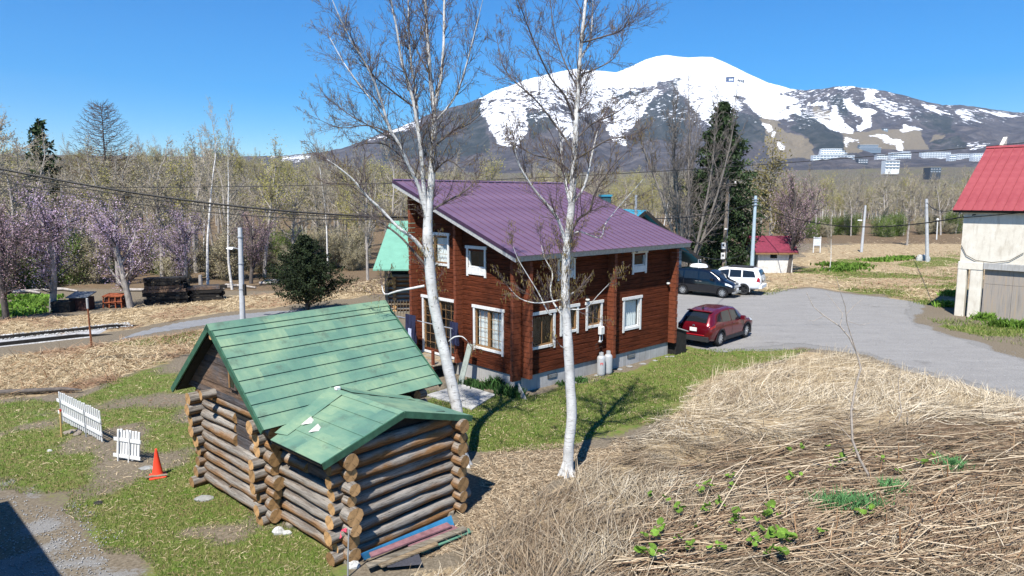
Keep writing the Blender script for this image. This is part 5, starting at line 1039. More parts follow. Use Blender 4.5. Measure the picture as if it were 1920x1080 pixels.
# straw litter on the left strips and lawns
for nm, poly, box, n, L0, L1, lab in (('dry_grass_strip', STRAW1, (-80, 480, 605, 770), 15000, .15, .6, 'dry flattened grass between lawn and railway'), ('dry_grass_bank', STRAW2, (-80, 780, 515, 645), 9000, .15, .5, 'dry grass bank beyond the railway'), ('dry_grass_verge', STRAW3, (1420, 1860, 442, 565), 6000, .2, .7, 'dry grass of the far field'), ('lawn_litter', LAWNL, (-50, 640, 690, 1090), 4500, .04, .15, 'dead grass lying in the lawn beside the cabin'), ('lawn_edge_litter', LAWN, (790, 1500, 660, 850), 2200, .04, .15, 'dead grass lying in the lawn beside the house')):
    q = scatter_px(n, r_, poly, *box); x, y = q[:, 0], q[:, 1]; a = r_.uniform(0, 6.28, n); D_ = np.stack([np.cos(a), np.sin(a), np.abs(r_.normal(0, .22, n))], 1); D_ /= np.linalg.norm(D_, axis=1, keepdims=True)
    c0 = colorattr(n, r_, [(0, (.20, .13, .07)), (.4, (.38, .29, .17)), (1, (.62, .51, .34))]); k = (sstep(.5, .62, fbm(x, y, 2.2, 3, 71))*.7)[:, None]; c0 = c0*(1-k)+np.array([.24, .13, .08])*k
    strips(nm, np.stack([x, y, gz(x, y)+.01], 1), D_, r_.uniform(L0, L1, n), r_.uniform(.01, .02, n)*np.clip(y/22, .5, 2.2), np.stack([r_.normal(0, .2, n), r_.normal(0, .2, n), r_.normal(0, .1, n)], 1), c0, lab)
# bare earth litter round the birches
n = 15000; EARTH = PW([(860, 880), (900, 850), (1110, 835), (1240, 775), (1275, 830), (1110, 905), (1080, 885), (1000, 935), (950, 970), (880, 1010), (800, 1040), (880, 960), (930, 920)])
q = scatter_px(n, r_, EARTH, 700, 1200, 820, 1060); x, y = q[:, 0], q[:, 1]; a = r_.uniform(0, 6.28, n); D_ = np.stack([np.cos(a), np.sin(a), np.abs(r_.normal(0, .15, n))], 1)
strips('leaf_litter', np.stack([x, y, gz(x, y)+.005], 1), D_, r_.uniform(.04, .2, n), r_.uniform(.008, .02, n), np.zeros((n, 3)), colorattr(n, r_, [(0, (.12, .085, .05)), (.5, (.30, .22, .14)), (1, (.52, .43, .30))]), 'dead twigs and leaves on the bare earth round the birches')
# grass blades
def grass(name, poly, box, n, h0, h1, lab, thr_=.45, seed=21, sc=2.4):
    n = int(n*1.5); q = scatter_px(n, r_, poly, *box); x, y = q[:, 0], q[:, 1]; m = fbm(x, y, sc, 4, seed)+r_.normal(0, .07, n) > thr_; x, y = x[m], y[m]; n = len(x); D_ = np.stack([r_.normal(0, .45, n), r_.normal(0, .45, n), np.ones(n)], 1); D_ /= np.linalg.norm(D_, axis=1, keepdims=True)
    strips(name, np.stack([x, y, gz(x, y)], 1), D_, r_.uniform(h0, h1, n)*.8, r_.uniform(.008, .016, n)*np.clip(y/20, .5, 2), np.stack([r_.normal(0, .3, n), r_.normal(0, .3, n), np.zeros(n)], 1), colorattr(n, r_, [(0, (.05, .085, .012)), (.45, (.095, .155, .022)), (.75, (.16, .205, .045)), (1, (.33, .29, .14))]), lab)
grass('lawn_grass', LAWN, (780, 1560, 655, 860), 30000, .03, .10, 'green lawn grass in front of the house', .36, 30, 2.2)
grass('lawn_grass', LAWNL, (-40, 660, 690, 1090), 42000, .03, .09, 'patchy lawn grass beside the cabin', .38, 21, 1.9)
grass('verge_grass', VERGE, (1430, 1960, 470, 665), 15000, .06, .22, 'green grass along the gravel yard', .46, 22, 5)
grass('path_grass', PW([(215, 648), (330, 628), (400, 616), (470, 604), (470, 620), (400, 650), (300, 650)]), (200, 480, 600, 660), 2500, .06, .2, 'grass tufts along the asphalt path', .42, 23)
# loose stones on bare ground
n = 5000; q = np.concatenate([scatter_px(1500, r_, GRAVL, -50, 320, 925, 1100), scatter_px(3500, r_, YARD, 1250, 1950, 545, 770)]); x, y = q[:, 0], q[:, 1]; s_ = r_.uniform(.007, .024, n); c_ = np.stack([x, y, gz(x, y)+.015], 1); o6 = np.array([[1, 0, 0], [0, 1, 0], [-1, 0, 0], [0, -1, 0], [0, 0, .7], [0, 0, -.7]])
V = (c_[:, None]+o6[None]*s_[:, None, None]*r_.uniform(.6, 1.3, (n, 6, 1))).reshape(-1, 3); f8 = np.array([[0, 1, 4], [1, 2, 4], [2, 3, 4], [3, 0, 4], [1, 0, 5], [2, 1, 5], [3, 2, 5], [0, 3, 5]]); F_ = ((np.arange(n)*6)[:, None, None]+f8[None]).reshape(-1, 3)
o = link('loose_stones', npmesh('loose_stones', V, F_, simple('grey_stone', (.30, .30, .30), .9, .4, 1.5, bump=0)), kind='stuff'); o['label'] = 'loose grey stones on the gravel'
# thick fallen knotweed stems
n = 1500; q = scatter_px(n, r_, PW([(1150, 1100), (1230, 900), (1330, 850), (1480, 830), (1640, 840), (1900, 800), (2050, 820), (2050, 1110)]), 1100, 1990, 800, 1100, .8); x, y = q[:, 0], q[:, 1]; a = np.where(r_.random(n) < .75, r_.normal(.32, .28, n), r_.uniform(-1.6, 1.6, n)); L_ = r_.uniform(.5, 1.9, n); z = gz(x, y)+r_.uniform(.05, .26, n)
d = np.stack([np.cos(a), np.sin(a), r_.normal(.0, .07, n)], 1); P0 = np.stack([x, y, z], 1); P1 = P0+d*L_[:, None]; P1[:, 2] = np.maximum(P1[:, 2], gz(P1[:, 0], P1[:, 1])+.05); rd_ = r_.uniform(.006, .014, n); V, F_ = segs_mesh(P0, P1, rd_, rd_*.8, 5)
o = link('fallen_stems', npmesh('fallen_stems', V, F_, M_straw, attrs={'tint': np.repeat(colorattr(n, r_, [(0, (.12, .07, .042)), (.35, (.29, .20, .125)), (.7, (.45, .35, .23)), (1, (.60, .50, .36))]), 10, 0)}), kind='stuff'); o['label'] = 'thick brown fallen plant stems lying across the right foreground'
n = 90; q = scatter_px(n, r_, PW([(1330, 1000), (1640, 860), (1990, 800), (1990, 1090), (1500, 1090)]), 1330, 1990, 800, 1090); x, y = q[:, 0], q[:, 1]; P0 = np.stack([x, y, gz(x, y)-.05], 1); P1 = P0+np.stack([r_.normal(0, .14, n), r_.normal(0, .14, n), r_.uniform(.18, .6, n)], 1); rd_ = r_.uniform(.008, .017, n); V, F_ = segs_mesh(P0, P1, rd_, rd_*.85, 5)
o = link('standing_stubs', npmesh('standing_stubs', V, F_, M_straw, attrs={'tint': np.repeat(colorattr(n, r_, [(0, (.22, .12, .06)), (1, (.46, .31, .18))]), 10, 0)}), kind='stuff'); o['label'] = 'broken upright plant stubs in the right foreground'
n = 160; q = scatter_px(n, r_, STRAW1, -20, 420, 640, 740); x, y = q[:, 0], q[:, 1]; P0 = np.stack([x, y, gz(x, y)], 1); P1 = P0+np.stack([r_.normal(0, .5, n), r_.normal(0, .5, n), r_.uniform(.05, .7, n)], 1); rd_ = r_.uniform(.006, .012, n); V, F_ = segs_mesh(P0, P1, rd_, rd_*.8, 4)
o = link('dead_stems', npmesh('dead_stems', V, F_, M_straw, attrs={'tint': np.repeat(colorattr(n, r_, [(0, (.20, .10, .05)), (1, (.50, .34, .20))]), 8, 0)}), kind='stuff'); o['label'] = 'rusty brown dead stems between the lawn and the railway'
# butterbur: rosettes of round leaves; daffodil clumps
M_butter = leafmat('butterbur_leaf', (.14, .25, .035), .45, .3, 9, .3); M_daff = leafmat('daffodil_leaf', (.12, .28, .10), .3, .2, 4); M_ever = leafmat('evergreen_leaf', (.035, .085, .02), .5, .1, 6)
def butter_leaf(seed):
    r2 = random.Random(seed); b = MB(); n = 14; c0 = (0, 0, .0); ring = []
    for k in range(n):
        a = -math.pi+.25+(2*math.pi-.5)*k/(n-1); rr_ = .5*(1+.06*r2.uniform(-1, 1)); ring.append((rr_*math.cos(a)*1.0+.12, rr_*math.sin(a), .13+.05*math.sin(3*a+seed)))
    mid = [(p[0]*.5+.03, p[1]*.5, .045) for p in ring]
    b._add([c0]+mid+ring, [(0, 1+k, 2+k) for k in range(n-1)]+[(1+k, 1+n+k, 2+n+k, 2+k) for k in range(n-1)]); return b.mesh('leaf', M_butter, True)
BL = [butter_leaf(i) for i in range(3)]
BUT = [(1440, 1070, 1.2), (1462, 1000, .8), (1437, 1003, .9), (1375, 1015, .7), (1440, 990, 1.0), (1475, 1048, 1.2), (1455, 1035, 1.0), (1220, 1045, 1.2), (1210, 1072, 1.3), (1235, 1030, .8), (1275, 1045, .7), (1300, 1020, .7), (1270, 985, .8), (1320, 990, .9), (1325, 985, .6), (1215, 962, .6), (1250, 968, .6), (1308, 948, .7), (1320, 940, .9), (1370, 940, .6), (1350, 975, .8), (1385, 1005, .9), (1480, 925, .8), (1495, 920, .6), (1500, 870, .7), (1550, 870, .8), (1580, 890, .9), (1600, 875, .6), (1610, 1000, .8), (1630, 995, .7), (1540, 1030, .7), (1720, 895, 1.0), (1740, 885, .8), (1650, 890, .7), (1480, 875, .6), (1690, 910, .8), (1370, 925, .6), (1410, 1055, .8), (1290, 1060, .8), (1245, 1078, .8), (1560, 905, .6), (1415, 1020, 1.1), (1425, 1050, 1.0), (1390, 1035, .8), (1340, 1060, .9), (1465, 1075, .9)]
pr = random.Random(4)
for px, py, s_ in BUT:
    p = G(px, py); zz = float(gz(p[0], p[1]))+.14; o = thing('butterbur', 'low butterbur plant with round bright green leaves among the fallen stems', 'butterbur', (p[0], p[1], zz+.06), pr.uniform(0, 6.28), 'butterbur plants in the right foreground')
    for k in range(pr.randint(3, 5)):
        l_ = link('leaf', BL[pr.randint(0, 2)], o); a = pr.uniform(0, 6.28); d0 = pr.uniform(.03, .15)*s_; l_.location = (math.cos(a)*d0, math.sin(a)*d0, pr.uniform(.04, .17)); k2 = pr.uniform(.08, .22)*s_; l_.scale = (k2, k2*pr.uniform(.7, 1), k2*1.4); l_.rotation_euler = (pr.uniform(-.6, .6), pr.uniform(-.8, .4), a)
def clump(name, label, cat, px, py, rx, ry, n, h, mat, group=None, wd=.02):
    p = G(px, py); r2 = np.random.default_rng(int(px*7+py)); o = thing(name, label, cat, (p[0], p[1], float(gz(p[0], p[1]))+(.08 if 'daff' in name else 0)), 0, group); x = r2.normal(0, rx*.45, n); y = r2.normal(0, ry*.45, n); P = np.stack([x, y, np.zeros(n)], 1); d = np.stack([r2.normal(0, .35, n), r2.normal(0, .35, n), np.ones(n)], 1); d /= np.linalg.norm(d, axis=1, keepdims=True); s_ = np.cross(d, r2.normal(0, 1, (n, 3))); s_ /= np.linalg.norm(s_, axis=1, keepdims=True); L_ = r2.uniform(.6, 1.1, n)[:, None]*h; w_ = s_*wd*.5; bd = np.stack([r2.normal(0, .18, n), r2.normal(0, .18, n), np.full(n, -.08)], 1)*h
    m = P+d*L_*.6; e = P+d*L_+bd; V = np.stack([P-w_, P+w_, m+w_, m-w_, e+w_*.2, e-w_*.2], 1).reshape(-1, 3); b = (np.arange(n)*6)[:, None]; link('leaves', npmesh('leaves', V, np.concatenate([b+np.array([[0, 1, 2, 3]]), b+np.array([[3, 2, 4, 5]])]), mat), o); return o
clump('daffodil_clump', 'broad clump of blue-green daffodil leaves among the fallen stems', 'plant clump', 1590, 968, .78, .34, 460, .40, M_daff)
clump('daffodil_clump', 'smaller upright tuft of strap leaves behind the broad daffodil clump', 'plant clump', 1668, 935, .34, .22, 150, .38, M_daff)
clump('daffodil_clump', 'bright green tuft of strap leaves right of the daffodils beside a butterbur', 'plant clump', 1783, 893, .36, .22, 170, .40, M_daff)
for px, py, n_, h in ((905, 728, 160, .3), (930, 727, 190, .45), (948, 738, 160, .35), (880, 722, 120, .28), (968, 745, 120, .35), (1085, 716, 90, .25), (1060, 722, 70, .2)): clump('garden_plant', 'small dark green garden plant at the foot of the house foundation', 'plant', px, py, .4, .25, n_, h, M_ever, 'garden plants along the house foundation', .05)
for px, py in ((30, 575), (55, 570), (80, 560), (60, 585), (20, 590), (70, 572), (40, 560)): clump('ground_plant', 'leafy green plant growing under the cherry trees at the left edge', 'plant', px, py, 1.2, .8, 220, .35, M_butter, 'green plants under the cherry trees', .16)
for px, py in ((1590, 505), (1605, 500), (1640, 490), (1670, 488), (1695, 485), (1560, 498), (1575, 508)): clump('weed_patch', 'patch of bright green weeds in the rough grass left of the garage', 'plant', px, py, 1.6, 1.0, 200, .45, M_butter, 'green weeds in the rough grass', .18)
for px, py, n_ in ((1780, 555, 260), (1770, 575, 160), (1880, 612, 200), (1910, 615, 200), (1845, 600, 160)): clump('wall_weed', 'green weed growing along the foot of the garage', 'plant', px, py, .7, .4, n_, .5, M_butter, 'weeds along the garage', .08)

# ------------------------------------------------------------ poles, lamps, wires
M_polew = log_mat('pole_wood', (.22, .15, .09), (.27, .235, .20), (7, 7, .5)); M_polec = simple('pole_concrete', (.44, .455, .47), .8, .15, 4); M_polel = simple('pale_blue_steel', (.38, .48, .54), .5, .12, 4)
M_wire = simple('black_cable', (.015, .015, .016), .6, .1, bump=0); M_lampw = simple('white_lamp_case', (.80, .80, .80), .4, .05, bump=0)
def pole(name, label, cat, base, top, r0, r1, mat, n=12):
    p = G(*base); q = D(*top, p[1]); o = thing(name, label, cat, p); b = MB(); v = q-p; b.tube([(0, 0, -.3), tuple(v*.5), tuple(v)], [r0, (r0+r1)/2, r1], n); b.build('pole', mat, o, smooth=True); return o, v, p
def street_lamp_head(o, v, f, dx, s_=1.0):
    c = v*f; b = MB(); b.tube([tuple(c), (c[0]+dx*.5, c[1]-.05, c[2]+.12), (c[0]+dx, c[1]-.1, c[2]+.16)], .03*s_, 6); b.build('bracket', M_steel, o); x = c[0]+dx; k = math.copysign(1, dx); b = MB(); b.hexa([(x-.05, c[1]-.22, c[2]+.08), (x+k*.5*s_+.05*k, c[1]-.18, c[2]+.12), (x+k*.5*s_+.05*k, c[1]+.02, c[2]+.12), (x-.05, c[1]+.06, c[2]+.08), (x, c[1]-.18, c[2]+.20), (x+k*.45*s_, c[1]-.15, c[2]+.2), (x+k*.45*s_, c[1], c[2]+.2), (x, c[1]+.02, c[2]+.2)]); b.build('lamp_head', M_lampw, o)
o, v, p = pole('lamp_post', 'grey concrete lamp post rising behind the cabin roof', 'lamp post', (455, 604), (450, 427), .155, .115, M_polec); street_lamp_head(o, v, .76, -.32, .7)
for f in (.35, .62, .9): b = MB(); c = v*f; b.lathe([(.16, 0), (.16, .05)], 12, tuple(c)); b.build('band', M_steel, o)
b = MB(); c = v*.10; b.box(c[0]+.13, c[0]+.25, c[1]-.1, c[1]+.1, 1.5, 2.1); b.build('switch_box', M_dark, o)
o, v, p = pole('utility_pole', 'weathered wooden utility pole with two white meter boxes behind the black van', 'utility pole', (1356, 512), (1365, 337), .17, .13, M_polew)
for f, c0 in ((.16, 0), (.27, 0)): c = v*f; b = MB(); b.bbox(c[0]-.36, c[0]-.0, c[1]-.32, c[1]-.17, c[2]-.05, c[2]+.52, .02); m_ = b.build('meter_box', M_white, o); b = MB(); b.box(c[0]-.27, c[0]-.12, c[1]-.335, c[1]-.322, c[2]+.2, c[2]+.38); b.build('meter_dial', M_dark, m_)
c = v*.47; b = MB(); b.box(c[0]-.14, c[0]+.14, c[1]-.19, c[1]-.165, c[2], c[2]+.14); b.build('white_band', M_white, o)
c = v*.955; b = MB(); b.box(c[0]-.75, c[0]+.75, c[1]-.24, c[1]-.14, c[2], c[2]+.09); ca = b.build('crossarm', M_polew, o)
for x in (-.65, .6): b = MB(); b.lathe([(.05, 0), (.07, .05), (.05, .1), (.03, .16)], 8, (c[0]+x, c[1]-.19, c[2]+.09)); b.build('insulator', M_white, ca)
b = MB(); b.tube([(.2, -.05, 0), tuple(v*.85+np.array([.16, -.05, 0]))], .025, 5); b.build('conduit', M_steel, o)
o, v, p = pole('utility_pole', 'pale blue steel pole behind the white car', 'utility pole', (1409, 512), (1417, 367), .19, .13, M_polel)
for f in (.92, .95, .88): b = MB(); c = v*f; b.lathe([(.17, 0), (.17, .07)], 12, tuple(c)); b.box(c[0]-.35, c[0]+.2, c[1]-.2, c[1]-.13, c[2], c[2]+.06); b.build('clamp', M_steel, o)
o, v, p = pole('lamp_post', 'far pale lamp post leaning in the dry field', 'lamp post', (1615, 473), (1623, 385), .17, .12, M_polec); street_lamp_head(o, v, .66, -.35, .9)
o, v, p = pole('utility_pole', 'grey concrete utility pole in the field left of the garage', 'utility pole', (1739, 491), (1737, 373), .19, .13, M_polec)
for f in (.93, .86): b = MB(); c = v*f; b.lathe([(.16, 0), (.16, .06)], 10, tuple(c)); b.build('band', M_steel, o)
o, v, p = pole('lamp_post', 'thin white post with a small round head at the wood edge', 'post', (1756, 449), (1758, 414), .10, .08, M_white, 8); b = MB(); b.lathe([(.1, 0), (.22, .12), (.2, .3), (.05, .4)], 8, tuple(v)); b.build('head', M_white, o)
o, v, p = pole('rusty_post', 'thin rusty post standing beside the railway', 'post', (172, 651), (163, 560), .045, .04, simple('rust', (.20, .075, .035), .85, .4, 6), 8); b = MB(); b.lathe([(.05, 0), (.05, .45), (.02, .47)], 8, (v[0], v[1], v[2]-.45)); b.build('pale_cap', M_concrete, o)
p = G(1531, 474); o = thing('signboard', 'white two-legged signboard in the grass right of the shed', 'signboard', p); 
for x in (-.42, .42): b = MB(); b.bbox(x-.05, x+.05, -.05, .05, -.1, 2.0, .01); b.build('leg', M_white, o)
b = MB(); b.bbox(-.37, .37, -.03, .03, .9, 1.9, .01); b.build('board', simple('pale_board', (.55, .6, .66), .6, .2), o)
def wire(name, label, ends, sag, r0=.02, n=16, cat='cable'):
    P, Q = np.array(ends[0], float), np.array(ends[1], float); o = thing(name, label, cat, P); b = MB(); b.tube([tuple((Q-P)*f+np.array([0, 0, -4*sag*f*(1-f)])) for f in np.linspace(0, 1, n)], r0, 5); b.build('strand', M_wire, o); return o
wire('overhead_wire', 'thin overhead wire running right across the picture above the house', (D(-60, 349, 31), D(1080, 330, 31)), .22, .016); o = wire('overhead_wire', 'thin overhead wire rising over the spruce towards the garage roof', (D(1080, 330, 31), D(1980, 262, 31)), .12, .016)
he = HS.w(0.0, WB-.1, 6.0)
for k, (y0, l_) in enumerate(((303, 'thick upper strand of the cable bundle from the left to the house'), (309, 'second strand of the cable bundle just under the thick one'), (322, 'lowest slack strand of the cables from the left to the house'))):
    q0 = D(-5, y0, 24.0); wire('service_cable', l_, (q0+(q0-he)*.15, he+np.array([0, 0, -.03*k])), (.5, .55, .62)[k], (.036, .018, .016)[k])
wire('service_cable', 'black cable from the blue steel pole down to the station house', (D(1414, 380, 64), NF.w(0, 0.1, 5.3)), .5, .035); wire('service_cable', 'black cable sagging from the shed trees to the garage wall', (D(1416, 383, 64), GA.w(-.1, bG(1830, 400), zG(1810, 402))), 1.3, .035)
wire('service_cable', 'thin cable between the far pole and the garage eave', (D(1738, 380, 72), GA.w(-.1, bG(1800, 392), zG(1800, 389))), .5, .03); wire('service_cable', 'thin line from the house eave to the blue steel pole', (HS.w(LA+.5, 0, 4.6), D(1412, 462, 64)), .8, .02)

# ------------------------------------------------------------ fences, stakes, cone, planks beside the cabin
def picket(label, pl_, pr_, hL, hR, n, tilt, rails, posts, group=None, pw=.07):
    a, b_ = G(*pl_), G(*pr_); L_ = float(np.hypot(*(b_-a)[:2])); o = thing('picket_fence', label, 'fence', a, math.atan2(b_[1]-a[1], b_[0]-a[0])); st = L_/n
    for k in range(n):
        x = st*(k+.5); z0 = .06+random.uniform(-.02, .02); h = hL+(hR-hL)*k/n+random.uniform(-.02, .02); b = MB(); t0 = math.tan(tilt)
        f = lambda z, y: (x, y+z*t0, z); w_ = pw/2
        b.hexa([(x-w_, -.012+z0*t0, z0), (x+w_, -.012+z0*t0, z0), (x+w_, .012+z0*t0, z0), (x-w_, .012+z0*t0, z0), (x-w_, -.012+h*t0, h), (x+w_, -.012+h*t0, h-.008), (x+w_, .012+h*t0, h-.008), (x-w_, .012+h*t0, h)]); b.build('picket', M_white, o)
    for rz_ in rails: b = MB(); b.beam((-.06, -.032+rz_*math.tan(tilt), rz_), (L_+.05, -.032+rz_*math.tan(tilt), rz_-.02), .03, .085); b.build('rail', M_white, o)
    for x, m_, w_ in posts: b = MB(); b.beam((x, -.068, -.1), (x, -.068+.8*math.tan(tilt), .8), w_, w_); b.build('post', m_, o)
    return o
picket('long white picket fence section leaning in the lawn', (115, 790), (194, 832), .95, .95, 21, -.02, (.30, .68), ((.3, M_steel, .03), (2.1, M_steel, .03)), pw=.062)
picket('short white picket panel propped beside the traffic cone', (218, 862), (262, 868), .80, .80, 8, .12, (.14, .56), ((.12, M_white, .025), (.46, M_white, .025)), pw=.066)
o, v, p = pole('wooden_stake', 'yellowish wooden stake with a red tip beside the long picket fence', 'stake', (115, 819), (113, 768), .03, .03, simple('pale_timber', (.45, .31, .12), .8, .2), 4); b = MB(); b.lathe([(.034, -.05), (.034, .01)], 4, tuple(v)); b.build('red_tip', simple('red_paint', (.5, .04, .03), .6, .1), o)
p = G(296, 893); cone = thing('traffic_cone', 'red traffic cone with a plank across its base', 'traffic cone', p, .5); M_cone = simple('red_cone_plastic', (.72, .055, .022), .55, .12, 8, bump=.05)
b = MB(); b.bbox(-.19, .19, -.19, .19, 0, .035, .015); b.build('base', M_cone, cone); b = MB(); b.lathe([(.14, .035), (.125, .06), (.03, .66), (.028, .70), (.018, .705)], 20); b.build('body', M_cone, cone, smooth=True)
o = thing('grey_plank', 'short grey plank lying across the traffic cone base', 'plank', p+np.array([.02, -.12, .05]), .35); b = MB(); b.bbox(-.24, .26, -.035, .035, 0, .03, .006); b.build('board', M_rawwood, o)
def rock(name, label, px, py, sx, sy, sz, mat, cat='stone', z=None):
    p = G(px, py) if z is None else G(px, py, z); o = thing(name, label, cat, p); r2 = random.Random(int(px+py)); b = MB(); prof = []
    n = 9; rings = []
    for i, (f, zz) in enumerate(((1.0, -.05), (1.02, .4), (.75, .85), (.3, 1.0))): rings.append([(math.cos(6.283*j/n)*sx*f*r2.uniform(.82, 1.12), math.sin(6.283*j/n)*sy*f*r2.uniform(.82, 1.12), zz*sz*r2.uniform(.85, 1.1)) for j in range(n)])
    vv = sum(rings, []); fs = [(i*n+j, i*n+(j+1) % n, (i+1)*n+(j+1) % n, (i+1)*n+j) for i in range(3) for j in range(n)]+[tuple(range(3*n, 4*n))]; b._add(vv, fs); b.build('body', mat, o); return o
M_stone = simple('pale_stone', (.24, .24, .23), .9, .25, 8); M_rubble = simple('white_rubble', (.42, .42, .40), .9, .35, 14)
rock('flat_stone', 'flat grey stone at the near corner of the cabin', 382, 936, .22, .16, .07, M_stone); rock('flat_stone', 'flat grey stone in the lawn left of the traffic cone', 276, 878, .2, .14, .04, M_stone)
rock('plaster_lump', 'white lump of plaster in the gap before the annex', 522, 1000, .12, .09, .13, M_rubble); rock('plaster_lump', 'small white plaster block beside the lump before the annex', 538, 1001, .10, .06, .07, M_rubble); rock('pale_pebble', 'white stone lying in the lawn near the left edge', 93, 846, .07, .05, .05, M_rubble)
rock('white_boulder', 'white boulder beside the far concrete pole', 1731, 489, .75, .5, .7, M_rubble, 'boulder'); rock('pale_stone', 'pale broken stone by the wooden stake with the pink ribbon', 664, 1062, .13, .10, .10, M_rubble); rock('dark_clod', 'dark clod of earth on the gravel', 185, 945, .11, .08, .07, M_dark, 'clod')
for i, (px, py) in enumerate([(1095, 708), (1120, 703), (1140, 697), (1162, 692), (1180, 687), (1205, 681), (1228, 676), (1250, 670), (1075, 716), (1260, 668)]): o = rock('edging_stone', 'small pale edging stone in the row along the house foundation', px, py+pr.uniform(-2, 2), pr.uniform(.08, .15), .08, .05, M_stone); o['group'] = 'edging stones along the foundation'
for k in range(14): p = G(128+k*4.5+pr.uniform(-4, 4), 812-k*1.5+pr.uniform(-6, 8)); o = rock('earth_clod', 'grey clod of dug earth at the foot of the long picket fence', *[float(c_) for c_ in topix(p)], pr.uniform(.06, .13), pr.uniform(.05, .1), pr.uniform(.04, .08), simple('grey_earth', (.21, .18, .15), .95, .3) if k == 0 else bpy.data.materials['grey_earth'], 'clod'); o['group'] = 'clods of dug earth by the picket fence'
# stake with ribbon
o, v, p = pole('ribbon_stake', 'thin grey stake tied with a pink ribbon at the annex corner', 'stake', (651, 1082), (654, 993), .016, .014, M_steel, 6); M_rib = simple('pink_ribbon', (.85, .10, .16), .6, .1, bump=0); b = MB(); z_ = v[2]
pts = [(0, -.02, z_), (-.06, -.03, z_+.01), (-.09, -.03, z_-.06), (-.085, -.035, z_-.14)]
for i in range(3): a, c_ = np.array(pts[i]), np.array(pts[i+1]); b.quad(a+[0, 0, .025], a-[0, 0, .025], c_-[.02, 0, .02], c_+[.02, 0, .02])
b.lathe([(.022, z_-.04), (.024, z_+.02)], 8); b.build('ribbon', M_rib, o)
# boards stacked along the annex front
def board_px(name, label, cat, quadpx, z, th, mat, sheets=None):
    P = [G(px, py, zz) for (px, py), zz in zip(quadpx, z if hasattr(z, '__len__') else [z]*4)]; c0 = sum(P)/4; c0[2] = 0; o = thing(name, label, cat, c0); b = MB()
    if sheets:
        A, B_, C_, D_ = [q-c0 for q in P]; n = sheets*4
        for i in range(n):
            f0, f1 = i/n, (i+1)/n; h0, h1 = .018*math.sin(f0*sheets*6.283), .018*math.sin(f1*sheets*6.283); a0, a1 = A+(D_-A)*f0, A+(D_-A)*f1; b0, b1 = B_+(C_-B_)*f0, B_+(C_-B_)*f1
            b.quad(a0+[0, 0, h0], b0+[0, 0, h0], b1+[0, 0, h1], a1+[0, 0, h1])
    else: q = [tuple(x-c0) for x in P]; b.hexa([(x[0], x[1], x[2]-th) for x in q]+q)
    b.build('sheet' if sheets else 'board', mat, o); return o
M_bluecor = simple('blue_corrugated', (.06, .29, .50), .45, .2, 4, bump=0); M_maroon = simple('maroon_board', (.20, .10, .11), .6, .3, 8); M_gboard = simple('green_board', (.10, .23, .16), .6, .25, 8); M_mat = simple('black_ribbed_mat', (.05, .05, .06), .8, .3, 30)
board_px('corrugated_sheet', 'bright blue corrugated sheet leaning along the annex front', 'roofing sheet', [(683, 1050), (852, 986), (846, 966), (676, 1038)], (.08, .08, .26, .26), .01, M_bluecor, 7)
board_px('maroon_board', 'maroon painted board lying on the blue corrugated sheet', 'board', [(696, 1044), (847, 986), (838, 979), (692, 1036)], (.20, .20, .22, .22), .03, M_maroon)
board_px('maroon_board', 'second darker maroon board just in front of the first', 'board', [(770, 1026), (860, 990), (848, 984), (762, 1020)], .14, .03, M_maroon)
board_px('rubber_mat', 'black ribbed rubber mat under the planks by the annex', 'mat', [(728, 1064), (792, 1058), (780, 1025), (702, 1047)], .10, .02, M_mat, 16)
board_px('grey_plank', 'long grey plank running the length of the board stack', 'plank', [(690, 1064), (876, 992), (868, 986), (686, 1056)], .16, .03, M_rawwood); board_px('grey_plank', 'weathered plank with straw on it in front of the long plank', 'plank', [(716, 1062), (822, 1020), (816, 1012), (706, 1054)], .15, .03, M_rawwood)
board_px('green_board', 'dark green board at the front of the board stack', 'board', [(790, 1036), (886, 996), (878, 990), (790, 1022)], .08, .02, M_gboard)
# propane bottles and gas meter on the long wall
M_bottle = simple('pale_grey_bottle', (.40, .41, .42), .4, .08, 4, bump=.03, metal=.1)
for k, (a, nm) in enumerate(((3.92, 'left pale grey gas bottle with red print standing at the long house wall'), (4.32, 'right pale grey gas bottle beside the cross-wall log ends'))):
    p = HS.w(a, -.33-.02*k, 0); o = thing('gas_bottle', nm, 'gas bottle', p); o.scale = (.85, .85, .74); b = MB(); b.lathe([(.13, .0), (.15, .02), (.185, .07), (.19, .15), (.19, .92), (.175, 1.0), (.12, 1.06), (.05, 1.09), (.045, 1.12)], 20); b.build('tank', M_bottle, o, smooth=True)
    b = MB(); n = 14
    for j in range(n-3): a0, a1 = 6.283*j/n, 6.283*(j+1)/n; b.quad((.10*math.cos(a0), .10*math.sin(a0), 1.07), (.10*math.cos(a1), .10*math.sin(a1), 1.07), (.10*math.cos(a1), .10*math.sin(a1), 1.24), (.10*math.cos(a0), .10*math.sin(a0), 1.24))
    b.build('collar', M_bottle, o); b = MB(); b.lathe([(.02, 1.12), (.03, 1.15), (.03, 1.2), (.015, 1.22)], 8); b.build('valve', M_steel, o)
    if k == 0: b = MB(); [b.box(-.06+.045*j, -.03+.045*j, -.1955, -.192, .62+.05*(j % 2), .74) for j in range(3)]; b.build('red_print', simple('red_print', (.6, .06, .05), .6, bump=0), o)
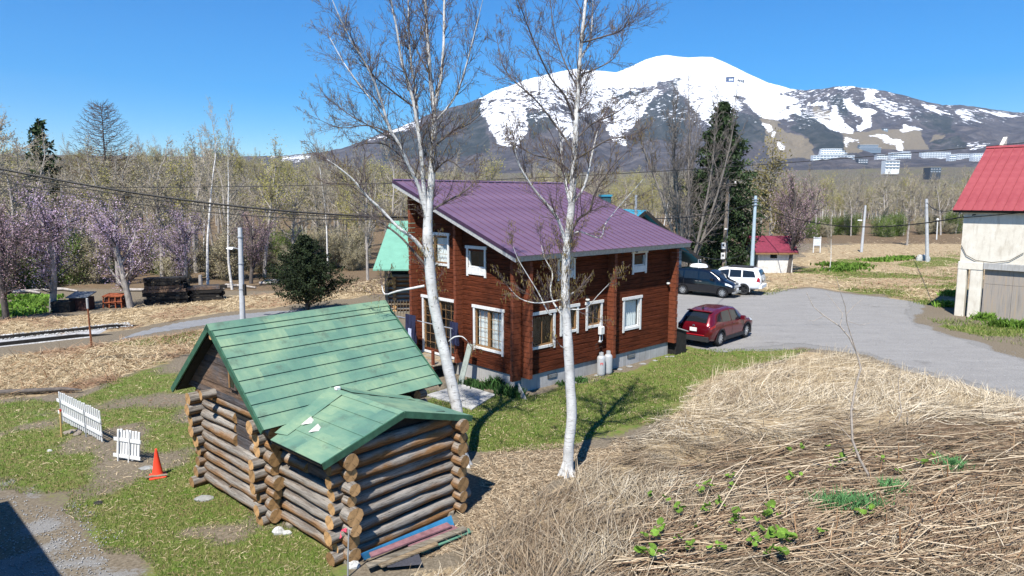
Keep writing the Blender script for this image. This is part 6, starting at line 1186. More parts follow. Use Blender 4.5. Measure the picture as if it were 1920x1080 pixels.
p = HS.w(4.12, -.06, 0); o = thing('gas_regulator', 'white gas meter and pipe on the wall above the gas bottles', 'gas meter', p, HS.rot); b = MB(); b.bbox(-.12, .13, -.16, .0, 1.58, 1.88, .03); b.build('meter', M_white, o); b = MB(); b.tube([(-.05, -.06, 1.25), (-.05, -.06, 2.05)], .022, 6); b.tube([(.08, -.07, 1.3), (.08, -.07, 1.6)], .018, 6); b.build('pipe', M_white, o); b = MB(); b.lathe([(.05, 1.24), (.08, 1.28), (.05, 1.34)], 8, (-.05, -.07, 0)); b.build('regulator', M_steel, o)
b = MB(); b.tube([(-.05, -.08, 1.28), (-.35, -.12, 1.22), (-.45, -.2, 1.05), (-.2, -.28, 1.15)], .014, 6); b.build('hose', M_black, o)
# patio slabs, clothes, prop board
PAT = [(800, 742), (865, 722), (930, 742), (885, 770)]
pA, pB_, pC_, pD_ = [G(*q)[:2] for q in PAT]; o = thing('patio', 'grey paved slabs on the grass at the near corner of the house', 'patio', (pA[0], pA[1], 0))
for i in range(4):
    for j in range(3):
        f = lambda u_, v_: (pA*(1-u_)+pB_*u_)*(1-v_)+(pD_*(1-u_)+pC_*u_)*v_
        c4 = [f((i+.02)/4, (j+.02)/3), f((i+.98)/4, (j+.02)/3), f((i+.98)/4, (j+.98)/3), f((i+.02)/4, (j+.98)/3)]; q = [(x[0]-pA[0], x[1]-pA[1], .045+.01*random.random()) for x in c4]
        if np.cross(c4[1]-c4[0], c4[2]-c4[0]) < 0: q = q[::-1]
        b = MB(); b.hexa([(x[0], x[1], -.05) for x in q]+q); b.build('paving_slab', M_concrete, o)
t = NT('navy_cloth'); n = t.noise(t.coords((8, 8, 1)), 2, 4, .6); M_navy = t.done(t.ramp(n, [(.3, (.008, .010, .03)), (.7, (.025, .03, .075))]), .9); M_pale = simple('pale_cloth', (.45, .48, .62), .9, .3)
def cloth(label, pl_, s0, s1, z0, z1, d_, mat, amp=.07, waves=3.3):
    p = HS.w(*pl_(s0, 0, d_)[:2], z1); o = thing('hanging_clothes', label, 'laundry', p, HS.rot); b = MB(); n, m = 14, 8; c0 = np.array(pl_(s0, z1, d_))
    P = [[tuple(np.array(pl_(s0+(s1-s0)*(i/n)*(1-.12*(j/m)*math.sin(i)), z1+(z0-z1)*j/m*(1+.06*math.sin(i*1.3)), d_+amp*math.sin(i/n*6.28*waves)*(.3+.7*j/m)))-c0) for i in range(n+1)] for j in range(m+1)]
    for j in range(m):
        for i in range(n): b.quad(P[j][i], P[j+1][i], P[j+1][i+1], P[j][i+1])
    b.build('cloth', mat, o, smooth=True); return o
q0 = HS.pa(770, 590, -.7); q1 = HS.pa(770, 640, -.7); cloth('navy work clothes hanging at the far left corner of the house', pL, q0[1]+.38, q0[1]-.38, q1[2], q0[2], .7, M_navy)
cloth('pale blue trousers hanging among the navy clothes at the far left', pL, q0[1]+.08, q0[1]-.16, q1[2]+.05, q1[2]+.55, .78, M_pale, .03)
q0 = HS.pa(852, 604, -.5); q1 = HS.pa(852, 645, -.5); cloth('navy jacket hanging beside the glazed door behind the forked birch', pL, q0[1]+.28, q0[1]-.25, q1[2], q0[2], .5, M_navy)
o = thing('clothes_rail', 'dark metal clothes rail standing in front of the gable wall', 'clothes rail', HS.w(-.6, 5.0), HS.rot); b = MB(); b.tube([(0, 1.8, 1.95), (0, -1.9, 1.95)], .018, 6); b.build('bar', M_steel, o)
for y in (1.7, -1.8): b = MB(); b.tube([(0, y, 0), (0, y, 1.95)], .018, 6); b.build('post', M_steel, o)
p0, p1 = HS.pa(862, 725, -.9), HS.pa(855, 660, -.3); o = thing('leaning_board', 'pale greenish board leaning by the forked birch near the porch', 'board', HS.w(-.9, p0[1]), HS.rot); b = MB(); b.hexa([(0, -.14, 0), (.03, -.14, 0), (.03, .14, 0), (0, .14, 0), (.5, -.14, 1.45), (.53, -.14, 1.45), (.53, .14, 1.45), (.5, .14, 1.45)]); b.build('board', simple('pale_green_board', (.27, .30, .26), .7, .2), o)
o = thing('picket_fence', 'pale picket fence beside the log cottage behind the house', 'fence', D(722, 595, 38.2), 0); 
for k in range(14): b = MB(); b.beam((k*.17, 0, -.1), (k*.17+.04, 0, .95), .08, .02); b.build('picket', M_rawwood, o)
for z_ in (.3, .75): b = MB(); b.beam((-.1, .03, z_), (2.4, .03, z_), .03, .07); b.build('rail', M_rawwood, o)
# black bin by the far corner of the house
p = HS.w(LA+.42, .25, 0); o = thing('dark_hutch', 'dark sloping-lid box against the far end of the house by the red car', 'storage box', p, HS.rot); b = MB(); b.extr([(-.35, -.55, 0), (.45, -.55, 0), (.45, -.55, .95), (-.35, -.55, 1.2)], (0, 1.6, 0)); b.build('box', M_black, o); b = MB(); b.hexa([(-.38, -.6, 1.205), (.52, -.6, .93), (.52, 1.1, .93), (-.38, 1.1, 1.205), (-.38, -.6, 1.25), (.52, -.6, .97), (.52, 1.1, .97), (-.38, 1.1, 1.25)]); b.build('lid', M_greywood, o)
# white tank behind the van
p = D(1309, 540, 49.5); o = thing('water_tank', 'white rounded tank with a small handle behind the black van', 'tank', (p[0], p[1], 0)); b = MB(); b.lathe([(.55, 0), (.62, .1), (.65, 1.55), (.62, 1.9), (.5, 2.02), (.2, 2.06)], 20); o2 = b.build('tank', M_lampw, o, smooth=True); b = MB(); b.tube([(-.05, 0, 2.0), (-.05, 0, 2.35), (.12, 0, 2.35), (.12, 0, 2.2)], .03, 6); b.build('handle', M_steel, o)

# ------------------------------------------------------------ railway and the heaps beyond it
a0, a1 = G(-120, 664), G(262, 622); dirv = (a1-a0)/np.linalg.norm(a1-a0); nv = np.array([-dirv[1], dirv[0], 0]); L_ = float(np.linalg.norm(a1-a0))
trk = thing('railway_track', 'railway track between low edge beams painted black as shade, ending at the asphalt path', 'railway track', a0, math.atan2(dirv[1], dirv[0])); M_ball = simple('ballast', (.36, .355, .35), .95, .4, 14, bump=.6, bd=.04)
b = MB(); b.hexa([(0, -.2, -.1), (L_-2, -.2, -.1), (L_-.6, 2.9, -.1), (0, 2.9, -.1), (0, 0, .035), (L_-2.2, 0, .035), (L_-.8, 2.6, .05), (0, 2.6, .05)]); b.build('ballast_bed', M_ball, trk)
for y, l2, zz in ((.05, L_-1.2, .19), (1.85, L_+.6, .2)): b = MB(); b.hexa([(0, y, .0), (l2, y, .0), (l2, y+.16, .0), (0, y+.16, .0), (0, y, zz), (l2-1.5, y, zz), (l2-1.5, y+.16, zz), (0, y+.16, zz)]); b.build('rail', M_black, trk)  # black beams stand in for the shaded sides of low platform walls
n = 1600; x = r_.uniform(0, L_, n); y = r_.uniform(1.6, 3.1, n); s_ = r_.uniform(.03, .06, n); V = (np.stack([x, y, np.full(n, .06)], 1)[:, None]+o6[None]*s_[:, None, None]*r_.uniform(.6, 1.3, (n, 6, 1))).reshape(-1, 3); F_ = ((np.arange(n)*6)[:, None, None]+f8[None]).reshape(-1, 3); link('ballast_stones', npmesh('ballast_stones', V, F_, simple('pale_ballast', (.42, .42, .41), .9, .4, 2, bump=0)), trk, kind='stuff')
def timber_pile(label, pxl, pxr, py, rows, per, h=.2):
    a, c_ = G(pxl, py), G(pxr, py-4); L2 = float(np.linalg.norm(c_-a)); o = thing('timber_stack', label, 'timber stack', a, math.atan2(c_[1]-a[1], c_[0]-a[0])); r2 = random.Random(int(pxl))
    for i in range(rows):
        for j in range(per):
            y = j*.30+r2.uniform(-.03, .03); e = r2.uniform(-.25, .3); b = MB(); b.bbox(e, L2+r2.uniform(-.4, .25), y, y+.24, i*(h+.035)+.05, i*(h+.035)+.05+h, .015); q = b.build('sleeper', M_black if r2.random() < .8 else M_greyplank, o); q.rotation_euler = (0, 0, r2.uniform(-.03, .03))
        for x in (.4, L2-.6): b = MB(); b.box(x, x+.2, .02, per*.3, i*(h+.035)+.02, i*(h+.035)+.05); b.build('spacer', M_rawwood, o)
timber_pile('tall stack of black railway sleepers under the bare trees', 272, 350, 572, 7, 4); timber_pile('low stack of black railway sleepers right of the tall stack', 356, 424, 566, 4, 4)
p = G(114, 586); o = thing('dark_crate', 'low dark slatted crate beside the mauve cherry trunk', 'crate', p, .05)
for k in range(5): b = MB(); b.bbox(-.55, .55, -.03, .0, .04+k*.12, .14+k*.12, .005); b.build('slat', M_black, o)
b = MB(); b.bbox(-.54, .54, 0.001, .8, .02, .66, .02); b.build('box', M_black, o); 
p = G(147, 583); o = thing('dark_hut', 'small dark hut with a grey sheet lid between the crate and the rusty machine', 'hut', p, .06); b = MB(); b.bbox(-.52, .52, 0, .9, 0, .78, .02); b.build('box', simple('dark_red_box', (.05, .022, .018), .9, .4), o); b = MB(); b.hexa([(-.62, -.14, .80), (.62, -.14, .80), (.62, 1.0, 1.0), (-.62, 1.0, 1.0), (-.62, -.14, .85), (.62, -.14, .85), (.62, 1.0, 1.06), (-.62, 1.0, 1.06)]); b.build('lid', simple('slate_sheet', (.13, .145, .16), .5, .3), o)
M_rustm = simple('orange_rust', (.27, .075, .03), .9, .4, 7); p = G(212, 578); o = thing('rusty_machine', 'rusty orange farm machine under the trees beyond the railway', 'farm machine', p, .08)
b = MB(); b.hexa([(-.6, -.05, .70), (.6, -.05, .70), (.55, .8, .80), (-.55, .8, .80), (-.6, -.05, .76), (.6, -.05, .76), (.55, .8, .86), (-.55, .8, .86)]); b.build('top_plate', M_rustm, o); b = MB(); b.bbox(-.5, .5, .05, .7, .18, .66, .02); b.build('body', simple('dark_rust', (.10, .03, .018), .9, .5), o)
for x in (-.56, -.2, .18, .54): b = MB(); b.beam((x, -.03, 0), (x*.94, .0, .70), .06, .06); b.build('leg', M_rustm, o)
for x in (-.45, .45): b = MB(); b.tube([(x-.05, .35, .25), (x+.05, .35, .25)], .25, 12); b.build('wheel', M_rustm, o)
b = MB(); b.tube([(-.6, -.06, .35), (.6, -.06, .42)], .035, 6); b.build('crossbar', M_rustm, o)
for k in range(9):
    px, py = pr.choice([(105, 545), (270, 545), (430, 545), (60, 552), (520, 532), (380, 540)]); p = G(px+pr.uniform(-25, 25), py+pr.uniform(-6, 4)); o = thing('fallen_trunk', 'grey fallen trunk lying on the wood floor beyond the railway', 'fallen trunk', p, pr.uniform(-.6, .6), 'fallen trunks on the wood floor'); b = MB(); b.tube([(-1.6, 0, .12), (0, .05, .16), (1.5, 0, .1)], [.12, .10, .06], 7); b.build('log', M_trunk, o, smooth=True)
p = G(377, 556); o = thing('tree_stump', 'broken pale stump between the two black timber stacks', 'stump', p); b = MB(); b.tube([(0, 0, -.1), (.02, 0, .8), (.03, 0, 1.5)], [.17, .14, .12], 8); b.build('stump', M_trunk, o)
p = G(40, 742); o = thing('fallen_trunk', 'dark fallen branch lying along the lawn edge at the left', 'fallen branch', p, .20); b = MB(); b.tube([(-3, 0, .08), (-.5, .15, .12), (1.3, .1, .14), (1.9, .0, .10)], [.08, .09, .07, .03], 7); b.build('log', M_trunkd, o, smooth=True)

# ------------------------------------------------------------ far resort and the lift station on the mountain
M_hotelw = simple('hotel_white', (.74, .77, .78), .7, .1, .2, bump=0); M_hotelb = simple('hotel_bluegrey', (.16, .22, .28), .6, .2, .2, bump=0); M_hoteld = simple('hotel_dark', (.05, .06, .075), .6, .2, .2, bump=0)
def hotel(label, x0, x1, y0, y1, mat, floors, cols, steps=1, Yd=2750):
    Yd = float(on_mountain((x0+x1)/2, y1)[1])-10 if Yd == 2750 or Yd > 2600 else Yd; P0, P1 = D(x0, y1, Yd), D(x1, y1, Yd); H_ = D(x0, y0, Yd)[2]-P0[2]; w_ = P1[0]-P0[0]; o = thing('resort_hotel', label, 'hotel', P0); fh = H_/floors
    b = MB(); bs = MB()
    for s_ in range(steps): b.box(w_*s_*.16/steps, w_*(1-s_*.2/steps), 8*s_, 8*s_+22, -12 if s_ == 0 else H_*s_/steps, H_*(s_+1)/steps-.01)
    b.build('wall', mat, o); 
    for f in range(floors):
        s_ = int(f*steps/floors); xa, xb = w_*s_*.16/steps, w_*(1-s_*.2/steps); yy = 8*s_
        for c_ in range(cols): q = MB(); u0 = xa+(xb-xa)*(c_+.14)/cols; u1 = xa+(xb-xa)*(c_+.86)/cols; q.box(u0, u1, yy-.4, yy-.05, f*fh+fh*.28, f*fh+fh*.64); q.build('window', M_hotelb if mat is not M_hoteld else M_hotelw, o)
        bs.box(xa-.6, xb+.6, yy-1.6, yy-.41, f*fh+fh*.80, f*fh+fh*.94)
    bs.build('balcony_slabs', M_hotelw if mat is not M_hoteld else M_hotelb, o, kind='stuff'); return o
for a in (('white terraced resort hotel at the mountain foot, leftmost of the row', 1538, 1588, 278, 293, M_hotelw, 4, 9, 3), ('long low white hotel before the terraced one', 1524, 1602, 291, 299, M_hotelw, 2, 12), ('dark blue-grey hotel on the brown slope above the others', 1610, 1652, 271, 282, M_hotelb, 4, 9, 2), ('small dark lodge below the dark blue-grey hotel', 1609, 1627, 298, 306, M_hoteld, 2, 4), ('low white building left of the blue glazed block', 1644, 1672, 290, 298, M_hotelw, 2, 6),
          ('grey and white hotel with a blue glazed right end', 1670, 1708, 286, 298, M_hotelw, 3, 8), ('blue glazed hotel block in the middle of the row', 1690, 1706, 284, 297, M_hotelb, 4, 4, 1, 2730), ('pale lower chalet hidden by treetops below the middle block', 1660, 1686, 301, 318, M_hotelw, 3, 4, 1, 1900), ('long pale hotel right of the middle block', 1728, 1782, 285, 296, M_hotelw, 3, 11), ('white square hotel with dark bays', 1780, 1792, 289, 302, M_hotelw, 3, 3, 1, 2700), ('wide white hotel left of the red garage roof', 1794, 1824, 288, 298, M_hotelw, 3, 7), ('wide white hotel nearest the red garage roof', 1824, 1860, 287, 302, M_hotelw, 4, 7, 2), ('dark lodge among the trees below the long pale hotel', 1744, 1764, 314, 324, M_hoteld, 2, 4, 1, 1300)): hotel(*a)
for label, px, py, w_, h_, mat in (('dark blue lift station high on the snow slope', 1369.5, 154, 13.5, 8.0, simple('station_blue', (.05, .085, .19), .6, .1, bump=0)), ('small dark hut on the snow right of the lift station', 1391, 153.5, 11, 3, M_hoteld), ('small chalet on the lower ski slope', 1664, 245, 9, 4, M_hotelb)):
    p = on_mountain(px, py); s_ = np.linalg.norm(p)/FPX; o = thing('mountain_hut' if 'hut' in label or 'chalet' in label else 'lift_station', label, 'mountain building', p, -math.atan2(p[0], p[1])); W2, H2 = w_*s_, h_*s_; b = MB(); b.box(-W2/2, W2/2, -12, 30, -15, H2*.85); b.build('wall', mat, o); b = MB(); b.extr([(-W2*.54, -14, H2*.85+.1), (W2*.54, -14, H2*.85+.1), (W2*.45, -14, H2), (-W2*.45, -14, H2)], (0, 46, 0)); b.build('roof', M_hoteld, o)
    for k in range(3): b = MB(); b.box(-W2*.4+k*W2*.28, -W2*.22+k*W2*.28, -12.8, -12.05, H2*.2, H2*.6); b.build('window', M_hotelw if k else M_hoteld, o)
# ------------------------------------------------------------ vehicles
def paint(name, col, rough=.28, metal=.0):
    t = NT(name); return t.done(col, rough, metal, .5, Coat_Weight=.8, Coat_Roughness=.06)
M_tyre = simple('tyre_rubber', (.022, .022, .023), .85, .2, 20, bump=0); M_alloy = simple('alloy_wheel', (.50, .51, .52), .35, .1, bump=0, metal=.7); M_clad = simple('black_cladding', (.028, .028, .03), .7, .2, bump=0); M_lamp = simple('clear_lamp', (.62, .65, .68), .12, .08, bump=0, spec=.7); M_tail = simple('red_lamp', (.30, .012, .016), .15, .1, bump=0, spec=.6); M_chrome = simple('chrome', (.62, .63, .65), .18, .05, bump=0, metal=.9); M_plate = simple('number_plate', (.78, .78, .76), .5, .04, bump=0)
class CarBody:
    def __init__(s, st, W):                        # stations: x, zlo, zhip, zbelt, zroof, wlo, whip, wbelt, wroof
        st = np.array(st, float); xs = np.linspace(st[0, 0], st[-1, 0], 110); A = np.stack([np.interp(xs, st[:, 0], st[:, k]) for k in range(1, 9)], 1)
        for _ in range(3): A[1:-1] = .25*A[:-2]+.5*A[1:-1]+.25*A[2:]
        s.xs, s.A = xs, A
    def S(s, x, t):
        a = [np.interp(x, s.xs, s.A[:, k]) for k in range(8)]; zlo, zh, zb, zr, wl, wh, wb, wr = a
        py = np.array([0, wl*.9, wl, wh, wb, wr, wr-.10, 0]); pz = np.array([zlo, zlo, zlo+.10, zh, zb, zr-.06, zr, zr+.035])
        sg = -1 if t < 0 else 1; t = abs(t); return np.array([x, sg*np.interp(t, range(8), py), np.interp(t, range(8), pz)])
    def N(s, x, t):
        e = .03; a = s.S(x+e, t)-s.S(x-e, t); b = s.S(x, t+.08)-s.S(x, t-.08 if abs(t) > .1 else t); n = np.cross(a, b); n = nrm(n); c = s.S(x, t)-np.array([x, 0, .8]); return n if n@c > 0 else -n
    def mesh(s, mat):
        tt_ = np.concatenate([np.linspace(0, 7, 36), -np.linspace(7, 0, 36)[1:-1]]); R_ = np.array([[s.S(x, t if i < 36 else t-1e-9) for i, t in enumerate(tt_)] for x in s.xs])
        R_[:, :, 1:] = .25*np.roll(R_, 1, 1)[:, :, 1:]+.5*R_[:, :, 1:]+.25*np.roll(R_, -1, 1)[:, :, 1:]
        n, m = R_.shape[:2]; fs = [(i*m+j, i*m+(j+1) % m, (i+1)*m+(j+1) % m, (i+1)*m+j) for i in range(n-1) for j in range(m)]; b = MB(); b._add(R_.reshape(-1, 3), fs+[tuple(range(m-1, -1, -1)), tuple(range((n-1)*m, n*m))]); return b.mesh('body', mat, True)
    def patch(s, name, xt, mat, parent, off=.012, nu=10, nv=5):   # xt: four (x,t) corners, bilinear
        b = MB(); P = []
        for i in range(nu+1):
            for j in range(nv+1):
                u, v = i/nu, j/nv; q = (np.array(xt[0])*(1-u)+np.array(xt[1])*u)*(1-v)+(np.array(xt[3])*(1-u)+np.array(xt[2])*u)*v; P.append(s.S(q[0], q[1])+s.N(q[0], q[1])*off)
        b._add(P, [(i*(nv+1)+j, (i+1)*(nv+1)+j, (i+1)*(nv+1)+j+1, i*(nv+1)+j+1) for i in range(nu) for j in range(nv)]); return b.build(name, mat, parent, smooth=True)
def cut_wheels(me, xs, half, r0, zc):
    o = bpy.data.objects.new('tmp', me); COL.objects.link(o); cs = []
    for x in xs:
        for sg in (-1, 1):
            b = MB(); b.lathe([(r0, half-.30), (r0, half+.2)] if sg > 0 else [(r0, -half-.2), (r0, -half+.30)], 28, (x, 0, zc), 0, 'y'); c = b.build('cut', M_clad); cs.append(c); m = o.modifiers.new('b', 'BOOLEAN'); m.object = c; m.operation = 'DIFFERENCE'; m.solver = 'EXACT'
    dg = bpy.context.evaluated_depsgraph_get(); m2 = bpy.data.meshes.new_from_object(o.evaluated_get(dg)); 
    for c in cs+[o]: bpy.data.objects.remove(c)
    return m2
def wheel(root, x, y, r0, sg, spokes, rim_mat, w=.22):
    b = MB(); b.lathe([(r0*.66, -w/2), (r0*.93, -w/2), (r0, -w*.32), (r0, w*.32), (r0*.93, w/2), (r0*.66, w/2), (r0*.64, 0), (r0*.66, -w/2)], 28, axis='y', cap=False); o = b.build('wheel', M_tyre, root, smooth=True); o.location = (x, y, r0)
    q = MB(); f = sg*w*.36; q.lathe([(r0*.60, f-.02), (r0*.67, f-.01), (r0*.67, f+.012), (r0*.62, f+.02)] if sg > 0 else [(r0*.62, f-.02), (r0*.67, f-.012), (r0*.67, f+.01), (r0*.60, f+.02)], 24, axis='y', mi=1, cap=False)
    for k in range(spokes):
        a = 6.283*k/spokes; ca, sa = math.cos(a), math.sin(a); q.beam((ca*.04, f+sg*.012, sa*.04), (ca*r0*.64, f+sg*.008, sa*r0*.64), .055, .03, 0, (0, 1, 0))
    q.lathe([(.06, f-.02), (.06, f+.03)], 12, axis='y'); q.build('rim', [rim_mat, rim_mat], o)
    q = MB(); q.lathe([(r0*.62, -.02), (r0*.62, .02)], 20, axis='y'); d = q.build('brake_disc', M_clad, o); return o
def car(name, label, origin, heading, st, W, wb, r0, mat, cfg):
    root = thing(name, label, cfg.get('cat', 'car'), (*origin, .012), math.atan2(heading[1], heading[0])); B = CarBody(st, W); half = W/2
    me = cut_wheels(B.mesh(mat), (0, wb), half, r0*1.13, r0*1.02); link('body', me, root)
    for x in (0, wb):
        for sg in (-1, 1):
            wheel(root, x, sg*(half-.135), r0, sg, cfg['spokes'], cfg['rim'])
            b = MB(); n = 20; P = []
            for k in range(n+1):
                a = math.pi*(-.12+1.24*k/n)
                for rr_ in (r0*1.10, r0*1.30 if cfg.get('cladding') else r0*1.18):
                    z = r0*1.02+rr_*math.sin(a); X_ = x+rr_*math.cos(a); P.append((X_, sg*(half+.008), z))
            b._add(P, [(2*k, 2*k+1, 2*k+3, 2*k+2) for k in range(n)]); b._add([(p[0], sg*(half-.12), p[2]) for p in P[::2]]+P[::2], [(k, k+1, n+1+k+1, n+1+k) for k in range(n)]); b.build('wheel_arch', M_clad if cfg.get('cladding') else mat, root)
    for sg in (-1, 1):
        for w_ in cfg['side']: B.patch('side_window', [(x, sg*t) for x, t in w_], M_dglass, root)
        if cfg.get('cladding'):
            b = MB(); b.box(r0*1.2, wb-r0*1.2, sg*half-.02 if sg > 0 else -half-.012, half+.012 if sg > 0 else -half+.02, .24, .40); b.build('sill_cladding', M_clad, root)
        d = cfg['seams']
        for x0, x1 in d: B.patch('door_seam', [(x0, sg*2.4), (x0+.018, sg*2.4), (x1+.018, sg*4.0), (x1, sg*4.0)], M_clad, root, .004, 1, 8)
        for x in cfg['handles']: p = B.S(x, sg*3.75); b = MB(); b.box(x-.10, x+.10, p[1]-.02, p[1]+.03, p[2]-.02, p[2]+.02); b.build('door_handle', cfg.get('handle_mat', mat), root)
        xm = cfg['mirror']; p = B.S(xm, sg*4.1); b = MB(); b.bbox(xm-.10, xm+.10, p[1]+sg*.13-.11, p[1]+sg*.13+.11, p[2]-.02, p[2]+.17, .03); b.build('wing_mirror', mat, root, smooth=False)
        for k, q in enumerate(cfg['front_lamp']): B.patch('headlight', [(x, sg*t) for x, t in q], M_lamp, root, .014)
        for q in cfg['rear_lamp']: B.patch('tail_light', [(x, sg*t) for x, t in q], M_tail, root, .016)
    f = cfg['windscreen']; B2 = lambda nm, x0, x1, t0, m_: _top(B, nm, x0, x1, t0, m_, root)
    B2('windscreen', f[0], f[1], 6.05, M_dglass if not cfg.get('clear') else cfg['clear']); r_ = cfg['rear_glass']; B2('rear_window', r_[0], r_[1], 6.05, M_dglass)
    xr = st[0][0]; xf = st[-1][0]
    b = MB(); z = cfg['plate_r']; b.box(xr-.035, xr-.012, -.17, .17, z, z+.165); b.build('number_plate', M_plate, root); b = MB(); z = cfg['plate_f']; b.box(xf+.012, xf+.035, -.17, .17, z, z+.165); b.build('number_plate', M_plate, root)
    for nm, x0, x1, y, z0, z1, m_ in cfg['extra']:
        b = MB(); b.bbox(x0, x1, -y, y, z0, z1, .012); b.build(nm, m_, root)
    return root, B
def _top(B, nm, x0, x1, t0, mat, root):
    b = MB(); P = []; nu, nv = 8, 14
    for i in range(nu+1):
        for j in range(nv+1):
            x = x0+(x1-x0)*i/nu; v = -1+2*j/nv; sg = -1 if v < 0 else 1; t = 7-abs(v)*(7-t0); P.append(B.S(x, sg*t if abs(v) > 1e-6 else 7)+np.array([0, 0, .0])+B.N(x, sg*min(t, 6.9))*.014)
    b._add(P, [(i*(nv+1)+j, (i+1)*(nv+1)+j, (i+1)*(nv+1)+j+1, i*(nv+1)+j+1) for i in range(nu) for j in range(nv)]); return b.build(nm, mat, root, smooth=True)
# red crossover: x measured from the rear axle
h_ = np.array([.686, .728]); lf = np.array([-h_[1], h_[0]]); rw = G(1347, 649)[:2]; org = rw+lf*.79
RED = [(-.93, .42, .70, .96, 1.00, .70, .80, .76, .70), (-.88, .34, .68, 1.02, 1.08, .78, .87, .82, .72), (-.55, .28, .72, 1.06, 1.47, .86, .915, .86, .66), (-.30, .26, .74, 1.06, 1.60, .88, .92, .87, .64), (.25, .25, .74, 1.04, 1.665, .90, .92, .88, .65), (1.2, .24, .72, 1.01, 1.68, .90, .92, .88, .66), (1.75, .24, .72, .99, 1.61, .90, .92, .88, .67), (2.1, .24, .72, .98, 1.45, .90, .92, .87, .68), (2.65, .25, .72, .97, 1.06, .89, .92, .86, .72), (3.1, .27, .72, .94, .98, .88, .91, .84, .70), (3.45, .32, .70, .84, .90, .80, .86, .78, .62), (3.62, .42, .66, .74, .76, .62, .70, .64, .48)]
car('red_suv', 'dark red crossover parked at the far end of the log house', org, h_, RED, 1.84, 2.70, .355, paint('red_car_paint', (.13, .004, .011), .25, .35), dict(cladding=True, spokes=10, rim=M_alloy, cat='car', side=[[(-.35, 4.25), (.12, 4.12), (.20, 4.86), (-.12, 4.72)], [(.16, 4.12), (1.03, 4.08), (1.0, 4.90), (.26, 4.88)], [(1.10, 4.08), (2.25, 4.12), (1.80, 4.84), (1.07, 4.90)]],
    seams=[(.45, .05), (1.08, 1.04), (2.32, 2.28)], handles=(.30, 1.25), mirror=2.05, front_lamp=[[(3.05, 3.5), (3.42, 3.4), (3.38, 3.95), (3.0, 4.0)]], rear_lamp=[[(-.90, 3.55), (-.52, 3.7), (-.56, 3.98), (-.89, 3.9)]], windscreen=(2.60, 1.80), rear_glass=(-.84, -.38), plate_r=.74, plate_f=.40,
    extra=[('rear_bumper', -.965, -.80, .74, .30, .52, M_clad), ('exhaust_trim', -.975, -.93, .55, .56, .60, M_tail), ('emblem', -.945, -.90, .06, .97, 1.03, M_chrome), ('roof_spoiler', -.50, -.30, .60, 1.595, 1.63, paint('red_trim', (.15, .005, .012))), ('antenna_fin', -.18, -.02, .03, 1.68, 1.75, M_clad)]))

# black van, seen from its right front
a, c_ = G(1283, 552)[:2], G(1345, 559)[:2]; h_ = (c_-a)/np.linalg.norm(c_-a); h_ = np.array([math.cos(-.66), math.sin(-.66)]); lf = np.array([-h_[1], h_[0]]); mid = (a+c_)/2; org = mid-h_*1.40+lf*.77+np.array([.10, .0])
VAN = [(-1.02, .42, .80, 1.05, 1.12, .70, .82, .80, .72), (-.97, .34, .80, 1.12, 1.60, .80, .88, .84, .74), (-.80, .30, .80, 1.14, 1.80, .86, .90, .86, .74), (-.3, .28, .80, 1.14, 1.86, .88, .90, .87, .74), (1.2, .27, .80, 1.13, 1.87, .88, .90, .87, .74), (1.9, .27, .80, 1.12, 1.80, .88, .90, .87, .73), (2.35, .27, .80, 1.10, 1.52, .88, .90, .86, .72), (2.85, .28, .78, 1.08, 1.18, .88, .90, .85, .72), (3.25, .32, .76, 1.0, 1.05, .85, .88, .82, .70), (3.50, .40, .72, .86, .92, .76, .82, .74, .60), (3.58, .46, .70, .80, .82, .68, .74, .68, .52)]
car('black_van', 'black minivan parked on the gravel in front of the station house', org, h_, VAN, 1.80, 2.85, .345, paint('black_car_paint', (.003, .004, .008), .2), dict(spokes=9, rim=M_alloy, cat='van', side=[[(-.80, 4.12), (-.02, 4.10), (.0, 4.86), (-.72, 4.84)], [(.08, 4.10), (1.10, 4.10), (1.08, 4.88), (.10, 4.88)], [(1.18, 4.10), (2.28, 4.12), (1.85, 4.84), (1.16, 4.88)]],
    seams=[(.05, .04), (1.14, 1.12), (2.35, 2.33)], handles=(1.0, 1.28), handle_mat=M_chrome, mirror=2.15, front_lamp=[[(3.05, 3.45), (3.50, 3.3), (3.48, 3.9), (3.0, 3.95)]], rear_lamp=[[(-.97, 3.4), (-.85, 3.5), (-.88, 4.5), (-.96, 4.4)]], windscreen=(2.80, 2.0), rear_glass=(-1.0, -.88), plate_r=.9, plate_f=.50,
    extra=[('grille', 3.50, 3.60, .55, .72, .86, M_chrome), ('skid_plate', 3.44, 3.62, .66, .30, .44, M_chrome), ('wiper', 2.72, 2.80, .5, 1.20, 1.225, M_clad), ('rear_bumper', -1.05, -.9, .74, .34, .55, M_clad)]))
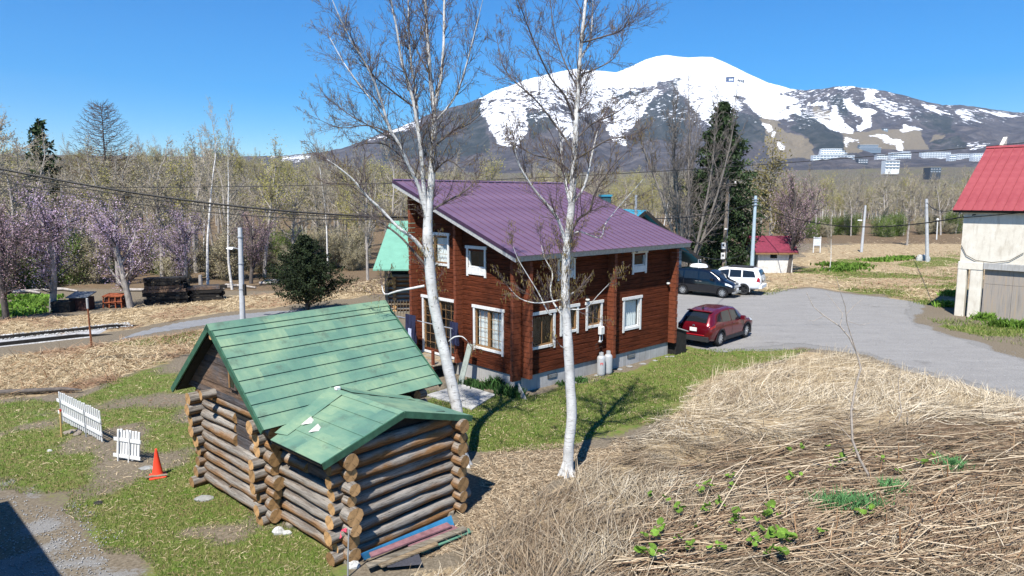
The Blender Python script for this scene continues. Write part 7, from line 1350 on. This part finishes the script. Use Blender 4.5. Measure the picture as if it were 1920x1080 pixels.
# white off-roader, seen from its left rear
h_ = np.array([-.85, .53]); lf = np.array([-h_[1], h_[0]]); rw = G(1394, 553)[:2]; org = rw-lf*.80
PRA = [(-1.12, .52, .85, 1.14, 1.18, .74, .84, .82, .74), (-1.08, .46, .85, 1.16, 1.40, .82, .90, .86, .74), (-.85, .42, .86, 1.18, 1.80, .88, .94, .88, .70), (-.5, .42, .86, 1.18, 1.87, .90, .94, .89, .70), (1.2, .42, .86, 1.16, 1.89, .90, .94, .90, .72), (1.75, .42, .86, 1.15, 1.80, .90, .94, .90, .72), (2.25, .42, .86, 1.14, 1.28, .90, .94, .88, .76), (3.2, .46, .84, 1.08, 1.16, .90, .92, .86, .74), (3.55, .5, .80, .95, 1.0, .80, .86, .80, .66)]
car('white_suv', 'white off-roader parked beside the black van, seen from behind', org, h_, PRA, 1.88, 2.79, .39, paint('white_car_paint', (.72, .73, .74), .3), dict(spokes=6, rim=M_clad, cat='car', side=[[(-.78, 4.15), (.10, 4.10), (.12, 4.86), (-.62, 4.80)], [(.20, 4.10), (1.0, 4.10), (.98, 4.86), (.22, 4.86)], [(1.08, 4.10), (2.05, 4.12), (1.70, 4.82), (1.06, 4.86)]],
    seams=[(.16, .14), (1.04, 1.02), (2.12, 2.1)], handles=(.30, 1.2), mirror=1.98, front_lamp=[[(3.0, 3.4), (3.5, 3.3), (3.48, 3.9), (3.0, 3.95)]], rear_lamp=[[(-1.09, 3.3), (-.86, 3.4), (-.92, 4.3), (-1.07, 4.15)]], windscreen=(2.22, 1.80), rear_glass=(-1.06, -.88), plate_r=1.0, plate_f=.6,
    extra=[('rear_bumper', -1.20, -1.0, .82, .50, .74, M_plate), ('tailgate_trim', -1.135, -1.10, .42, 1.10, 1.17, M_chrome), ('plate_recess', -1.128, -1.10, .36, .93, 1.09, M_clad), ('mud_flap', -.46, -.42, .90, .22, .50, M_clad), ('roof_rail', -.5, 1.2, .62, 1.905, 1.94, M_clad)]))
# ------------------------------------------------------------ the air of the valley
hz = MB(); hz.box(-7800, 7800, -300, 8900, -6, 1480)
t = NT('valley_air'); t.n.remove(t.b); pv = t.node('ShaderNodeVolumePrincipled'); pv.inputs['Color'].default_value = (.62, .78, 1.0, 1); pv.inputs['Density'].default_value = 4.6e-5; pv.inputs['Anisotropy'].default_value = .1
t.ln(pv.outputs[0], t.out.inputs['Volume']); hz.build('haze', t.m, kind='stuff')
